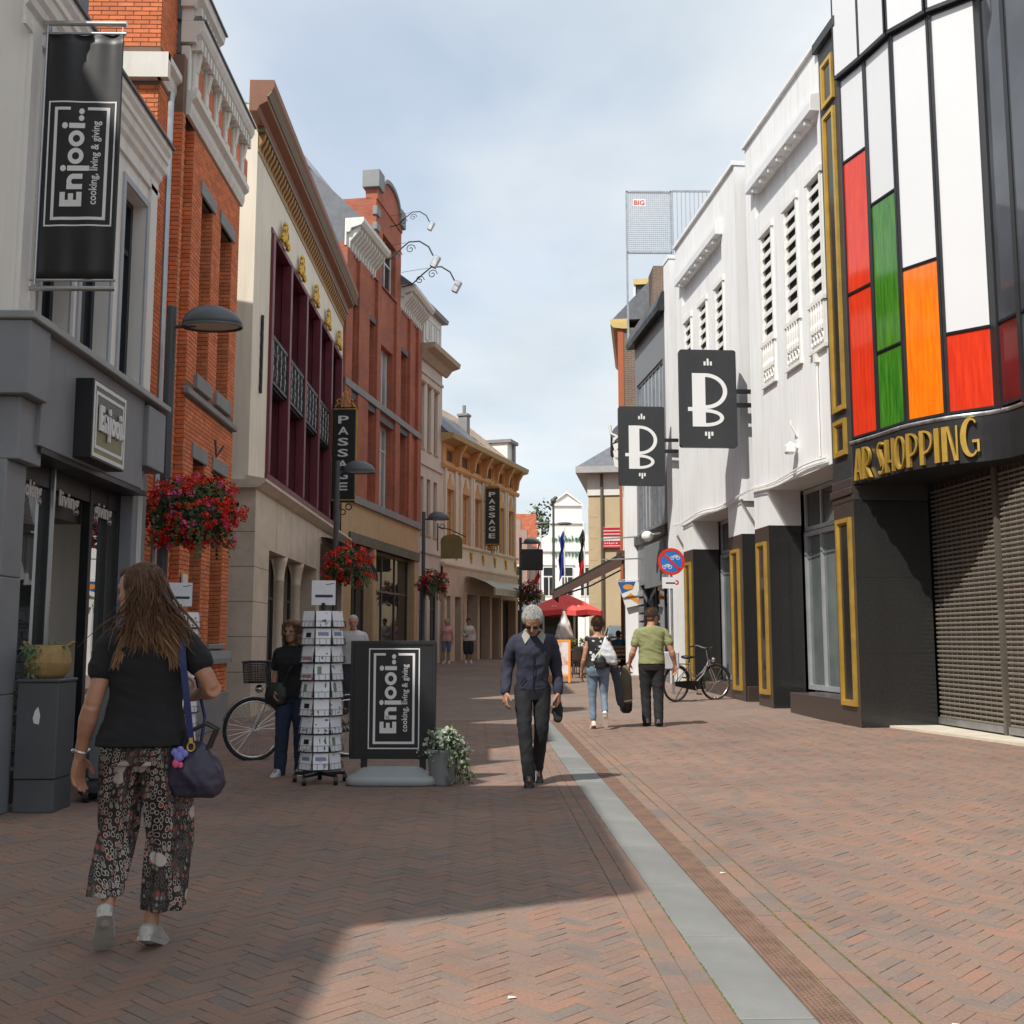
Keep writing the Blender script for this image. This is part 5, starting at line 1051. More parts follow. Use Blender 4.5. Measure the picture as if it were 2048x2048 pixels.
def lamp_post(x, y, label, top=5.28, ang=0):
    z = gz(y); T = thing('street_lamp', label, 'street lamp', (x, y, z), ang, 'street lamps along the shopfronts')
    b = MB(); b.lathe([(.09, 0), (.09, 1.0), (.062, 1.04), (.062, top), (.05, top + .02)], (0, 0, 0), 14); b.build('pole', anthracite, T, smooth=False)
    b = MB(); b.tube([(.05, 0, top - .24), (.3, 0, top - .22)], .025, 8); b.build('arm', anthracite, T)
    b = MB(); rings = []
    for j in range(9):
        t = math.pi / 2 * j / 8; rings.append([(.50 + .37 * math.cos(q) * math.cos(t), .21 * math.sin(q) * math.cos(t), top - .22 + .25 * math.sin(t) * (1 - .12 * math.cos(q) * math.cos(t))) for q in [2 * math.pi * k / 24 for k in range(24)]])
    b.loft(rings); b.lathe([(1, 0), (1.03, -.02), (1.0, -.035)], (0, 0, 0), 24, False); nv = 72; b.v[-nv:] = [(.50 + .37 * p[0], .21 * p[1], top - .22 + p[2]) for p in b.v[-nv:]]
    b.build('lamp_head', mk('lamp housing', (.10, .115, .125), .45, var=.08), T, smooth=True)
    MB().add([(.50 + .33 * math.cos(q), .18 * math.sin(q), top - .235) for q in [2 * math.pi * k / 20 for k in range(20)]], [tuple(range(19, -1, -1))]).build('diffuser', mk('lamp lens', (.5, .48, .42), .3), T)
    b = MB(); b.tube([(.06, 0, 2.55), (.42, 0, 2.55)], .02, 6); b.build('basket_arm', anthracite, T); return T
lamp_post(-3.98, 12.95, 'anthracite street lamp beside the granite shopfront', 5.42); flower_basket('flower_basket', 'large hanging basket of red and pink geraniums beside the granite shopfront', (-3.62, 12.85, 2.88), (.56, .5, .42), 2000, 260, (.84, .16, 0), 1)
lamp_post(-3.62, 24.5, 'anthracite street lamp beside the aubergine windows and vertical sign'); flower_basket('flower_basket', 'hanging basket of bright red geraniums in front of the cream building', (-3.33, 24.4, 3.02), (.58, .5, .42), 1100, 110, (.95, .05, 0), 2, .06)
lamp_post(-2.42, 36.4, 'anthracite street lamp in front of the brick and beige houses'); flower_basket('flower_basket', 'dull red hanging flower basket in front of the beige house', (-2.1, 36.3, 3.25), (.52, .5, .38), 700, 80, (.25, .25, .5), 3, .07)
lamp_post(1.12, 47.5, 'anthracite street lamp past the ochre building beside the black box sign'); flower_basket('flower_basket', 'dark red hanging flower basket below the black box sign', (1.5, 47.4, 3.4), (.55, .5, .5), 600, 60, (.1, .1, .8), 4, .08)
# ------------------------------------------------------------------ vertical passage signs
def passage_sign(x, y, z, w_, h, label, rz):
    T = thing('passage_sign', label, 'sign', (x, y, z), rz)
    b = MB(); b.box(.0, w_, -.06, .06, 0, h); b.build('board', black_print, T, bevel=.02)
    b = MB()
    for xx in (-.012, w_ + .012): b.tube([(xx, 0, .08), (xx, 0, h - .08)], .022, 6)
    b.box(0, w_, -.066, .066, h - .07, h - .045); b.box(0, w_, -.066, .066, .045, .07); b.build('gilt_edge', gold, T)
    b = MB(); c = w_ / 2
    for sg in (-1, 1):
        b.tube([(c + sg * w_ * .45, 0, h), (c + sg * w_ * .3, 0, h + .12), (c + sg * w_ * .12, 0, h + .1), (c + sg * w_ * .1, 0, h + .25), (c, 0, h + .3)], .022, 6); b.tube([(c + sg * (w_ * .26 + .06 * math.cos(t)), 0, h + .16 + .07 * math.sin(t)) for t in [k * .7 for k in range(9)]], .016, 5)
    b.tube([(c + .07 * math.cos(t), 0, h + .36 + .07 * math.sin(t)) for t in [k * .7 for k in range(10)]], .018, 5); b.build('crest', gold, T)
    b = MB()
    for sg in (-1, 1): b.tube([(c + sg * (w_ * .24 + .08 * math.cos(t)), 0, -.12 + .08 * math.sin(t)) for t in [k * .7 for k in range(10)]], .02, 5)
    b.tube([(c + .07 * math.cos(t), 0, -.26 + .07 * math.sin(t)) for t in [k * .7 for k in range(10)]], .018, 5); b.build('scroll', mk('bronze scroll', (.16, .06, .02), .45, .4), T)
    b = MB(); b.tube([(-.35, 0, h * .75), (.0, 0, h * .75)], .02, 6); b.tube([(-.35, 0, h * .25), (0, 0, h * .25)], .02, 6); b.build('bracket', iron, T)
    for i, ch in enumerate('PASSAGE'):
        b = MB(); lh = h * .082; text(b, ch, w_ * .46, lh, lambda u, v, d: (w_ * .24 + u, -.061 - d, h - h * .135 - i * h * .117 - lh * .5 + v), .006, .02); b.build('letter', white_print, T)
passage_sign(-4.36, 28.6, 5.0, .62, 2.58, 'black and gold vertical sign at the corner of the cream building', R_(-4)); passage_sign(-.42, 47.0, 5.45, .62, 2.6, 'black vertical sign hanging on the ochre building', R_(-8))
T = thing('black_box_sign', 'plain black box sign hanging under a lamp past the ochre building', 'sign', (1.15, 46.6, 4.35)); MB().box(0, .92, -.08, .08, 0, .92).build('box', black_print, T, bevel=.02); b = MB(); b.tube([(-.1, 0, .8), (0, 0, .8)], .03, 6); b.tube([(-.1, 0, .1), (0, 0, .1)], .03, 6); b.build('bracket', iron, T)
T = thing('arched_sign', 'olive gold arched sign board on a scrolled iron bracket', 'sign', (-2.05, 40.6, 4.4), R_(-6)); w_ = .82; ol = mk('olive gold board', (.20, .15, .05), .45, .3, var=.15)
MB().extr([(0, -.03, 0), (w_, -.03, 0), (w_, -.03, .7)] + [(w_ / 2 + w_ / 2 * math.cos(t), -.03, .7 + .22 * math.sin(t)) for t in [math.pi * k / 12 for k in range(1, 12)]] + [(0, -.03, .7)], (0, .06, 0)).build('board', ol, T)
b = MB(); b.tube([(-.12, 0, .3), (-.12, 0, 1.35)], .025, 6); b.tube([(-.12, 0, 1.2), (.35, 0, 1.1), (.95, 0, .82)], .022, 6); b.tube([(.05 + .1 * math.cos(t), 0, 1.22 + .1 * math.sin(t)) for t in [k * .7 for k in range(10)]], .014, 5); b.build('bracket', iron, T)
# ------------------------------------------------------------------ projecting B signs
def b_sign(x, y, z, w_, label, arm):
    T = thing('projecting_sign', label, 'sign', (x, y, z), R_(3), 'projecting black signs'); h = w_ * 1.72; r = .06; pts = []
    for cx, cz, a0 in ((w_ - r, h - r, 0), (r, h - r, 90), (r, r, 180), (w_ - r, r, 270)): pts += [(cx + r * math.cos(R_(a0 + 15 * k)), -.06, cz + r * math.sin(R_(a0 + 15 * k))) for k in range(7)]
    MB().extr(pts, (0, .12, 0)).build('board', mk('charcoal sign face', (.028, .03, .033), .4, var=.08), T)
    sh = [rect(.22, .36, .45, 1.30), rect(.14, .63, .22, .70)] + ring(.45, .985, .385, .315, .075, .065, -90, 90, 20) + ring(.45, .515, .32, .155, .07, .06, -90, 90, 18)
    sh += [rect(.43 + .055 * k, 1.44, .465 + .055 * k, 1.51 + (.05 if k == 1 else 0)) for k in range(3)] + [rect(.43 + .055 * k, .20 - (.05 if k == 1 else 0), .465 + .055 * k, .27) for k in range(3)]
    b = MB(); strokes(b, sh, lambda u, v, d: (u * w_, -.0605 - d, v * w_), .006); b.build('emblem', white_print, T)
    b = MB(); b.box(w_, w_ + arm, -.04, .04, h * .42, h * .46); b.box(w_, w_ + arm, -.04, .04, h * .56, h * .60); b.build('arm', black_m, T)
b_sign(3.88, 22.3, 5.38, 1.22, 'black sign with white letter emblem beside the louvred white wall', .42); b_sign(3.27, 28.25, 5.42, 1.24, 'black sign with white letter emblem beside the grey building', .4)
# ------------------------------------------------------------------ traffic sign
T = thing('traffic_sign', 'round no parking sign for bicycles with arrow plate on grey post', 'sign', (4.08, 24.9, gz(24.9)), R_(2)); zc = 3.02
MB().tube([(0, .03, 0), (0, .03, zc + .2)], .03, 10).build('post', galv, T)
def face(nm, shp, mat_, y, dd=.004): b = MB(); strokes(b, shp, lambda u, v, d: (u, y - d, zc + v), dd); return b.build(nm, mat_, T)
face('disc', [disc(0, 0, .31, 36)], mk('sign blue', (.015, .16, .52), .4), -.006, .006); face('red_rim', ring(0, 0, .315, .315, .065, n=36), mk('traffic red', (.62, .03, .015), .4), -.014)
face('red_bar', line2([(-.19, .19), (.19, -.19)], .055), MC['traffic red'], -.014)
bk_ = []
for ox, oy, s_ in ((-.10, -.11, .075), (.09, .10, .075)):
    bk_ += ring(ox - s_ * .9, oy - s_ * .2, s_ * .6, s_ * .6, s_ * .16, n=14) + ring(ox + s_ * .9, oy - s_ * .2, s_ * .6, s_ * .6, s_ * .16, n=14) + line2([(ox - s_ * .9, oy - s_ * .2), (ox - s_ * .2, oy + s_ * .6), (ox + s_ * .7, oy + s_ * .6), (ox + s_ * .9, oy - s_ * .2)], s_ * .22) + line2([(ox - s_ * .2, oy + s_ * .6), (ox + s_ * .1, oy - s_ * .2), (ox + s_ * .7, oy + s_ * .6)], s_ * .2)
face('cycle_symbol', bk_[:len(bk_) // 2], white_print, -.0115); face('cycle_symbol', bk_[len(bk_) // 2:], white_print, -.0115); b = MB(); b.box(-.22, .22, -.012, -.004, -.62, -.36); sp_ = b.build('arrow_plate', white_print, T); sp_.location = (0, 0, zc)
b = MB(); b.box(-.14, .08, -.016, -.013, -.51, -.48); o = b.build('arrow', black_print, sp_); b = MB(); strokes(b, ring(.11, -.46, .055, .055, .03, a0=-120, a1=120, n=12), lambda u, v, d: (u, -.013 - d, v - .02), .004); b.build('arrow_tip', MC['traffic red'], sp_)
# ------------------------------------------------------------------ pavement board of the shop
T = thing('pavement_sign', 'black framed pavement sign with white logo on a grey water base', 'sign', (-.975, 10.5, 0), R_(-2)); W2, H2 = .81, 1.1; zb = .245
MB().box(-W2 / 2, W2 / 2, -.02, .02, zb, zb + H2).build('panel', black_print, T, bevel=.004)
b = MB(); q = .028
for (a, c, d, e) in ((-W2 / 2 - .004, W2 / 2 + .004, zb - .008, zb + q), (-W2 / 2 - .004, W2 / 2 + .004, zb + H2 - q, zb + H2 + .008), (-W2 / 2 - .004, -W2 / 2 + q, zb + q, zb + H2 - q), (W2 / 2 - q, W2 / 2 + .004, zb + q, zb + H2 - q)): b.box(a, c, -.03, .03, d, e)
b.build('frame', mk('black aluminium', (.03, .03, .032), .35, .4), T, bevel=.004)
b = MB(); logo(b, lambda u, v, d: (-.235 + u * .49, -.0206 - d, zb + .085 + v * .49), .0015); b.build('lettering', white_print, T)
for xx in (-.27, .29): MB().box(xx - .03, xx + .03, -.02, .02, .12, zb).build('leg', black_m, T)
b = MB(); rings = []
for z, sx, sy in ((0, .41, .19), (.02, .43, .21), (.06, .43, .21), (.085, .405, .19), (.095, .36, .15), (.15, .30, .085), (.16, .27, .06)):
    rings.append([(sx * (abs(math.cos(t)) ** .45) * (1 if math.cos(t) > 0 else -1), sy * (abs(math.sin(t)) ** .45) * (1 if math.sin(t) > 0 else -1), z) for t in [2 * math.pi * k / 40 for k in range(40)]])
b.loft(rings); b.build('base', mk('pale grey plastic', (.34, .36, .37), .5, var=.06), T, smooth=True)
b = MB(); b.loft([[(x, -.262 - .02 * (1 - (x / .3) ** 2), z) for z in (.03, .035)] for x in [-.3 + .06 * k for k in range(11)]], caps=False, closed=False); 
# ------------------------------------------------------------------ card racks
cardm = []
for k in range(4):
    mt, N, L, B = nodes('greeting card print'); tt = N.new('ShaderNodeTexCoord').outputs['Object']; oi = N.new('ShaderNodeObjectInfo').outputs['Random']
    mp = nadd(N, L, 'ShaderNodeMapping', Vector=tt, Scale=((14, 1, 9), (20, 1, 30), (9, 1, 13), (26, 1, 10))[k]); cbx = N.new('ShaderNodeCombineXYZ'); m1 = N.new('ShaderNodeMath'); m1.operation = 'MULTIPLY'; L.new(oi, m1.inputs[0]); m1.inputs[1].default_value = 40; L.new(m1.outputs[0], cbx.inputs[0]); L.new(m1.outputs[0], cbx.inputs[2]); L.new(cbx.outputs[0], mp.inputs['Location'])
    vo = nadd(N, L, 'ShaderNodeTexNoise', Vector=mp.outputs[0], Scale=1.0, Detail=2.0).outputs[0]
    L.new(ramp(N, L, vo, [(.62, (.80, .81, .86)), (.65, (.10, .10, .13) if k % 2 else (.34, .35, .42))]), B.inputs['Base Color']); B.inputs['Roughness'].default_value = .4; cardm.append(mt)
def card_rack(x, y, rz, label, cl, ang_ok, tiers=9):
    T = thing('card_rack', label, 'card rack', (x, y, 0), rz); R0 = .20; z0, dz = .135, .168
    b = MB(); b.tube([(0, 0, .06), (0, 0, 1.72)], .02, 8); b.build('pole', black_m, T)
    b = MB()
    for k in range(5): a = 2 * math.pi * k / 5 + .3; b.tube([(0, 0, .09), (.25 * math.cos(a), .25 * math.sin(a), .085)], .018, 6)
    b.build('foot', black_m, T)
    for k in range(5): a = 2 * math.pi * k / 5 + .3; c = MB(); c.tube([(.25 * math.cos(a) - .02, .25 * math.sin(a), .04), (.25 * math.cos(a) + .02, .25 * math.sin(a), .04)], .04, 12); c.build('castor', black_m, T)
    wr = MB(); crd = MB(); 
    cd = MB(); cd.box(-.071, .071, -.003, .0, 0, .155); cmes = []
    for cmt in cardm: me = cd.mesh('greeting_card'); me.materials.append(cmt); cmes.append(me)
    pms = []
    for q, (a0, a1, c0, c1) in enumerate(((-.03, .035, .07, .115), (-.05, .05, .085, .12), (-.045, -.005, .06, .13), (-.06, .06, .02, .05))): p_ = MB().box(a0, a1, -.0045, -.0032, c0, c1).mesh('print'); p_.materials.append((black_print, mk('grey blue print', (.22, .26, .38), .5), mk('green print', (.16, .26, .16), .5), mk('rose print', (.5, .22, .22), .5))[q]); pms.append(p_)
    rn = random.Random(int(x * 100)); Mz = Matrix.Translation((x, y, 0)) @ Matrix.Rotation(rz, 4, 'Z')
    for t in range(tiers):
        z = z0 + t * dz
        for k in range(8):
            a = 2 * math.pi * k / 8; Mx = Matrix.Rotation(a, 4, 'Z') @ Matrix.Translation((0, -R0, z)) @ Matrix.Rotation(R_(-9), 4, 'X')
            w_ = MB()
            for zz_ in (.004, .06): w_.tube([(-.072, -.022, zz_), (.072, -.022, zz_)], .0017, 4); w_.tube([(-.072, -.022, zz_), (-.072, .01, zz_)], .0017, 4); w_.tube([(.072, -.022, zz_), (.072, .01, zz_)], .0017, 4)
            for xx in (-.072, -.03, .03, .072): w_.tube([(xx, -.022, .004), (xx, -.022, .06)], .0017, 4)
            w_.tube([(-.076, .012, 0), (-.076, .012, .165)], .004, 4); w_.xf(Mx); wr.add(w_.v, w_.f)
            wa = (a + rz) % (2 * math.pi)
            if min(wa, 2 * math.pi - wa) < ang_ok:
                o = link('greeting_card', rn.choice(cmes), None); o.matrix_world = Mz @ Mx @ Matrix.Translation((rn.uniform(-.004, .004), -.008, .004)); (link('print', rn.choice(pms), None, o) if rn.random() < .42 else None); tag(o, cl, 'greeting card', 'cards in the rack beside the ' + ('pavement sign' if x > -2.5 else 'brick wall'))
        wr.tube([(.215 * math.cos(2 * math.pi * k / 16), .215 * math.sin(2 * math.pi * k / 16), z) for k in range(17)], .004, 4)
    wr.build('wire_pockets', black_m, T, kind='stuff')
    b = MB(); b.box(-.115, .115, -.006, 0, 1.70, 1.94); hd = b.build('header_card', mk('white card', (.70, .71, .76), .5), T)
    MB().box(-.08, .09, -.009, -.007, 1.775, 1.80).build('header_print', black_print, hd); MB().tube([(.02, -.008, 1.90), (.06, -.008, 1.905), (.10, -.008, 1.915)], .003, 4).build('header_print', black_print, hd)
card_rack(-1.68, 10.62, R_(10), 'round wire card rack on castors beside the pavement sign', 'white greeting card held in the card rack beside the pavement sign', 2.0)
card_rack(-3.2, 11.05, R_(15), 'second wire card rack standing near the orange brick wall', 'white greeting card in the rack near the orange brick wall', 1.9)
# ------------------------------------------------------------------ pot with ivy, cabinet, basket, wheeled stand, plants
ivy_m = mk('variegated ivy', (.14, .19, .10), .55, var=.5, vs=22, isl=.5); ivy_l = mk('silver foliage', (.33, .38, .30), .6, var=.3, vs=20, isl=.35)
T = thing('plant_pot', 'tall grey pot with trailing variegated ivy next to the pavement sign', 'plant', (-.50, 10.45, 0))
b = MB(); b.lathe([(.10, 0), (.115, .02), (.14, .30), (.148, .31), (.148, .335), (.13, .335), (.125, .28)], (0, 0, 0), 20); b.build('pot', mk('mid grey pot', (.30, .32, .34), .55), T, smooth=True)
rn = random.Random(5); l1, l2, st_ = MB(), MB(), MB()
for k in range(60):
    a = rn.uniform(-1.2, 2.2) if k > 20 else rn.uniform(0, 6.28); up_ = rn.uniform(.05, .2); out_ = rn.uniform(.08, .26); drop = rn.uniform(0, .52) * (1 if math.cos(a) > .1 else .2)
    P = [Vector((math.cos(a) * (out_ * s + .03), math.sin(a) * (out_ * s + .03) * .8, .34 + up_ * math.sin(math.pi * min(s * .9, 1)) - drop * s ** 2.2)) for s in [q / 7 for q in range(8)]]
    st_.tube(P, .003, 4)
    for q in P[1:]:
        for _ in range(4): leaf(l1 if (drop > .12 or rn.random() < .3) else l2, q + Vector((rn.gauss(0, .02), rn.gauss(0, .02), rn.gauss(0, .02))), (rn.gauss(0, 1), -.6 + rn.gauss(0, .6), .7), rn.uniform(.022, .045), rn, 1)
l1.build('ivy_leaves', ivy_m, T, kind='stuff'); l2.build('silver_leaves', ivy_l, T, kind='stuff'); st_.build('stems', mk('stem', (.1, .08, .04), .8), T, kind='stuff')
T = thing('utility_cabinet', 'dark grey steel utility cabinet standing against the granite pillar', 'cabinet', (-3.66, 8.98, 0)); cabm = mk('cabinet paint', (.085, .09, .098), .5, var=.1, vs=3, dirt=.2, dcol=(.16, .16, .16))
MB().box(-.165, .165, -.17, .2, .26, 1.02).build('body', cabm, T, bevel=.008); MB().box(-.16, .16, -.165, .195, 0, .255).build('plinth', cabm, T, bevel=.006); MB().box(-.175, .175, -.18, .21, 1.022, 1.05).build('lid', cabm, T, bevel=.008)
b = MB(); b.extr([(-.02, -.1705, .70), (.02, -.1705, .69), (.028, -.1705, .76), (.01, -.1705, .83), (-.015, -.1705, .80), (-.03, -.1705, .74)], (0, -.001, 0)); b.build('sticker_remnant', white_print, T)
T = thing('wicker_basket', 'seagrass belly basket with green plant on top of the utility cabinet', 'basket', (-3.66, 8.98, 1.05)); wick = mk('seagrass', (.38, .25, .10), .85, var=.22, vs=18, bump=.9, bs=140)
b = MB(); b.lathe([(.12, 0), (.155, .04), (.185, .12), (.185, .135), (.17, .20), (.15, .265), (.14, .27), (.135, .2)], (0, 0, 0), 26); b.build('body', wick, T, smooth=True)
for sg in (-1, 1): b = MB(); b.tube([(sg * (.15 + .055 * math.sin(t)), .0 + .05 * math.cos(t), .255 + .04 * math.sin(t)) for t in [math.pi * k / 8 for k in range(9)]], .009, 6); b.build('handle', wick, T)
rn = random.Random(9); lf = MB()
for k in range(42):
    a = rn.uniform(0, 6.28); L_ = rn.uniform(.12, .26); o = Vector((math.cos(a) * .07 - .03, math.sin(a) * .07, .22)); d = Vector((math.cos(a) * .5 - .12, math.sin(a) * .5 - .2, rn.uniform(.3, 1))).normalized()
    P = [o + d * L_ * s + Vector((0, 0, -.16 * s * s)) for s in (0, .35, .7, 1)]; sd = d.cross(Vector((0, 0, 1))).normalized() * .012
    lf.loft([[p - sd * w_, p + Vector((0, 0, .003)), p + sd * w_] for p, w_ in zip(P, (.5, 1, .8, .1))], caps=False, closed=False)
for k in range(130):
    p = Vector((-.07 + rn.gauss(0, .035), -.15 + rn.gauss(0, .03), .26 - abs(rn.gauss(0, .11)))); leaf(lf, p, (rn.gauss(0, .5), -1, .3), rn.uniform(.02, .04), rn, 1)
lf.build('leaves', mk('dusty green leaves', (.10, .16, .08), .6, var=.4, vs=20, isl=.4), T, kind='stuff')
T = thing('sign_stand', 'grey rounded sign stand on a black wheeled base behind the cabinet', 'sign stand', (-3.22, 9.65, 0), R_(8)); pts = []
for cx, cz, a0 in ((.22, .98, 0), (-.22, .98, 90), (-.27, .2, 180), (.27, .2, 270)): r = .09 if cz > .5 else .04; pts += [(cx + r * math.cos(R_(a0 + 15 * k)), -.04, cz + r * math.sin(R_(a0 + 15 * k))) for k in range(7)]
MB().extr(pts, (0, .1, 0)).build('panel', mk('slate grey plastic', (.115, .125, .135), .45, var=.06), T, bevel=.015); b = MB(); b.box(-.33, .33, -.26, .28, .05, .16); b.build('base', black_m, T, bevel=.03)
for sx in (-.26, .26):
    for sy in (-.24, .24): c = MB(); c.tube([(sx - .025, sy, .055), (sx + .025, sy, .055)], .055, 14); c.build('wheel', black_m, T)
def shrub(name, label, loc, rad, n, seed, m_=None, ls=.06, pot=True, cat='plant'):
    T = thing(name, label, cat, loc); rn = random.Random(seed); lf = MB()
    for k in range(n):
        d = Vector((rn.gauss(0, 1), rn.gauss(0, 1), rn.gauss(0, 1))).normalized(); p = Vector((d.x * rad[0], d.y * rad[1], d.z * rad[2] + rad[2] + (.3 if pot else 0))) * 1.0; p = Vector((d.x * rad[0], d.y * rad[1], d.z * rad[2])) * (rn.uniform(.3, 1) ** .5) * (1 + .25 * noise.noise(d * 2 + Vector((seed, 1, 0)))) + Vector((0, 0, rad[2] + (.3 if pot else 0))); leaf(lf, p, d + Vector((rn.gauss(0, .6), rn.gauss(0, .6), .4)), ls * rn.uniform(.6, 1.4), rn, 1)
    lf.build('foliage', m_ or leafm, T, kind='stuff')
    if pot: b = MB(); b.lathe([(.13, 0), (.17, .3), (.18, .32), (.16, .32)], (0, 0, 0), 14); b.build('pot', anthracite, T)
    return T
bright = mk('bright leaves', (.06, .20, .03), .5, var=.35, vs=12, isl=.35)
shrub('doorway_plant', 'leafy green plant in a dark pot by the shop doorway', (-3.45, 10.35, 0), (.2, .2, .42), 260, 21, bright, .07)
# ------------------------------------------------------------------ bicycles
tyre = mk('tyre rubber', (.02, .02, .021), .8); chrome = mk('bright alloy', (.62, .62, .62), .22, 1); saddle_m = mk('black leather', (.018, .017, .016), .5)
def bicycle(name, label, loc, rz, fcol, basket, steer=0.0, lean=.06):
    T = thing(name, label, 'bicycle', loc, rz); T.rotation_euler = (lean, 0, rz); T.scale = ((1.0,) if basket else (1.05,)) * 3; r = .345; RX, FX = -.55, .55
    def wheel(x, par, Mx):
        w_ = thing; b = MB(); b.tube([Mx @ Vector((x + r * math.cos(t), 0, r + r * math.sin(t) * 1.0)) for t in [2 * math.pi * k / 36 for k in range(37)]], .019, 8, False); wo = b.build('wheel', tyre, par)
        b = MB(); b.tube([Mx @ Vector((x + (r - .028) * math.cos(t), 0, r + (r - .028) * math.sin(t))) for t in [2 * math.pi * k / 36 for k in range(37)]], .011, 6, False); b.build('rim', chrome, wo)
        b = MB()
        for k in range(28):
            t = 2 * math.pi * k / 28; sd = .03 if k % 2 else -.03; b.tube([Mx @ Vector((x, sd, r)), Mx @ Vector((x + (r - .03) * math.cos(t), 0, r + (r - .03) * math.sin(t)))], .0016, 3, False)
        b.tube([Mx @ Vector((x, -.05, r)), Mx @ Vector((x, .05, r))], .022, 8); b.build('spokes', chrome, wo, kind='stuff')
        b = MB(); rr = r + .03; rng_ = (20, 175) if x < 0 else (15, 150); b.tube([Mx @ Vector((x + rr * math.cos(R_(t)), 0, r + rr * math.sin(R_(t)))) for t in range(rng_[0], rng_[1], 11)], .02, 6, ecc=.35); b.build('mudguard', chrome, wo)
    I4 = Matrix.Identity(4); hx, hz = .36, .80
    S4 = Matrix.Translation((FX - .05, 0, 0)) @ Matrix.Rotation(steer, 4, 'Z') @ Matrix.Translation((-FX + .05, 0, 0))
    wheel(RX, T, I4); wheel(FX, T, S4)
    b = MB(); bb = (-.1, 0, .29); st = (-.22, 0, .78); b.tube([bb, st], .016, 8); b.tube([(hx - .0, 0, hz), (.22, 0, .52), (.0, 0, .35), bb], .019, 8); b.tube([(hx, 0, hz + .0), (hx + .03, 0, .68)], .021, 8); b.tube([(hx, 0, .76), (.16, 0, .55), (-.05, 0, .44), (-.17, 0, .58)], .014, 8)
    for sy in (-.045, .045): b.tube([bb, (RX, sy, r)], .010, 6); b.tube([(st[0] + .02, 0, .70), (RX, sy, r)], .009, 6)
    b.build('frame', fcol, T, smooth=True)
    b = MB(); M_ = lambda *p: S4 @ Vector(p)
    for sy in (-.05, .05): b.tube([M_(hx + .035, sy * .6, .68), M_(hx + .09, sy, .55), M_(FX, sy, r)], .011, 6)
    b.tube([M_(hx, 0, .80), M_(hx - .05, 0, 1.0)], .012, 6); b.build('fork', chrome, T)
    b = MB(); b.tube([M_(hx - .24, -.30, 1.04), M_(hx - .1, -.27, 1.07), M_(hx - .04, -.1, 1.03), M_(hx - .04, .1, 1.03), M_(hx - .1, .27, 1.07), M_(hx - .24, .30, 1.04)], .011, 6); b.build('handlebar', chrome, T)
    for sy in (-1, 1): b = MB(); b.tube([M_(hx - .26, sy * .302, 1.037), M_(hx - .14, sy * .28, 1.06)], .018, 8); b.build('grip', saddle_m, T)
    b = MB(); b.loft([[(x, w_ * math.cos(t), .86 + h * math.sin(t)) for t in [2 * math.pi * k / 10 for k in range(10)]] for x, w_, h in ((-.38, .03, .02), (-.34, .10, .035), (-.27, .11, .04), (-.18, .06, .03), (-.1, .03, .022), (-.06, .015, .015))]); b.build('saddle', saddle_m, T, smooth=True); MB().tube([st, (-.24, 0, .85)], .013, 6).build('seat_post', chrome, T)
    b = MB(); b.tube([(RX - .25, -.06, .74), (-.25, -.06, .72), (-.25, .06, .72), (RX - .25, .06, .74), (RX - .25, -.06, .74)], .007, 5); b.tube([(RX - .05, -.06, .73), (RX, -.05, r)], .006, 5); b.tube([(RX - .05, .06, .73), (RX, .05, r)], .006, 5); b.build('carrier', black_m, T)
    b = MB(); b.loft([[(x, -.055 + dy, z0), (x, -.055 + dy, z1)] for dy in (0,) for x, z0, z1 in ((RX - .08, .30, .39), (-.3, .24, .40), (-.02, .19, .39), (.02, .23, .35))], caps=False, closed=False); b.build('chain_case', black_m, T)
    b = MB(); b.tube([(-.1, -.09, .29), (-.04, -.1, .14)], .01, 6); b.tube([(-.1, .09, .29), (-.16, .1, .44)], .01, 6); b.build('crank', chrome, T)
    for p in ((-.04, -.14, .14), (-.16, .14, .44)): MB().box(p[0] - .045, p[0] + .045, p[1] - .04, p[1] + .04, p[2] - .012, p[2] + .012).build('pedal', black_m, T)
    MB().tube([(-.3, .04, .32), (-.36, .2, .0)], .009, 6).build('stand', black_m, T)
    b = MB(); b.ell(M_(hx + .13, 0, .80), (.05, .045, .05), 10, 8); b.build('headlamp', chrome, T, smooth=True)
    if basket:
        bk = MB(); B0 = Vector((hx + .17, 0, .87)); 
        for z, sx, sy in ((0, .12, .15), (.06, .125, .16), (.12, .13, .17), (.18, .135, .18), (.24, .14, .19)):
            for dz in ((0, .02, .04) if z < .24 else (0,)): bk.tube([S4 @ (B0 + Vector((sx * (abs(math.cos(t)) ** .5) * (1 if math.cos(t) > 0 else -1), sy * (abs(math.sin(t)) ** .5) * (1 if math.sin(t) > 0 else -1), z + dz))) for t in [2 * math.pi * k / 24 for k in range(25)]], .0035 if z < .24 else .008, 4)
        for k in range(44):
            t = 2 * math.pi * k / 44; f = lambda s: Vector((s * .9 * (abs(math.cos(t)) ** .5) * (1 if math.cos(t) > 0 else -1) * .13 / .13, s * 1.2 * (abs(math.sin(t)) ** .5) * (1 if math.sin(t) > 0 else -1), 0)); bk.tube([S4 @ (B0 + f(.13)), S4 @ (B0 + f(.15) + Vector((0, 0, .24)))], .003, 3)
        bo = bk.build('basket', black_m, T); c = [S4 @ (B0 + Vector((x, y, .01))) for x, y in ((-.12, -.15), (.12, -.15), (.12, .15), (-.12, .15))]; MB().poly(*c).build('basket_floor', black_m, bo)
    return T
bicycle('bicycle', 'silver city bicycle with black wire basket parked by the brick wall', (-2.24, 12.78, 0), R_(180 + 18), chrome, True, R_(14)); bicycle('bicycle', 'silver step through bicycle parked against the black granite piers', (4.22, 22.95, gz(22.9)), R_(35), chrome, False, R_(-12))
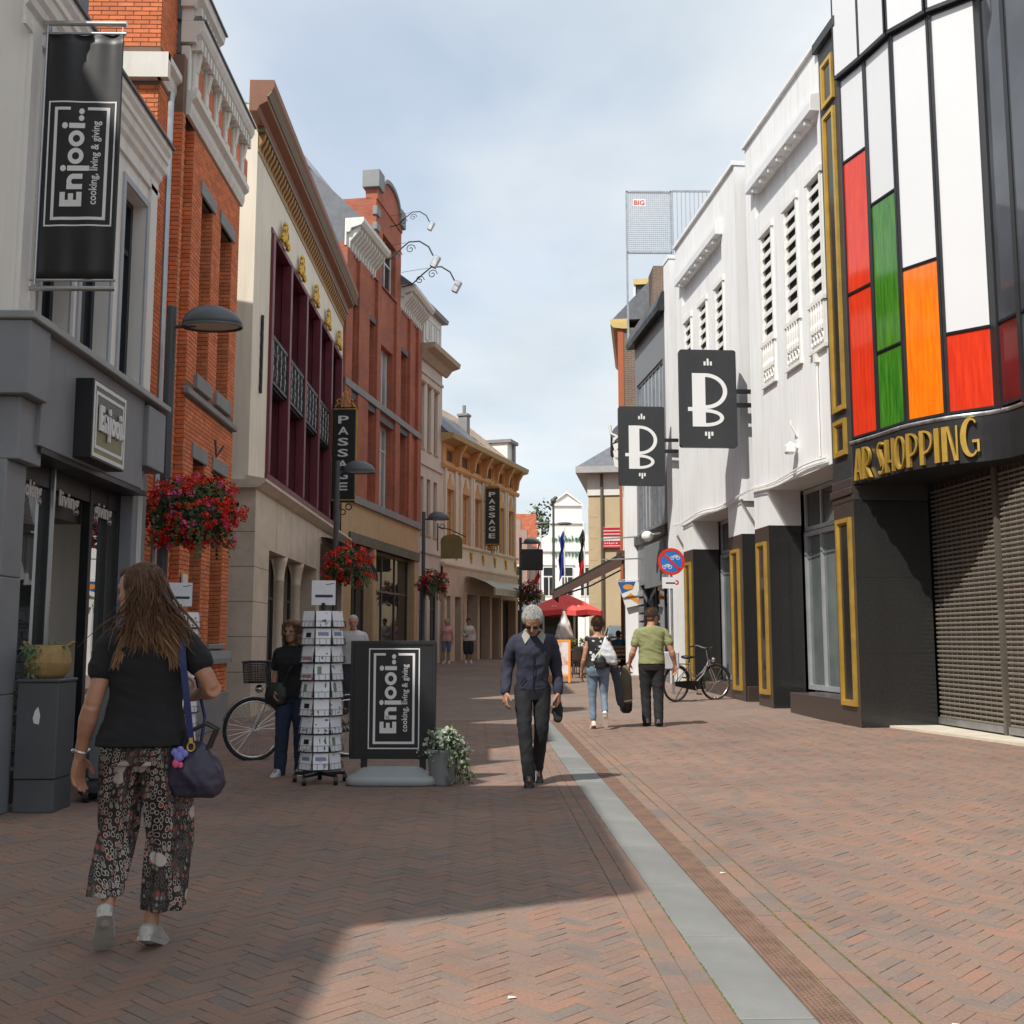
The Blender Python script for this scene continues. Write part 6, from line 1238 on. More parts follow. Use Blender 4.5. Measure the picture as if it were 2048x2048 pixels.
b = MB(); b.box(-.17, .17, -.13, .13, 0, .36); tag(b.build('bicycle_crate', mk('pale grey crate', (.42, .43, .45), .6), None, bevel=.02), 'pale grey box resting on the carrier of the step through bicycle', 'box').location = (3.62, 22.45, .76)
# ------------------------------------------------------------------ people
def remesh(mb, vox, it=2, fold=0.0, ff=(9, 9, 5), seed=0.0, fmask=None):
    me = bpy.data.meshes.new('tmp'); me.from_pydata(mb.v, [], mb.f); o = bpy.data.objects.new('tmp', me); col.objects.link(o)
    bmx = bmesh.new(); bmx.from_mesh(me); bmesh.ops.recalc_face_normals(bmx, faces=bmx.faces); bmx.to_mesh(me); bmx.free()
    r = o.modifiers.new('r', 'REMESH'); r.mode = 'VOXEL'; r.voxel_size = vox
    s = o.modifiers.new('s', 'SMOOTH'); s.factor = .5; s.iterations = it
    bpy.context.view_layer.update()
    out = bpy.data.meshes.new_from_object(o.evaluated_get(bpy.context.evaluated_depsgraph_get()))
    bpy.data.objects.remove(o); bpy.data.meshes.remove(me)
    out.materials.clear()
    if fold:
        n = len(out.vertices); co = np.empty(n * 3, 'f'); out.vertices.foreach_get('co', co); no = np.empty(n * 3, 'f'); out.vertices.foreach_get('normal', no); co = co.reshape(-1, 3); no = no.reshape(-1, 3)
        d = np.empty(n, 'f')
        for i in range(n):
            x, y, z = co[i]; v = Vector((x * ff[0] + seed, y * ff[1], z * ff[2] + x * 4 + seed)); q = noise.noise(v); d[i] = (1 - abs(q) * 2.2) * .6 + noise.noise(v * 2.1) * .4
            if fmask: d[i] *= fmask(x, y, z)
        co += no * (d * fold)[:, None]; out.vertices.foreach_set('co', co.ravel())
    out.polygons.foreach_set('use_smooth', [True] * len(out.polygons)); out.update(); return out
FT = [(.80, .150, .095, -.005), (.88, .172, .118, -.012), (.95, .172, .12, -.012), (1.02, .152, .105, 0), (1.09, .138, .097, .002), (1.17, .145, .105, .01), (1.24, .157, .12, .02), (1.30, .165, .112, .012), (1.36, .165, .092, 0), (1.40, .135, .075, -.008), (1.43, .08, .058, -.008), (1.46, .052, .052, -.004)]
MT = [(.80, .145, .10, 0), (.88, .162, .115, -.005), (.95, .160, .112, 0), (1.02, .155, .108, .003), (1.09, .152, .108, .005), (1.17, .162, .115, .008), (1.25, .178, .120, .01), (1.31, .190, .112, .005), (1.37, .188, .094, 0), (1.41, .14, .076, -.008), (1.44, .08, .062, -.006), (1.47, .057, .056, 0)]
def se(t, e=.85): c, s = math.cos(t), math.sin(t); return (abs(c) ** e * (1 if c > 0 else -1), abs(s) ** e * (1 if s > 0 else -1))
def torso(mb, tab, X, z0, z1, off=0.0, sc_=1.0, hemflare=0.0):
    rows_ = [r for r in tab if z0 - .03 <= r[0] <= z1]; first = rows_[0]
    if first[0] > z0: rows_ = [(z0, first[1], first[2], first[3])] + rows_
    elif first[0] < z0: rows_[0] = (z0,) + first[1:]
    mb.loft([[X @ Vector(((a * sc_ + off + (hemflare if i == 0 else 0)) * se(t)[0], cy + (b * sc_ + off + (hemflare if i == 0 else 0)) * se(t)[1], z)) for t in [2 * math.pi * k / 28 for k in range(28)]] for i, (z, a, b, cy) in enumerate(rows_)])
def lerp(a, b, t): return Vector(a) * (1 - t) + Vector(b) * t
def limb(mb, pts, rad, n=14): 
    P, Rr = [], []
    for (a, b), (ra, rb) in zip(zip(pts, pts[1:]), zip(rad, rad[1:])):
        for k in range(4): t = k / 4; P.append(lerp(a, b, t)); Rr.append(ra * (1 - t) + rb * t)
    P.append(Vector(pts[-1])); Rr.append(rad[-1])
    for _ in range(2): P = [P[0]] + [(P[i - 1] + P[i] * 2 + P[i + 1]) / 4 for i in range(1, len(P) - 1)] + [P[-1]]
    mb.tube(P, Rr, n); mb.ell(P[0], (Rr[0],) * 3, 12, 8); mb.ell(P[-1], (Rr[-1],) * 3, 12, 8)
def hand(mb, w, d, t, n, curl=.35, s=1.0):
    w, d, t, n = Vector(w), Vector(d).normalized(), Vector(t), Vector(n)
    t = (t - d * t.dot(d)).normalized(); n = (n - d * n.dot(d) - t * n.dot(t)).normalized()
    mb.loft([[w + d * a * s + (t * hw * se(q, .8)[0] + n * ht * se(q, .8)[1]) * s for q in [2 * math.pi * k / 14 for k in range(14)]] for a, hw, ht in ((-.02, .026, .02), (.0, .027, .02), (.03, .036, .018), (.07, .041, .016), (.092, .040, .013))])
    for i, (o, L_, b0) in enumerate(((.030, .072, .086), (.010, .080, .09), (-.011, .074, .088), (-.031, .058, .080))):
        p = w + (d * b0 + t * o) * s; a = curl * (.5 + .12 * i); P = [p - d * .02 * s, p]; dd = d + t * o * 1.2
        for sg in (.45, .32, .25):
            q = (dd.normalized() * math.cos(a) + n * math.sin(a)); p = p + q * L_ * sg * s; P.append(p); a += curl * .9
        mb.tube(P, [.0105 * s, .0102 * s, .0095 * s, .0088 * s, .007 * s], 8)
    p = w + (d * .022 + t * .026) * s; q1 = (d * .62 + t * .72 + n * .25).normalized(); q2 = (d * .85 + t * .35 + n * .35).normalized(); mb.tube([p, p + q1 * .038 * s, p + (q1 * .038 + q2 * .03) * s, p + (q1 * .038 + q2 * .052) * s], [.016 * s, .0125 * s, .0105 * s, .008 * s], 8)
HEAD = [(-.118, .022, .072, .022), (-.108, .040, .086, -.005), (-.09, .050, .089, -.03), (-.065, .058, .090, -.058), (-.035, .065, .090, -.082), (0, .070, .088, -.095), (.035, .073, .092, -.10), (.065, .070, .085, -.095), (.09, .058, .065, -.078), (.108, .036, .038, -.05), (.117, .012, .01, -.022)]
def head(mb, X):
    rings = []
    for z, w_, f, b in HEAD:
        ring_ = []
        for k in range(26):
            t = 2 * math.pi * k / 26; c, s = math.cos(t), math.sin(t); cy = (f + b) / 2; ring_.append(X @ Vector((w_ * (abs(c) ** .85) * (1 if c > 0 else -1), cy + (f - b) / 2 * (abs(s) ** .9) * (1 if s > 0 else -1), z)))
        rings.append(ring_)
    mb.loft(rings)
    mb.tube([X @ Vector((0, .082, .028)), X @ Vector((0, .096, .005)), X @ Vector((0, .110, -.026)), X @ Vector((0, .092, -.036))], [.009, .011, .0155, .010], 8)
    for sx in (-1, 1):
        mb.ell(X @ Vector((sx * .012, .094, -.030)), (.009, .010, .008), 8, 6); mb.ell(X @ Vector((sx * .074, -.012, -.008)), (.010, .019, .032), 8, 6); mb.tube([X @ Vector((sx * .014, .088, .026)), X @ Vector((sx * .034, .086, .030)), X @ Vector((sx * .052, .070, .022))], .0085, 6); mb.ell(X @ Vector((sx * .040, .066, -.025)), (.020, .018, .018), 8, 6)
    mb.tube([X @ Vector((-.026, .078, -.060)), X @ Vector((0, .091, -.056)), X @ Vector((.026, .078, -.060))], [.004, .0075, .004], 6); mb.tube([X @ Vector((-.022, .077, -.069)), X @ Vector((0, .090, -.070)), X @ Vector((.022, .077, -.069))], [.004, .008, .004], 6)
    mb.ell(X @ Vector((0, .078, -.098)), (.022, .016, .016), 8, 6)
def strands(mb, X, n, root, path, r0, rn):
    for k in range(n):
        p0, nr = root(rn); P = path(p0, nr, rn); m_ = len(P); mb.tube([X @ Vector(p) for p in P], [r0 * (1 - .75 * i / (m_ - 1)) for i in range(m_)], 4)
def skinm(name, c):
    m_ = mk(name, c, .5, var=.09, vs=14, bump=.08, bs=150); B = m_.node_tree.nodes['Principled BSDF']; B.inputs['Subsurface Weight'].default_value = .12; B.inputs['Subsurface Radius'].default_value = (.012, .005, .003); B.inputs['Subsurface Scale'].default_value = .6; return m_
skin_t = skinm('tanned skin', (.40, .20, .125)); skin_b = skinm('brown skin', (.38, .20, .125)); skin_p = skinm('ruddy skin', (.48, .24, .17))
def fabric(name, c, var=.12, rough=.85, bump=.5): return mk(name, c, rough, var=var, vs=5, bump=bump, bs=420)
def hairm(name, c, c2):
    mt, N, L, B = nodes(name); t = N.new('ShaderNodeTexCoord').outputs['Object']; g = N.new('ShaderNodeNewGeometry').outputs['Random Per Island']; s = N.new('ShaderNodeSeparateXYZ'); L.new(t, s.inputs[0])
    mp = nadd(N, L, 'ShaderNodeMapping', Vector=t, Scale=(60, 60, 5)).outputs[0]; nn = nadd(N, L, 'ShaderNodeTexNoise', Vector=mp, Scale=2.0, Detail=4.0).outputs[0]; a = N.new('ShaderNodeMath'); a.operation = 'MULTIPLY_ADD'; L.new(g, a.inputs[0]); a.inputs[1].default_value = .35; L.new(nn, a.inputs[2])
    L.new(ramp(N, L, a.outputs[0], [(.38, c), (.85, c2)]), B.inputs['Base Color']); B.inputs['Roughness'].default_value = .58; B.inputs['Specular IOR Level'].default_value = .25; bp = nadd(N, L, 'ShaderNodeBump', Strength=.5, Distance=.004, Height=nn); L.new(bp.outputs[0], B.inputs['Normal']); return mt
def person(label, loc, rz, H=1.7, sex='f', lean=0.0, hd=(0, 0, 0), arms=None, legs=None, top=None, bot=None, shoe=None, skin=None, hair=None, vox=.008, face=False, face_lod=1, hair_fn=None, coll=None, headshift=(0, 0, 0), bw=1.0):
    s = H / 1.7; T = thing('person', label, 'person', loc, rz); T.scale = (s,) * 3
    tab = [(z, a * bw, b * (.5 + .5 * bw), c) for z, a, b, c in (FT if sex == 'f' else MT)]; sw = (.168 if sex == 'f' else .19) * bw; ar = 1.0 if sex == 'f' else 1.14
    X = Matrix.Translation((0, 0, .93)) @ Matrix.Rotation(-lean, 4, 'X') @ Matrix.Translation((0, 0, -.93))
    sh = {k: X @ Vector(((sw if k == 'R' else -sw), -.005, 1.362)) for k in 'RL'}; nb = X @ Vector((0, -.005, 1.43))
    yaw, pit, rol = hd; hc = nb + Vector(headshift); HX = Matrix.Translation(hc) @ Matrix.Rotation(-lean * .5, 4, 'X') @ Matrix.Rotation(yaw, 4, 'Z') @ Matrix.Rotation(-pit, 4, 'X') @ Matrix.Rotation(rol, 4, 'Y') @ Matrix.Translation((0, .028, .158))
    A_ = {'R': ((.235, -.03, 1.08), (.25, .05, .84), (0, .15, -1), (-.3, 1, 0), (-1, -.3, 0), .4), 'L': ((-.235, -.03, 1.08), (-.25, .05, .84), (0, .15, -1), (.3, 1, 0), (1, -.3, 0), .4)}; A_.update(arms or {})
    L_ = {'R': ((.095, .02, .49), (.09, -.02, .085), (.11, .14, .03)), 'L': ((-.095, .02, .49), (-.09, -.02, .085), (-.11, .14, .03))}; L_.update(legs or {}); hip = {'R': Vector((.088, 0, .89)), 'L': Vector((-.088, 0, .89))}
    B = MB(); torso(B, tab, X, .80, 1.47, 0, .92); limb(B, [X @ Vector((0, -.012, 1.40)), HX @ Vector((0, -.025, -.06))], [.058 * (1 if sex == 'f' else 1.12), .05 * (1 if sex == 'f' else 1.12)]); head(B, HX)
    for k in 'RL':
        e, w_, d, t, n, cu = A_[k]; limb(B, [lerp(sh[k], X @ Vector((0, 0, 1.33)), .12), e, w_], [.044 * ar, .039 * ar, .0265 * ar]); B.tube([lerp(e, w_, .05), lerp(e, w_, .3), lerp(e, w_, .6)], [.038 * ar, .043 * ar, .034 * ar], 12); B.ell(lerp(sh[k], e, .5), (.043 * ar,) * 3, 10, 8); hand(B, w_, d, t, n, cu, 1.0 if sex == 'f' else 1.08)
        kn, an, to = L_[k]; cv = (.3 if bot.get('wide') else .55) if bot.get('len', .97) > .5 else 1.0; limb(B, [hip[k], lerp(hip[k], kn, .55), kn, an], [.078 * cv, .066 * cv, .05 * cv, .036 * (cv if bot.get('len', .97) > .9 else 1)]); B.ell(lerp(kn, an, .3) + Vector((0, -.014 * cv, 0)), (.05 * cv, .052 * cv, .09), 10, 8)
        an = Vector(an); to = Vector(to); B.tube([an, lerp(an, to, .4), lerp(an, to, .8)], [.024, .016, .012], 10)
    link('body', remesh(B, vox, 2), skin, T)
    # top
    C_ = MB(); hem = top.get('hem', .9); lo = top.get('loose', .018); torso(C_, tab, X, hem, top.get('neck', 1.435 if sex == 'f' else 1.455), lo, 1.0, top.get('flare', 0.0))
    sl_ = top.get('sleeve', .5)
    for k in 'RL':
        e, w_ = A_[k][:2]; r0 = top.get('sr', .06) * ar
        if sl_ <= 0: C_.ell(sh[k] + Vector((.012 if k == 'L' else -.012, 0, .012)), (.052, .055, .05), 10, 8); continue
        if sl_ <= 1: limb(C_, [lerp(X @ Vector((0, 0, 1.35)), sh[k], .55), sh[k] + Vector((0, 0, -.006)), lerp(sh[k], e, .5 * sl_), lerp(sh[k], e, sl_)], [r0 * .9, r0 * 1.0, r0 * 1.0, r0 * 1.02])
        else: limb(C_, [lerp(X @ Vector((0, 0, 1.35)), sh[k], .55), sh[k] + Vector((0, 0, -.006)), e, lerp(e, w_, sl_ - 1)], [r0 * .9, r0 * 1.0, r0 * .9, r0 * .72])
    link('shirt' if top.get('name') is None else top['name'], remesh(C_, vox, 2, top.get('fold', .006), top.get('ff', (7, 7, 9)), H * 3), top['m'], T)
    # trousers
    D_ = MB(); torso(D_, tab, X, .80, bot.get('waist', .97), bot.get('loose', .012), 1.0); hemz = bot.get('hem', .07); rr = bot.get('r', (.098, .085, .066, .062))
    for k in 'RL':
        kn, an, to = L_[k]; end = lerp(kn, an, bot.get('len', 1.10))
        if bot.get('wide'):
            P = [hip[k] + Vector((0, 0, -.04)), lerp(hip[k], kn, .5), Vector(kn), lerp(kn, end, .5), end]; P = [p + Vector(((.05 if k == 'R' else -.036) * (min(i / 2, 1) if k == 'R' else (0, .6, 1, .75, .45)[i]), 0, 0)) for i, p in enumerate(P)]; rad = (.102, .104, .096, .092, .086) if k == 'R' else (.10, .092, .078, .074, .068); rings = []
            for i in range(17):
                u = i / 16 * 4; j = min(int(u), 3); f = u - j; c = lerp(P[j], P[j + 1], f); r = rad[j] * (1 - f) + rad[j + 1] * f; am = .07 + .12 * i / 16; rings.append([c + Vector((math.cos(q), math.sin(q) * .92, 0)) * r * (1 + am * math.sin(5 * q + k.__hash__() % 3 + i * .12) + am * .5 * math.sin(9 * q + 1)) for q in [2 * math.pi * m_ / 44 for m_ in range(44)]])
            D_.loft(rings)
        else: limb(D_, [hip[k], lerp(hip[k], kn, .55), kn, end], rr)
    link('trousers', remesh(D_, vox, 1 if bot.get('wide') else 2, bot.get('fold', .007), bot.get('ff', (6, 6, 9)), H * 7), bot['m'], T)
    for k in 'RL':
        kn, an, to = L_[k]; an, to = Vector(an), Vector(to); S_ = MB(); d = (to - an); hl = an + (an - to) * .22; fwd = Vector((d.x, d.y, 0)).normalized(); ax = d.normalized(); upv = ax.orthogonal() if False else (Vector((0, 0, 1)) - ax * ax.z).normalized(); sd = ax.cross(upv).normalized(); heel = an - upv * .055 - ax * .045
        rings = [[heel + ax * a * 1.0 + sd * w_ * se(q, .8)[0] + upv * (h0 + h1 * se(q, .8)[1]) for q in [2 * math.pi * m_ / 18 for m_ in range(18)]] for a, w_, h0, h1 in ((-.018, .022, .03, .025), (0, .034, .032, .036), (.05, .038, .042, .056), (.10, .040, .036, .040), (.15, .046, .024, .026), (.20, .043, .018, .020), (.235, .028, .014, .014), (.248, .012, .012, .008))]
        S_.loft(rings); so_ = link('shoe', remesh(S_, max(vox * .8, .005), 1), shoe, T)
        sl = MB(); sl.loft([[heel + ax * a + sd * w_ * se(q, .8)[0] + upv * z for q in [2 * math.pi * m_ / 18 for m_ in range(18)]] for z in (-.006, .016) for a, w_ in ((.112, .045),)]); 
        sol = MB(); outl = [heel + ax * a + sd * w_ for a, w_ in ((-.02, .0), (-.012, .03), (.05, .036), (.11, .04), (.16, .048), (.21, .044), (.24, .026), (.25, 0))] + [heel + ax * a - sd * w_ for a, w_ in ((.24, .026), (.21, .044), (.16, .048), (.11, .04), (.05, .036), (-.012, .03))]; sol.extr([p - upv * .006 for p in outl], upv * .02); sol.build('sole', shoe if not top.get('sole') else top['sole'], so_)
    if hair_fn: hair_fn(T, HX, vox)
    if face:
        for sx in (-1, 1): b = MB(); b.ell(HX @ Vector((sx * .031, .081, .004)), (.013, .008, .008), 10, 8); b.build('eye', mk('dark eye', (.03, .02, .015), .25), T, smooth=True)
        b = MB(); b.tube([HX @ Vector((-.02, .087, -.064)), HX @ Vector((0, .095, -.063)), HX @ Vector((.02, .087, -.064))], .0035, 6); b.build('mouth', mk('lip', (.22, .07, .06), .5), T)
    return T, X, HX
def short_hair(colm, n=700, big=1.0, ln=.022, fringe=0.0, back=.0):
    def f(T, HX, vox):
        b = MB(); b.ell(HX @ Vector((0, -.024, .040)), (.080 * big, .100 * big, .092 * big), 20, 14, HX.to_3x3()); b.ell(HX @ Vector((0, -.052, -.030 - back)), (.064 * big, .054 * big, .062), 14, 10, HX.to_3x3())
        link('hair', remesh(b, max(vox * .7, .006), 1, .0035, (30, 30, 22), n * .01), colm, T); s_ = MB(); rn = random.Random(n)
        def root(r):
            while True:
                d = Vector((r.gauss(0, 1), r.gauss(0, 1), r.gauss(0, 1) + .35)).normalized()
                if d.z > -.35 and not (d.y > .55 and d.z < .5): return Vector((d.x * .079 * big, -.024 + d.y * .098 * big, .040 + d.z * .09 * big)), d
        def path(p, d, r): q = (d * .7 + Vector((r.gauss(0, .4), r.gauss(0, .3) - .1, .1 - .5 * (1 - d.z)))).normalized(); return [p - d * .004, p + q * ln * .5, p + q * ln + Vector((0, 0, -ln * .3))]
        strands(s_, HX, int(n * 2.2), root, path, .0016, rn); s_.build('hair_strands', colm, T, kind='stuff')
    return f
def curly_hair(colm, n=420):
    def f(T, HX, vox):
        rn = random.Random(2); b = MB(); b.ell(HX @ Vector((0, -.02, .045)), (.092, .108, .092), 18, 12, HX.to_3x3())
        for k in range(60):
            a = rn.uniform(-2.2, 2.2) - math.pi / 2; z = rn.uniform(-.16, .08); r = .092 + .018 * (z < -.02) + rn.gauss(0, .006); b.ell(HX @ Vector((r * math.cos(a), -.02 + r * math.sin(a) * 1.0, z)), (rn.uniform(.022, .034),) * 3, 8, 6)
        for k in range(14): a = rn.uniform(0, math.pi); b.ell(HX @ Vector((.075 * math.cos(a), .06, .08 + .03 * math.sin(a))), (.024,) * 3, 8, 6)
        link('hair', remesh(b, .008, 1, .007, (45, 45, 45), 1), colm, T); s_ = MB()
        def root(r): a = r.uniform(-2.4, 2.4) - math.pi / 2; return Vector((.1 * math.cos(a), -.02 + .1 * math.sin(a), r.uniform(-.14, .11))), Vector((math.cos(a), math.sin(a), 0))
        def path(p, d, r): t0 = r.uniform(0, 6); return [p + Vector((d.x * .006 * i + .010 * math.cos(t0 + i * 1.3), d.y * .006 * i + .010 * math.sin(t0 + i * 1.3), -.012 * i)) for i in range(6)]
        strands(s_, HX, n, root, path, .0035, rn); s_.build('hair_strands', colm, T, kind='stuff')
    return f
# --- woman in black top and patterned culottes
def culotte_mat():
    mt, N, L, B = nodes('patterned viscose'); t = N.new('ShaderNodeTexCoord').outputs['Object']; sp = N.new('ShaderNodeSeparateXYZ'); L.new(t, sp.inputs[0])
    at = N.new('ShaderNodeMath'); at.operation = 'ADD'; L.new(sp.outputs[0], at.inputs[0]); ml = N.new('ShaderNodeMath'); ml.operation = 'MULTIPLY'; L.new(sp.outputs[1], ml.inputs[0]); ml.inputs[1].default_value = .7; L.new(ml.outputs[0], at.inputs[1])
    cb = N.new('ShaderNodeCombineXYZ'); L.new(at.outputs[0], cb.inputs[0]); L.new(sp.outputs[2], cb.inputs[1])
    wn = nadd(N, L, 'ShaderNodeTexNoise', Vector=cb.outputs[0], Scale=6.0, Detail=2.0); wv = N.new('ShaderNodeVectorMath'); wv.operation = 'MULTIPLY_ADD'; L.new(wn.outputs[1], wv.inputs[0]); wv.inputs[1].default_value = (.05, .05, 0); L.new(cb.outputs[0], wv.inputs[2])
    mp = nadd(N, L, 'ShaderNodeMapping', Vector=wv.outputs[0], Scale=(58, 33, 1)).outputs[0]
    v1 = nadd(N, L, 'ShaderNodeTexVoronoi', Vector=mp, Scale=1.0, Randomness=.55); v1.voronoi_dimensions = '2D'
    ringm = ramp(N, L, v1.outputs['Distance'], [(.0, 0), (.27, 0), (.31, 1), (.36, 1), (.40, 0)])
    cen = ramp(N, L, v1.outputs['Distance'], [(.20, 1), (.27, 0)]); s3 = N.new('ShaderNodeSeparateColor'); L.new(v1.outputs['Color'], s3.inputs[0])
    base = ramp(N, L, nadd(N, L, 'ShaderNodeTexNoise', Vector=mp, Scale=.35, Detail=4.0).outputs[0], [(.35, (.010, .009, .010)), (.55, (.03, .024, .022)), (.7, (.10, .07, .05))])
    mpb = nadd(N, L, 'ShaderNodeMapping', Vector=cb.outputs[0], Scale=(11, 1.6, 1)).outputs[0]; band = ramp(N, L, nadd(N, L, 'ShaderNodeTexNoise', Vector=mpb, Scale=1.0, Detail=1.0).outputs[0], [(.46, 0), (.54, 1)])
    ringc = mixc(N, L, band, (.13, .12, .115), (.62, .56, .49)); c1 = mixc(N, L, ringm, base, ringc)
    isred = ramp(N, L, s3.outputs[0], [(.70, 0), (.72, 1)]); iswh = ramp(N, L, s3.outputs[1], [(.80, 0), (.82, 1)])
    q = N.new('ShaderNodeMath'); q.operation = 'MULTIPLY'; L.new(cen, q.inputs[0]); L.new(isred, q.inputs[1]); c2 = mixc(N, L, q.outputs[0], c1, (.42, .055, .02)); q2 = N.new('ShaderNodeMath'); q2.operation = 'MULTIPLY'; L.new(cen, q2.inputs[0]); L.new(iswh, q2.inputs[1]); c3 = mixc(N, L, q2.outputs[0], c2, (.30, .24, .20))
    vb = nadd(N, L, 'ShaderNodeTexVoronoi', Vector=nadd(N, L, 'ShaderNodeMapping', Vector=wv.outputs[0], Scale=(11, 10, 1)).outputs[0], Scale=1.0); vb.voronoi_dimensions = '2D'; s4 = N.new('ShaderNodeSeparateColor'); L.new(vb.outputs['Color'], s4.inputs[0]); q3 = N.new('ShaderNodeMath'); q3.operation = 'MULTIPLY'; L.new(ramp(N, L, vb.outputs['Distance'], [(.25, 1), (.30, 0)]), q3.inputs[0]); L.new(ramp(N, L, s4.outputs[0], [(.80, 0), (.83, 1)]), q3.inputs[1])
    c4 = mixc(N, L, q3.outputs[0], c3, (.52, .47, .42)); L.new(c4, B.inputs['Base Color']); B.inputs['Roughness'].default_value = .75; return mt
def ombre_mat():
    mt = hairm('long brown hair', (.03, .015, .009), (.12, .06, .032)); N, L = mt.node_tree.nodes, mt.node_tree.links; B = N['Principled BSDF']; src = B.inputs['Base Color'].links[0].from_socket
    s = N.new('ShaderNodeSeparateXYZ'); L.new(N.new('ShaderNodeTexCoord').outputs['Object'], s.inputs[0]); g = N.new('ShaderNodeNewGeometry').outputs['Random Per Island']; a = N.new('ShaderNodeMath'); a.operation = 'MULTIPLY_ADD'; L.new(g, a.inputs[0]); a.inputs[1].default_value = .14; L.new(s.outputs[2], a.inputs[2]); h = N.new('ShaderNodeMath'); h.operation = 'MULTIPLY'; L.new(a.outputs[0], h.inputs[0]); h.inputs[1].default_value = .5
    L.new(mixc(N, L, ramp(N, L, h.outputs[0], [(.65, .85), (.77, 0)]), src, (.30, .175, .085)), B.inputs['Base Color'])
    return mt
ombre = ombre_mat()
def long_hair(T, HX, vox):
    rn = random.Random(4); b = MB(); M3 = HX.to_3x3(); b.ell(HX @ Vector((0, -.030, .036)), (.086, .102, .096), 20, 14, M3); b.ell(HX @ Vector((0, .045, .085)), (.055, .045, .032), 12, 8, M3)
    b.ell(HX @ Vector((.05, .0, -.045)), (.036, .062, .085), 12, 10, M3); b.ell(HX @ Vector((-.062, -.02, -.035)), (.026, .045, .075), 12, 10, M3)
    hc = HX @ Vector((0, -.05, -.02)); rows_ = [(0, .078, .06, 0, 0), (-.08, .086, .062, .015, -.008), (-.15, .10, .058, .03, -.03), (-.20, .115, .042, .045, -.070), (-.245, .08, .02, .05, -.085)]
    b.loft([[(hc.x + dx + a * math.cos(q), hc.y + dy + d * math.sin(q), hc.z + z) for q in [2 * math.pi * k / 26 for k in range(26)]] for z, a, d, dx, dy in rows_])
    link('hair', remesh(b, .006, 1, .007, (55, 55, 7), 3), ombre, T); s_ = MB()
    for k in range(1300):
        a = rn.uniform(-1.42, 1.75) - math.pi / 2; z0 = rn.uniform(-.02, .125); c = math.cos(a); sn = math.sin(a); rr = math.sqrt(max(0, 1 - ((z0 - .034) / .098) ** 2)); p = HX @ Vector((.088 * c * rr, -.030 + .104 * sn * rr, z0)); ln = rn.uniform(.17, .31) * (1 if sn < .3 else .7) + max(0, z0) * .5; tx = hc.x + .045 + rn.gauss(0, .07) + (p.x - hc.x) * .5; ty = hc.y - .105 + rn.gauss(0, .014); P = [p]
        for i in range(1, 8):
            f = i / 7; zz_ = p.z - ln * f; P.append(Vector((p.x + (tx - p.x) * f ** 1.2 + .012 * math.sin(f * 5 + k), p.y + (ty - p.y) * min(f * 1.5, 1) ** 1.0 + .008 * math.sin(f * 4 + k * 2), zz_)))
        s_.tube(P, [.0022, .0026, .0026, .0025, .0022, .0019, .0015, .0006], 4)
    for k in range(150):
        a = rn.uniform(-1.4, 1.7) - math.pi / 2; z0 = rn.uniform(-.03, .09); c = math.cos(a); sn = math.sin(a); rr = math.sqrt(max(0, 1 - ((z0 - .036) / .098) ** 2)); p = HX @ Vector((.085 * c * rr, -.030 + .100 * sn * rr, z0)); ln = rn.uniform(.20, .33); tx = hc.x + .04 + rn.gauss(0, .085) + (p.x - hc.x) * .5; ty = hc.y - .10 + rn.gauss(0, .012); ph = rn.uniform(0, 6); P = []
        for i in range(11):
            f = i / 10; P.append(Vector((p.x + (tx - p.x) * f ** 1.1 + .016 * f * math.sin(f * 8 + ph), p.y + (ty - p.y) * min(f * 1.5, 1) - .010 * f * math.cos(f * 8 + ph), p.z - ln * f)))
        s_.tube(P, [.004, .007, .009, .010, .0105, .0105, .010, .009, .0075, .005, .001], 6, ecc=.5)
    for k in range(70):
        sx = rn.choice((-1, -1, 1)); p = Vector((hc.x + sx * .07 + .03, hc.y - .02, hc.z - .1)); tx = sx * rn.uniform(.09, .17) + .03; P = [Vector((p.x + (tx - p.x) * (i / 7) ** .8, p.y - .085 * min(1, i / 3) + rn.gauss(0, .003), p.z - .24 * i / 7 * rn.uniform(.95, 1.05))) for i in range(8)]; s_.tube(P, [.003] * 6 + [.002, .0008], 4)
    s_.build('hair_strands', ombre, T, kind='stuff')
W1, X1, H1 = person('long haired person in black top and patterned culottes walking away with a handbag', (-1.60, 5.03, 0), R_(2), 1.70, 'f', R_(2), (R_(66), R_(4), 0),
    {'L': ((-.215, -.075, 1.075), (-.275, -.02, .835), (-.10, .12, -1), (.5, .9, 0), (1, -.5, 0), .45), 'R': ((.325, -.05, 1.14), (.19, .165, 1.10), (-.6, .8, .1), (.2, .2, 1), (-.7, -.6, 0), .5)},
    {'R': ((.085, .03, .49), (.068, -.02, .088), (.085, .125, .03)), 'L': ((-.075, .06, .50), (-.10, -.13, .185), (-.135, -.012, .055))},
    dict(m=fabric('black cotton', (.010, .010, .012), .15), sleeve=.46, hem=.885, loose=.020, fold=.007, ff=(5, 5, 16), flare=.012, sr=.062), dict(m=culotte_mat(), wide=True, len=.80, fold=.004, loose=.012, waist=.93), mk('silver leather', (.42, .41, .38), .45, .1, var=.15, vs=30), skin_t, vox=.0062, hair_fn=long_hair, headshift=(-.02, .0, 0))
b = MB(); b.tube([Vector((-.272, -.022, .862)) + Vector((.034 * math.cos(t), .028 * math.sin(t), .006 * math.sin(2 * t))) for t in [2 * math.pi * k / 16 for k in range(17)]], .008, 6); b.build('bracelet', steel, W1)
HB_ = thing('handbag', 'slouchy navy floral handbag with long blue strap hanging from the shoulder', 'bag', (-1.60, 5.03, 0), R_(2)); bagm = mk('navy floral leather', (.028, .024, .05), .45, var=.3, vs=16, dirt=.5, dcol=(.11, .09, .14))
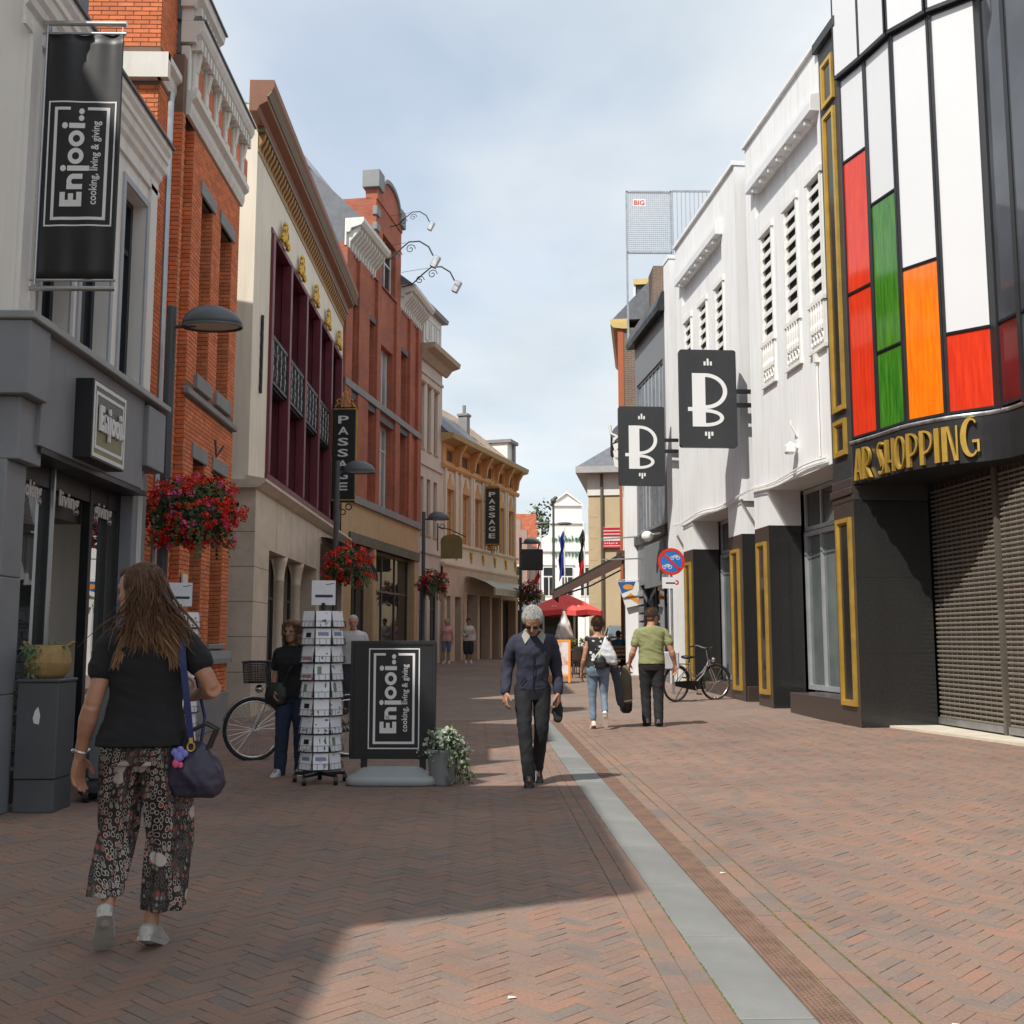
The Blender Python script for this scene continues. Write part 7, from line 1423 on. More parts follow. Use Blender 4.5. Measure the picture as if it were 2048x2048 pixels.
b = MB(); b.loft([[(.245 + w_ * se(q, .8)[0] + dx, -.04 + d * se(q, .8)[1], z) for q in [2 * math.pi * k / 24 for k in range(24)]] for z, w_, d, dx in ((.660, .07, .03, .02), (.672, .105, .055, .01), (.72, .125, .07, .01), (.78, .12, .068, .0), (.84, .095, .05, -.005), (.885, .065, .03, -.01), (.90, .05, .012, -.012))]); link('body', remesh(b, .007, 1, .010, (14, 14, 10), 5), bagm, HB_)
b = MB(); P = [(.155, -.035, 1.415), (.178, -.095, 1.36), (.195, -.115, 1.25), (.215, -.115, 1.1), (.23, -.10, .96), (.235, -.085, .905)]; b.loft([[(x - .015, y, z), (x + .015, y - .004, z), (x + .015, y + .001, z), (x - .015, y + .005, z)] for x, y, z in P]); b.tube([(.155, -.035, 1.415), (.15, .05, 1.42), (.17, .12, 1.3), (.25, .10, 1.0), (.26, .0, .90)], .008, 5); b.build('strap', mk('blue strap', (.025, .035, .12), .6), HB_)
b = MB(); b.tube([(.235 + .016 * math.cos(t), -.09, .885 + .02 * math.sin(t)) for t in [k * .63 for k in range(11)]], .004, 5); b.box(.227, .243, -.094, -.086, .90, .925); b.build('buckle', gold, HB_)
for dy in (-.03, .03): b = MB(); b.tube([(.19, -.04 + dy, .86), (.22, -.05 + dy, .95), (.29, -.04 + dy, .985), (.335, -.03 + dy, .96), (.30, -.03 + dy, .87)], .010, 6); b.build('handle', saddle_m, HB_)
b = MB()
for dx, dz, r in ((0, 0, .024), (.022, .012, .018), (-.018, .018, .018), (.005, .03, .016)): b.ell((.19 + dx, -.115, .845 + dz), (r, r * .7, r), 8, 6)
ch_ = b.build('charm', mk('lilac fluff', (.20, .20, .55), .9), HB_); b = MB(); b.ell((.178, -.12, .815), (.016, .012, .02), 8, 6); b.ell((.2, -.122, .808), (.012, .01, .014), 8, 6); b.build('charm_tassel', mk('pink fluff', (.65, .10, .22), .9), ch_)
# --- older man in navy jacket
grey_h = hairm('silver hair', (.28, .28, .27), (.62, .62, .60)); navy = fabric('navy jacket', (.028, .032, .055), .15)
W2_, X2, H2_ = person('grey haired person in navy jacket and dark trousers walking with head bowed', (.36, 10.45, 0), R_(183), 1.71, 'm', R_(8), (R_(-8), R_(38), 0),
    {'R': ((.242, -.05, 1.09), (.262, .07, .865), (.05, .25, -1), (-.4, .9, 0), (-1, -.3, 0), .55), 'L': ((-.235, -.06, 1.09), (-.245, .03, .86), (0, .1, -1), (.4, .9, 0), (1, -.3, 0), .7)},
    {'R': ((.085, .10, .50), (.045, .10, .10), (.055, .25, .045)), 'L': ((-.085, .02, .50), (-.06, -.20, .13), (-.07, -.09, .04))},
    dict(m=navy, name='jacket', sleeve=1.93, hem=.90, loose=.012, fold=.012, ff=(6, 6, 8), sr=.056), dict(m=fabric('charcoal trousers', (.012, .013, .016), .1), fold=.008, r=(.088, .078, .064, .056)), mk('black shoe', (.014, .013, .013), .4), skin_b, vox=.0072, face=True, hair_fn=short_hair(grey_h, 1100, 1.03, .024), headshift=(0, .02, 0), bw=.90)
b = MB(); cm_ = fabric('pale collar', (.34, .34, .30))
for sx in (-1, 1): b.extr([X2 @ Vector((sx * .03, .075, 1.40)), X2 @ Vector((sx * .085, .03, 1.445)), X2 @ Vector((sx * .115, .06, 1.40)), X2 @ Vector((sx * .085, .115, 1.33))], (0, .012, .006))
b.tube([X2 @ Vector((-.085, .02, 1.44)), X2 @ Vector((-.05, -.06, 1.455)), X2 @ Vector((.05, -.06, 1.455)), X2 @ Vector((.085, .02, 1.44))], .014, 6); b.build('collar', cm_, W2_)
b = MB(); b.tube([X2 @ Vector((.004 * (k % 2), .128 + (.012 if 2 < k < 7 else 0) - .004 * max(0, k - 7), .905 + .052 * k)) for k in range(9)], .0045, 5); b.build('zip', mk('dark zip', (.01, .01, .012), .4), W2_)
b = MB()
for sx in (-1, 1): b.tube([X2 @ Vector((sx * .075, .128, 1.02)), X2 @ Vector((sx * .125, .105, .96))], .005, 5)
b.build('pocket_seam', MC['dark zip'], W2_, kind='stuff')
b = MB()
for sx in (-1, 1): b.ell(H2_ @ Vector((sx * .033, .094, .006)), (.026, .008, .018), 12, 8, H2_.to_3x3()); b.tube([H2_ @ Vector((sx * .058, .09, .01)), H2_ @ Vector((sx * .078, .0, .012))], .003, 5)
b.tube([H2_ @ Vector((-.01, .1, .01)), H2_ @ Vector((.01, .1, .01))], .003, 5); b.build('sunglasses', mk('sunglass lens', (.02, .015, .012), .15), W2_)
b = MB(); b.loft([[(w_ * se(q)[0], d * se(q)[1], z) for q in [2 * math.pi * k / 16 for k in range(16)]] for z, w_, d in ((-.22, .02, .015), (-.20, .04, .025), (-.10, .048, .03), (-.02, .035, .02), (0, .015, .01))]); o = link('pouch', remesh(b, .008, 1, .012, (12, 12, 12)), fabric('dark cloth', (.02, .02, .024)), None); tag(o, 'folded dark cloth bag dangling from the hand of the navy jacket person', 'bag'); o.location = (.60, 10.47, .80)
# --- woman in black tee with glasses
curl_m = hairm('dark curls', (.03, .016, .010), (.20, .11, .055)); jeans = fabric('blue jeans', (.028, .042, .085), .25)
W3, X3, H3 = person('curly haired person with glasses and crossbody bag standing behind the card rack', (-2.06, 11.2, 0), R_(172), 1.55, 'f', R_(3), (R_(-12), R_(2), 0),
    {'R': ((.225, -.03, 1.09), (.19, .11, .92), (-.3, .5, -.8), (-.4, .9, 0), (-1, -.3, 0), .6)}, {'R': ((.10, .05, .49), (.115, .05, .09), (.15, .19, .035)), 'L': ((-.09, .0, .49), (-.085, -.06, .09), (-.09, .09, .03))},
    dict(m=fabric('black jersey', (.012, .012, .015)), sleeve=.6, hem=.86, loose=.026, fold=.009, ff=(6, 6, 7), sr=.064), dict(m=jeans, fold=.008, r=(.105, .095, .075, .066)), mk('white trainers', (.55, .56, .58), .6, var=.2, vs=30), skin_b, vox=.008, face=True, hair_fn=curly_hair(curl_m))
b = MB()
for sx in (-1, 1): b.tube([H3 @ Vector((sx * (.033) + .024 * math.cos(t), .096, .004 + .02 * math.sin(t))) for t in [k * .57 for k in range(12)]], .0025, 5); b.tube([H3 @ Vector((sx * .057, .095, .008)), H3 @ Vector((sx * .078, .0, .01))], .0025, 4)
b.build('glasses', steel, W3)
BG = thing('crossbody_bag', 'black crossbody bag worn by the curly haired person', 'bag', (-2.06, 11.2, 0), R_(172)); b = MB(); b.loft([[(.14 + w_ * se(q)[0], .10 + d * se(q)[1], z) for q in [2 * math.pi * k / 20 for k in range(20)]] for z, w_, d in ((.70, .07, .03), (.72, .11, .05), (.80, .125, .055), (.88, .11, .045), (.93, .07, .02))]); link('body', remesh(b, .009, 1, .006), saddle_m, BG)
b = MB(); P = [(.06, .14, .91), (.0, .16, 1.05), (-.07, .145, 1.17), (-.11, .08, 1.27), (-.12, -.02, 1.30)]; b.loft([[(x - .012, y + .004, z), (x + .012, y + .004, z), (x + .012, y, z), (x - .012, y, z)] for x, y, z in P]); b.build('strap', saddle_m, BG)
# --- man glimpsed behind the rack
person('person in white polo shirt walking behind the card rack', (-2.60, 20.0, gz(20)), R_(176), 1.76, 'm', R_(3), (R_(8), R_(6), 0), None, {'R': ((.09, .12, .5), (.08, .05, .1), (.1, .2, .06)), 'L': ((-.09, 0, .49), (-.08, -.16, .12), (-.09, -.02, .04))}, dict(m=fabric('white polo', (.55, .56, .58)), sleeve=.65, hem=.86, loose=.03), dict(m=fabric('navy shorts', (.03, .035, .05))), mk('black shoe', (0, 0, 0)), skin_p, vox=.011, face=True, hair_fn=short_hair(grey_h, 300, 1.0, .015))
# --- couple walking away
flo = None
mt, N, L, B = nodes('floral blouse'); t = N.new('ShaderNodeTexCoord').outputs['Object']; mp = nadd(N, L, 'ShaderNodeMapping', Vector=t, Scale=(13, 6, 13)).outputs[0]; v1 = nadd(N, L, 'ShaderNodeTexVoronoi', Vector=mp, Scale=1.0, Randomness=.9); nn = nadd(N, L, 'ShaderNodeTexNoise', Vector=t, Scale=40.0, Detail=2.0).outputs[0]; ad = N.new('ShaderNodeMath'); ad.operation = 'MULTIPLY_ADD'; L.new(nn, ad.inputs[0]); ad.inputs[1].default_value = .35; L.new(v1.outputs['Distance'], ad.inputs[2])
L.new(ramp(N, L, ad.outputs[0], [(.44, (.62, .61, .60)), (.50, (.012, .012, .014))]), B.inputs['Base Color']); B.inputs['Roughness'].default_value = .8; flo = mt
dark_h = hairm('dark brown hair', (.012, .008, .006), (.075, .038, .022)); denim = mk('washed denim', (.15, .215, .30), .8, var=.35, vs=3.5, bump=.4, bs=300)
person('person in black and white floral top and cropped jeans walking away', (1.60, 16.9, 0), R_(-3), 1.70, 'f', R_(1), (R_(-8), R_(5), 0), {'L': ((-.215, -.04, 1.08), (-.255, .06, .86), (0, .2, -1), (.4, .9, 0), (1, -.3, 0), .4), 'R': ((.235, -.06, 1.10), (.27, .10, 1.0), (.2, .8, -.3), (-.4, .2, 1), (-1, 0, 0), .7)},
    {'L': ((-.085, .05, .49), (-.075, .02, .09), (-.09, .17, .03)), 'R': ((.09, .06, .50), (.095, -.20, .235), (.11, -.13, .10))}, dict(m=flo, sleeve=-1, hem=.93, loose=.012, fold=.006, neck=1.41), dict(m=denim, len=.82, fold=.006, r=(.092, .078, .056, .047)), mk('cream trainers', (.68, .64, .54), .6), skin_t, vox=.0085, hair_fn=short_hair(dark_h, 700, 1.14, .03, back=.015))
T = thing('shoulder_bag', 'pale grey sack bag with dark pouch slung over the floral blouse', 'bag', (1.60, 16.9, 0), R_(-3)); b = MB()
b.loft([[(x + w_ * se(q)[0], -.15 + d * se(q)[1] + dy, z) for q in [2 * math.pi * k / 18 for k in range(18)]] for z, w_, d, x, dy in ((.98, .03, .03, .24, 0), (1.02, .10, .05, .20, 0), (1.12, .13, .06, .15, -.01), (1.22, .10, .05, .13, 0), (1.32, .05, .03, .12, .03), (1.38, .02, .02, .12, .07))]); link('body', remesh(b, .01, 1, .012, (10, 10, 12)), fabric('pale grey cloth', (.50, .52, .55)), T)
b = MB(); b.loft([[(.03 + w_ * se(q)[0], -.19 + d * se(q)[1], z) for q in [2 * math.pi * k / 16 for k in range(16)]] for z, w_, d in ((.92, .05, .03), (.94, .09, .05), (1.02, .10, .06), (1.10, .07, .04), (1.13, .03, .02))]); link('pouch', remesh(b, .01, 1, .006), black_print, T); b = MB(); b.tube([(-.06, -.16, 1.08), (.05, -.17, 1.22), (.12, -.10, 1.39)], .012, 6); b.tube([(.12, -.10, 1.39), (.125, .0, 1.41), (.12, .09, 1.36), (.14, .14, 1.2)], .012, 6); b.build('strap', white_print, T)
b = MB(); b.ell((.02, -.215, 1.13), (.02, .015, .035), 8, 6); b.build('tag_charm', mk('lime charm', (.55, .62, .15), .6), T)
olive = mk('olive tee', (.24, .25, .115), .85, var=.14, vs=4, bump=.4, bs=300, dirt=.25, dcol=(.15, .16, .07))
G6, X6, H6 = person('short haired person in olive green tee and black jeans walking away', (2.50, 17.35, 0), R_(-2), 1.86, 'm', R_(0), (R_(-38), R_(3), 0), {'L': ((-.265, -.02, 1.09), (-.315, .10, .90), (-.1, .25, -1), (.4, .9, 0), (1, -.3, 0), .8), 'R': ((.285, -.04, 1.10), (.345, .04, .885), (.15, .2, -1), (-.4, .9, 0), (-1, -.3, 0), .6)},
    {'R': ((.09, .01, .49), (.085, -.05, .09), (.11, .10, .03)), 'L': ((-.085, .07, .49), (-.075, .05, .09), (-.09, .2, .03))}, dict(m=olive, sleeve=.62, hem=.90, loose=.026, fold=.012, ff=(5, 5, 12), sr=.055), dict(m=fabric('black jeans', (.016, .016, .018)), fold=.010, r=(.105, .092, .076, .062)), mk('dark trainers', (.03, .03, .035), .5), skin_p, vox=.0085, hair_fn=short_hair(hairm('brown cropped hair', (.03, .018, .011), (.12, .075, .045)), 900, 1.0, .018))
T = thing('carry_bag', 'long olive and black bag carried beside the olive green tee', 'bag', (2.10, 17.5, 0), R_(6)); b = MB(); b.loft([[(w_ * se(q)[0], d * se(q)[1], z) for q in [2 * math.pi * k / 20 for k in range(20)]] for z, w_, d in ((.22, .05, .06), (.25, .085, .10), (.45, .10, .12), (.75, .09, .11), (.90, .06, .06), (.95, .03, .03))]); link('body', remesh(b, .01, 1, .008), mk('olive brown canvas', (.12, .10, .065), .8), T)
b = MB(); b.loft([[(w_ * se(q)[0], d * se(q)[1], z) for q in [2 * math.pi * k / 20 for k in range(20)]] for z, w_, d in ((.20, .055, .065), (.24, .092, .107), (.36, .102, .122))], caps=False); b.build('boot', black_print, T, smooth=True); b = MB(); b.loft([[(w_ * se(q)[0], d * se(q)[1], z + .02 * math.cos(q)) for q in [2 * math.pi * k / 20 for k in range(20)]] for z, w_, d in ((.385, .105, .125), (.41, .105, .125))], caps=False); b.build('band', mk('cream tape', (.55, .50, .40), .7), T); b = MB(); b.tube([(0, -.03, .93), (.03, 0, 1.0), (0, .03, .93)], .01, 6); b.build('handle', black_print, T)
b = MB(); b.loft([[(w_ * se(q)[0] + dx, d * se(q)[1], z) for q in [2 * math.pi * k / 22 for k in range(22)]] for z, w_, d, dx in ((.30, .02, .02, .07), (.34, .05, .035, .06), (.50, .06, .04, .03), (.72, .055, .04, .0), (.90, .065, .045, -.04), (1.02, .05, .035, -.03), (1.06, .025, .02, -.01))]); o = link('draped_coat', remesh(b, .009, 1, .02, (16, 16, 4), 2), fabric('blue black coat', (.05, .06, .085), .5), None); tag(o, 'dark coat carried between the floral blouse and the olive bag', 'coat'); o.location = (1.93, 17.25, 0)
# --- people by the passage entrance and on the terrace
person('person in pale pink checked top and shorts strolling by the passage entrance', (-1.83, 41.2, gz(41.2)), R_(170), 1.66, 'f', 0, (0, R_(5), 0), None, {'R': ((.09, .1, .5), (.08, .06, .1), (.1, .2, .05))}, dict(m=mk('pink check', (.62, .34, .32), .8, var=.45, vs=22), sleeve=.5, hem=.85, loose=.03), dict(m=fabric('denim shorts', (.14, .17, .24)), len=.05), mk('white trainers', (0, 0, 0)), skin_p, vox=.014, face=True, hair_fn=short_hair(hairm('blonde hair', (.25, .2, .14), (.6, .52, .42)), 150, 1.1, .03))
person('person in pale jacket and dark skirt standing under the passage canopy', (-1.02, 41.8, gz(41.8)), R_(185), 1.68, 'f', 0, (0, R_(8), 0), {'R': ((.22, -.02, 1.1), (.12, .16, 1.02), (-.6, .6, .2), (0, .2, 1), (-.5, -.5, 0), .6)}, None, dict(m=mk('linen jacket', (.60, .58, .55), .8), name='jacket', sleeve=1.8, hem=.84, loose=.045), dict(m=fabric('dark skirt', (.03, .035, .05)), len=.2, r=(.12, .12, .11, .1)), mk('white trainers', (0, 0, 0)), skin_t, vox=.014, face=True, hair_fn=short_hair(dark_h, 150, 1.1, .03))
sit = {'R': ((.11, .42, .50), (.11, .40, .09), (.12, .54, .03)), 'L': ((-.11, .42, .50), (-.11, .40, .09), (-.12, .54, .03))}
def seated(label, x, y, rz, mcol, hcol, H):
    T, X, HX = person(label, (x, y, gz(y) - .43), rz, H, 'm', R_(4), (R_(12), 0, 0), {'R': ((.25, .05, 1.12), (.18, .28, 1.05), (-.3, .9, 0), (0, 0, 1), (0, 0, -1), .6), 'L': ((-.25, .05, 1.12), (-.18, .28, 1.05), (.3, .9, 0), (0, 0, 1), (0, 0, -1), .6)}, {k: tuple((a, b_, c + .43) for a, b_, c in v) if False else ((v[0][0], v[0][1], .93), (v[1][0], v[1][1], .52), (v[2][0], v[2][1], .46)) for k, v in sit.items()}, dict(m=mcol, sleeve=.6, hem=.86, loose=.03), dict(m=jeans), mk('white trainers', (0, 0, 0)), skin_t, vox=.013, hair_fn=short_hair(hcol, 150, 1.05, .02))
seated('person in teal shirt seated on the terrace beside another guest', 3.98, 35.0, R_(-8), fabric('teal shirt', (.015, .085, .15)), dark_h, 1.72); seated('dark haired guest in blue seated next to the teal shirt', 4.42, 35.1, R_(10), fabric('dark blue shirt', (.02, .035, .07)), dark_h, 1.64)
# ------------------------------------------------------------------ terrace, awning, flags and car
T = thing('awning', 'dark green folding arm awning over the small white shop', 'awning', RM @ Vector((-.38, 16.2, 0)), R_(-6)); aw = mk('dark green awning cloth', (.012, .045, .028), .8, var=.15)
b = MB(); b.extr([(-.1, 0, 3.98), (-2.2, 0, 2.86), (-2.22, 0, 2.90), (-.1, 0, 4.03)], (0, 3.4, 0)); b.build('cloth', aw, T); b = MB(); b.box(-2.28, -2.18, 0, 3.4, 2.78, 2.92); b.box(-.25, 0, 0, 3.4, 3.9, 4.1); b.build('bar', mk('brown metal', (.10, .06, .045), .5), T)
b = MB(); b.extr([(-2.22, 0, 2.62), (-2.2, 0, 2.62), (-2.2, 0, 2.8), (-2.22, 0, 2.8)], (0, 3.4, 0)); b.build('valance', aw, T); b = MB()
for y in (.15, 3.2): b.tube([(-.1, y, 3.7), (-1.1, y + .3, 3.2), (-2.15, y, 2.85)], .03, 6)
b.build('arm', galv, T)
b = MB(); b.extr([(-.1, 0, 3.96), (-2.2, 0, 2.84), (-2.2, 0, 2.62), (-.1, 0, 3.62)], (0, .01, 0)); b.build('side_flap', mk('brown awning lining', (.09, .05, .04), .8), T)
T = thing('advert_banner', 'small square advert banner in blue, white and orange hanging beside the awning', 'banner', (3.75, 33.0, 2.35), R_(-4)); b = MB(); P = [(0, 0, .78), (.62, 0, .80), (.86, 0, .12), (.24, 0, -.02)]; b.extr(P, (0, .015, 0)); b.build('cloth', white_print, T)
b = MB(); b.extr([(.01, -.004, .77), (.55, -.004, .79), (.45, -.004, .55), (.12, -.004, .42)], (0, .003, 0)); b.build('print', mk('sky blue print', (.02, .10, .32), .5), T); b = MB(); strokes(b, [disc(.32, .62, .16, 16, .08)], lambda u, v, d: (u, -.006 - d, v), .002); strokes(b, [[(.22, .30), (.40, .44), (.55, .30), (.74, .16), (.62, .10), (.42, .24)]], lambda u, v, d: (u, -.006 - d, v), .002); b.build('print', mk('orange print', (.75, .28, .02), .5), T)
b = MB(); b.tube([(-.02, .01, .83), (1.0, .01, .86)], .015, 6); b.build('pole', white_paint, T)
T = thing('pipe_bracket', 'empty rectangular pipe frame projecting from the grey building', 'bracket', (3.18, 32.3, 3.75), 0); b = MB(); b.tube([(1.35, 0, .05), (0, 0, 0), (0, 0, .62), (1.35, 0, .72)], .022, 6); b.build('frame', galv, T)
T = thing('globe_lamp', 'white globe lamp on a wall bracket of the grey building', 'lamp', (4.30, 29.6, 4.2), 0); b = MB(); b.ell((-.1, 0, 0), (.17, .17, .15), 14, 10); b.build('globe', white_paint, T, smooth=True); b = MB(); b.tube([(0, 0, .05), (.35, 0, .1)], .03, 6); b.build('arm', white_paint, T)
def parasol(loc, R0, h, col_, label):
    T = thing('parasol', label, 'parasol', loc, R_(12)); b = MB(); n = 8; ap = Vector((0, 0, h)); rim_ = [Vector((R0 * math.cos(2 * math.pi * k / n), R0 * math.sin(2 * math.pi * k / n), h - .72)) for k in range(n)]
    for k in range(n):
        a, c = rim_[k], rim_[(k + 1) % n]; mid = (a + c) / 2 * .97 + Vector((0, 0, .0)); mid.z = h - .66
        b.add([ap, lerp(ap, a, .5) + Vector((0, 0, .04)), lerp(ap, mid, .5), lerp(ap, c, .5) + Vector((0, 0, .04)), a, mid, c], [(0, 1, 2), (0, 2, 3), (1, 4, 5, 2), (2, 5, 6, 3)])
        dz = Vector((0, 0, -.2)); b.add([a, mid, c, a + dz, mid + dz, c + dz], [(0, 3, 4, 1), (1, 4, 5, 2)])
    b.build('canopy', col_, T); b = MB(); b.tube([(0, 0, 0), (0, 0, h + .05)], .028, 8); b.build('pole', white_paint, T); b = MB()
    for p in rim_: b.tube([(0, 0, h - .1), p], .01, 4); b.tube([(0, 0, h - 1.0), lerp(ap, p, .55)], .008, 4)
    b.build('ribs', galv, T, kind='stuff'); MB().box(-.3, .3, -.3, .3, 0, .08).build('base', anthracite, T, bevel=.02); return T
red_c = mk('red parasol cloth', (.78, .10, .09), .8, var=.06); B_ = red_c.node_tree.nodes['Principled BSDF']; PR = parasol((2.74, 42.5, gz(42.5)), 1.58, 2.68, red_c, 'open red parasol with white print over the terrace')
b = MB(); sl_a = R_(26); marks(b, 9, 1.1, .13, lambda u, v, d: (-.55 + u, -1.02 + v * .9 - .12 - d, 2.68 - .56 + v * .55), .004, 5); o = b.build('print', white_print, PR); o.rotation_euler = (0, 0, R_(-12))
T = thing('folded_parasol', 'folded white parasol standing on the terrace', 'parasol', (2.62, 41.0, gz(41))); b = MB(); b.lathe([(.05, .55), (.30, .75), (.34, 1.0), (.22, 1.45), (.1, 1.75), (.03, 1.95)], (0, 0, 0), 14); link('cloth', remesh(b, .03, 0, .05, (6, 6, 2)), white_paint, T); MB().tube([(0, 0, 0), (0, 0, 2.1)], .03, 8).build('pole', galv, T); MB().box(-.3, .3, -.3, .3, 0, .08).build('base', anthracite, T)
T = thing('sandwich_board', 'orange framed sandwich board with a menu poster on the sunlit paving', 'sign', (1.72, 29.2, gz(29.2)), R_(-6)); of = mk('orange board frame', (.75, .26, .02), .5)
for sg in (-1, 1):
    b = MB(); M_ = Matrix.Rotation(R_(9 * sg), 4, 'X') @ Matrix.Translation((0, 0, 0)); w_, h = .62, 1.15
    for (x0, x1, z0, z1) in ((-w_ / 2, -w_ / 2 + .06, 0, h), (w_ / 2 - .06, w_ / 2, 0, h), (-w_ / 2 + .06, w_ / 2 - .06, h - .06, h), (-w_ / 2 + .06, w_ / 2 - .06, .16, .22)): b.box(x0, x1, -.015, .015, z0, z1)
    b.xf(Matrix.Translation((0, sg * .18, 0)) @ M_); b.build('frame', of, T); b = MB(); b.box(-w_ / 2 + .06, w_ / 2 - .06, -.008, .008, .22, h - .06); b.xf(Matrix.Translation((0, sg * .18, 0)) @ M_)
    mt, N, L, B = nodes('menu poster'); t = N.new('ShaderNodeTexCoord').outputs['Object']; nn = nadd(N, L, 'ShaderNodeTexNoise', Vector=t, Scale=4.5, Detail=4.0).outputs[0]; L.new(ramp(N, L, nn, [(.40, (.62, .60, .62)), (.52, (.60, .50, .48)), (.6, (.55, .25, .12)), (.72, (.35, .35, .45))]), B.inputs['Base Color']); b.build('poster', mt, T)
wood = mk('warm wood', (.26, .14, .06), .6, var=.25, vs=6)
def chair(x, y, rz, label):
    T = thing('terrace_chair', label, 'chair', (x, y, gz(y)), rz, 'terrace chairs'); cm = mk('dark rattan', (.035, .026, .02), .7, var=.3, vs=25)
    MB().box(-.22, .22, -.22, .22, .42, .46).build('seat', cm, T, bevel=.01); b = MB(); b.loft([[(-.22 + .44 * k / 6, -.22 - .05 * math.sin(math.pi * k / 6), z) for z in (.5, .85)] for k in range(7)], caps=False, closed=False); o = b.build('backrest', cm, T); md = o.modifiers.new('t', 'SOLIDIFY'); md.thickness = .03
    for sx in (-.2, .2):
        for sy in (-.2, .2): MB().tube([(sx, sy, 0), (sx, sy, .44 if sy > 0 else .85)], .014, 6).build('leg', cm, T)
for i, (x, y, rz) in enumerate(((2.35, 31.6, 20), (2.75, 33.2, -30), (2.05, 34.0, 60))): chair(x, y, R_(rz), ('rattan terrace chair just behind the sandwich board', 'rattan terrace chair turned towards the round table', 'rattan terrace chair on the street side of the round table')[i])
T = thing('terrace_table', 'round terrace table between the rattan chairs', 'table', (2.45, 33.7, gz(33.7))); b = MB(); b.lathe([(.35, .72), (.35, .75)], (0, 0, 0), 20); b.build('table_top', wood, T); MB().tube([(0, 0, 0), (0, 0, .72)], .03, 8).build('leg', anthracite, T); b = MB(); b.lathe([(.22, 0), (.22, .03)], (0, 0, 0), 16); b.build('base', anthracite, T)
T = thing('terrace_bench', 'wooden terrace bench with slatted back under the seated guests', 'bench', (4.2, 35.0, gz(35.0)), R_(0))
for k in range(4): MB().box(-.75, .75, -.2 + k * .11, -.11 + k * .11, .40, .43).build('slat', wood, T)
for k in range(3): MB().box(-.75, .75, -.27, -.24, .50 + k * .12, .59 + k * .12).build('back_slat', wood, T)
for sx in (-.65, .65): MB().box(sx - .03, sx + .03, -.27, .2, 0, .40).build('leg', anthracite, T); MB().box(sx - .02, sx + .02, -.24, -.21, .40, .85).build('post', anthracite, T)
hedge_m = mk('hedge green', (.11, .15, .02), .7, var=.4, vs=8, isl=.4)
for i, (x, y, w_) in enumerate(((2.3, 39.0, 1.3), (3.65, 39.2, 1.2), (5.5, 37.6, 1.2))):
    T = thing('planter', ('terrace planter with clipped hedge under the red parasol', 'terrace planter with hedge next to the red parasol', 'terrace planter with hedge in front of the silver car')[i], 'planter', (x, y, gz(y))); MB().box(-w_ / 2, w_ / 2, -.2, .2, 0, .55).build('box', mk('dark brown planter', (.05, .03, .02), .6), T, bevel=.01); lf = MB(); rn = random.Random(i)
    for k in range(420): leaf(lf, (rn.uniform(-w_ / 2, w_ / 2), rn.uniform(-.2, .2), .55 + rn.random() * .42), (rn.gauss(0, 1), -.6 + rn.gauss(0, 1), rn.gauss(0, 1)), rn.uniform(.05, .09), rn, 1)
    lf.build('hedge', hedge_m, T, kind='stuff')
T = thing('windbreak', 'dark terrace pavilion with pale canvas roof behind the red parasol', 'pavilion', (.9, 56, .56))
for x in (0, 1.6, 3.2): MB().box(x - .05, x + .05, -.05, .05, 0, 2.5).build('post', galv, T)
for x in (0, 1.6): MB().box(x + .05, x + 1.55, -.02, .02, 0, 1.5).build('panel', mk('dark tarpaulin', (.02, .022, .026), .5), T)
b = MB(); b.poly((-.3, -.8, 2.3), (3.5, -.8, 2.3), (3.5, 1.5, 2.9), (-.3, 1.5, 2.9)); b.build('roof', mk('grey canvas', (.35, .37, .40), .7), T); MB().box(-.3, 3.5, 1.45, 1.55, 0, 2.9).build('back', MC['dark tarpaulin'], T)
def flag(x, y, h, stripes, label):
    T = thing('flag', label, 'flag', (x, y, gz(y))); MB().tube([(0, 0, 0), (0, 0, h)], .045, 8).build('pole', white_paint, T); n = len(stripes)
    for i, m_ in enumerate(stripes):
        b = MB(); z1, z0 = h - .3 - 2.5 * i / n, h - .3 - 2.5 * (i + 1) / n
        b.loft([[(-.03 - .26 * u * (1 - .2 * math.sin(z * 2)) + .05 * math.sin(z * 5), .12 * math.sin(u * 9 + z * 2.5), z - .5 * u) for u in (0, .2, .4, .6, .8, 1)] for z in [z0 + (z1 - z0) * k / 4 for k in range(5)]], caps=False, closed=False); b.build('cloth', m_, T, smooth=True)
fr_ = mk('flag red', (.55, .012, .02), .8); fw_ = mk('flag white', (.7, .7, .7), .8); fb_ = mk('flag blue', (.015, .03, .28), .8); fk_ = mk('flag black', (.015, .018, .018), .8)
flag(2.62, 62, 7.2, [fw_, fr_, fw_, fr_, fw_, fr_], 'red and white striped flag hanging limp on its pole'); flag(4.0, 62, 7.4, [fb_], 'plain blue flag hanging limp on its pole'); flag(5.15, 62, 7.5, [fk_, fk_, fr_], 'black and red flag hanging limp on its pole')
T = thing('square_lamp', 'tall double armed lamp post standing in front of the white gable', 'street lamp', (3.15, 58, .56)); b = MB(); b.lathe([(.09, 0), (.08, 4), (.06, 8.2)], (0, 0, 0), 10); b.build('pole', anthracite, T)
for sg in (-1, 1): b = MB(); b.tube([(0, 0, 7.0), (sg * .3, 0, 7.05)], .03, 6); b.ell((sg * .6, 0, 7.05), (.42, .2, .09), 14, 8); b.build('lamp_head', MC['lamp housing'], T, smooth=True)
b = MB(); b.ell((0, 0, 8.3), (.16, .16, .16), 8, 6); b.ell((.12, 0, 8.45), (.12, .1, .1), 8, 6); b.ell((-.1, 0, 8.1), (.1, .1, .1), 8, 6); b.build('finial', anthracite, T)
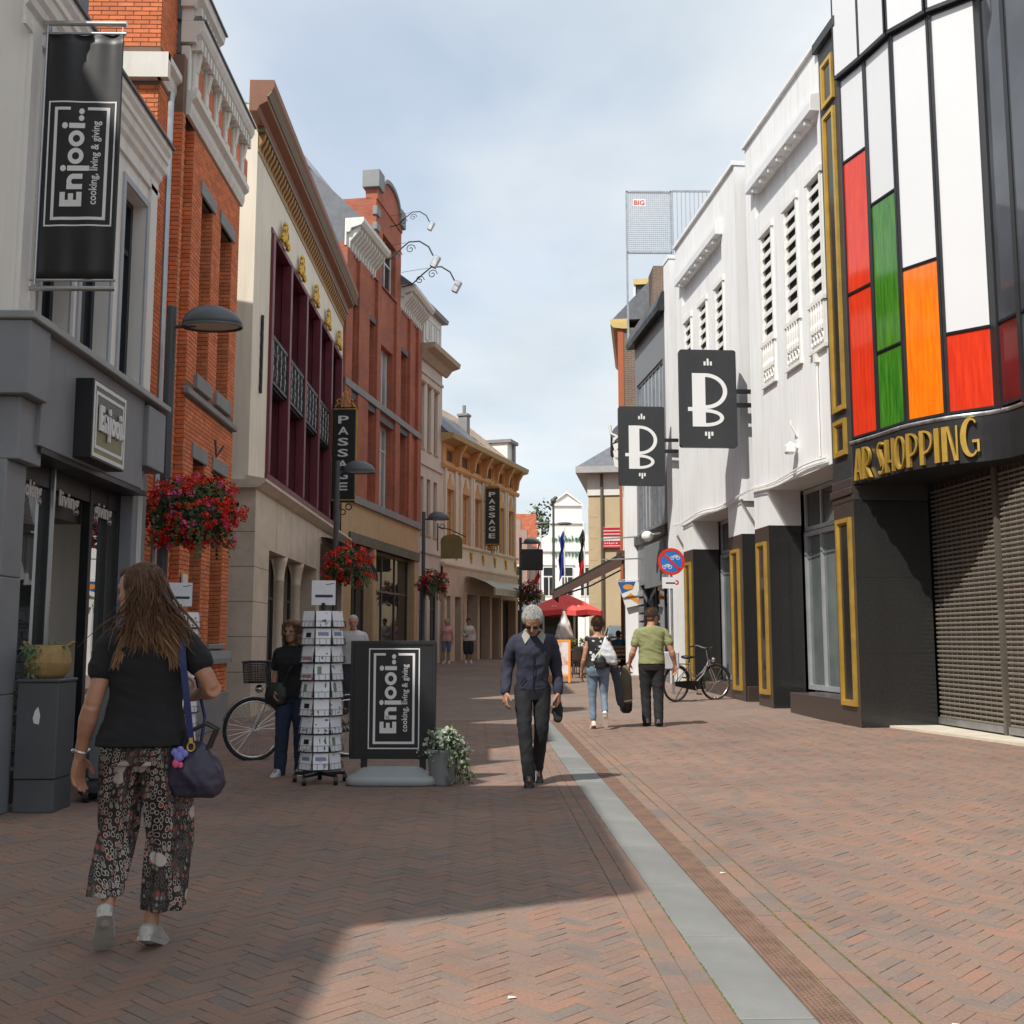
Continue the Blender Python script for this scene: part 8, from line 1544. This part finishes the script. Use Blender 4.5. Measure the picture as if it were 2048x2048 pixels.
# parked car
T = thing('parked_car', 'silver grey hatchback parked behind the terrace', 'car', (5.0, 41.3, gz(41.3)), R_(176)); paint = mk('silver car paint', (.30, .33, .37), .25, .6, var=.04, coat=.6)
secs = [(2.05, .25, .55, .62), (1.98, .22, .72, .74), (1.7, .2, .80, .80), (1.0, .19, .93, .84), (.75, .19, .97, .85), (.05, .19, 1.38, .86), (-.5, .19, 1.46, .86), (-1.3, .19, 1.43, .85), (-1.85, .2, 1.15, .83), (-2.0, .24, .95, .78), (-2.05, .3, .7, .7)]
b = MB(); rings = []
for y, z0, z1, hw in secs:
    top_w = hw * (.78 if z1 > 1.1 else .92); rings.append([(-hw, y, z0 + .06), (-hw * 1.0, y, min(.55, z1 * .75)), (-hw, y, min(.88, z1 * .93)), (-top_w, y, z1 - .03), (-top_w * .6, y, z1), (top_w * .6, y, z1), (top_w, y, z1 - .03), (hw, y, min(.88, z1 * .93)), (hw, y, min(.55, z1 * .75)), (hw, y, z0 + .06), (hw * .8, y, z0), (-hw * .8, y, z0)])
b.loft(rings); bo_ = b.build('body', paint, T, smooth=False, bevel=.02)
ws = MB(); ws.extr([(-.72, .80, .99), (.72, .80, .99), (.60, .10, 1.37), (-.60, .10, 1.37)], (0, .03, .03)); ws.build('windscreen', glassmat('car glass', (.06, .08, .09), .03, .9), T)
for sx in (-1, 1):
    b = MB(); b.extr([(sx * .862, .55, .93), (sx * .70, .05, 1.33), (sx * .70, -1.2, 1.36), (sx * .86, -1.5, .95)], (sx * .012, 0, .004)); b.build('side_window', MC.get('cg') or GLASS, T)
    b = MB(); b.ell((sx * .58, 1.93, .68), (.17, .1, .08), 12, 8); b.build('headlight', mk('headlamp glass', (.75, .75, .68), .1), T, smooth=True); b = MB(); b.ell((sx * .95, .62, .98), (.10, .06, .07), 10, 8); b.build('mirror', paint, T, smooth=True)
    for y in (1.3, -1.25): b = MB(); b.tube([(sx * .70, y, .31), (sx * .87, y, .31)], .31, 20); wo = b.build('wheel', tyre, T); b = MB(); b.tube([(sx * .865, y, .31), (sx * .88, y, .31)], .2, 16); b.build('rim', galv, wo)
MB().box(-.5, .5, 2.02, 2.06, .42, .58).build('grille', black_m, T); MB().box(-.26, .26, 2.06, 2.075, .36, .46).build('number_plate', mk('yellow plate', (.75, .55, .05), .5), T)
# far trees
def tree(x, y, h, rad, label, seed):
    T = thing('tree', label, 'tree', (x, y, .5)); rn = random.Random(seed); b = MB(); b.tube([(0, 0, 0), (.1, 0, h * .4), (0, .1, h * .8)], [.3, .22, .06], 8)
    for k in range(6): a = k * 1.05; b.tube([(0, 0, h * .45), (rad * .5 * math.cos(a), rad * .5 * math.sin(a), h * .7)], [.1, .03], 6)
    b.build('trunk', mk('bark', (.08, .06, .045), .9), T); lf = MB()
    for k in range(1500):
        d = Vector((rn.gauss(0, 1), rn.gauss(0, 1), rn.gauss(0, 1))).normalized(); q = (1 + .4 * noise.noise(d * 1.8 + Vector((seed, 0, 0)))) * rn.uniform(.35, 1) ** .5; leaf(lf, (d.x * rad * q, d.y * rad * q, h * .68 + d.z * h * .34 * q), d + Vector((rn.gauss(0, .7), rn.gauss(0, .7), .3)), rn.uniform(.2, .42), rn, 1)
    lf.build('crown', mk('tree leaves', (.05, .085, .025), .7, var=.4, vs=2, isl=.4), T, kind='stuff')
tree(4.3, 112, 14.8, 2.3, 'small round tree showing above the orange tiled roof', 3)
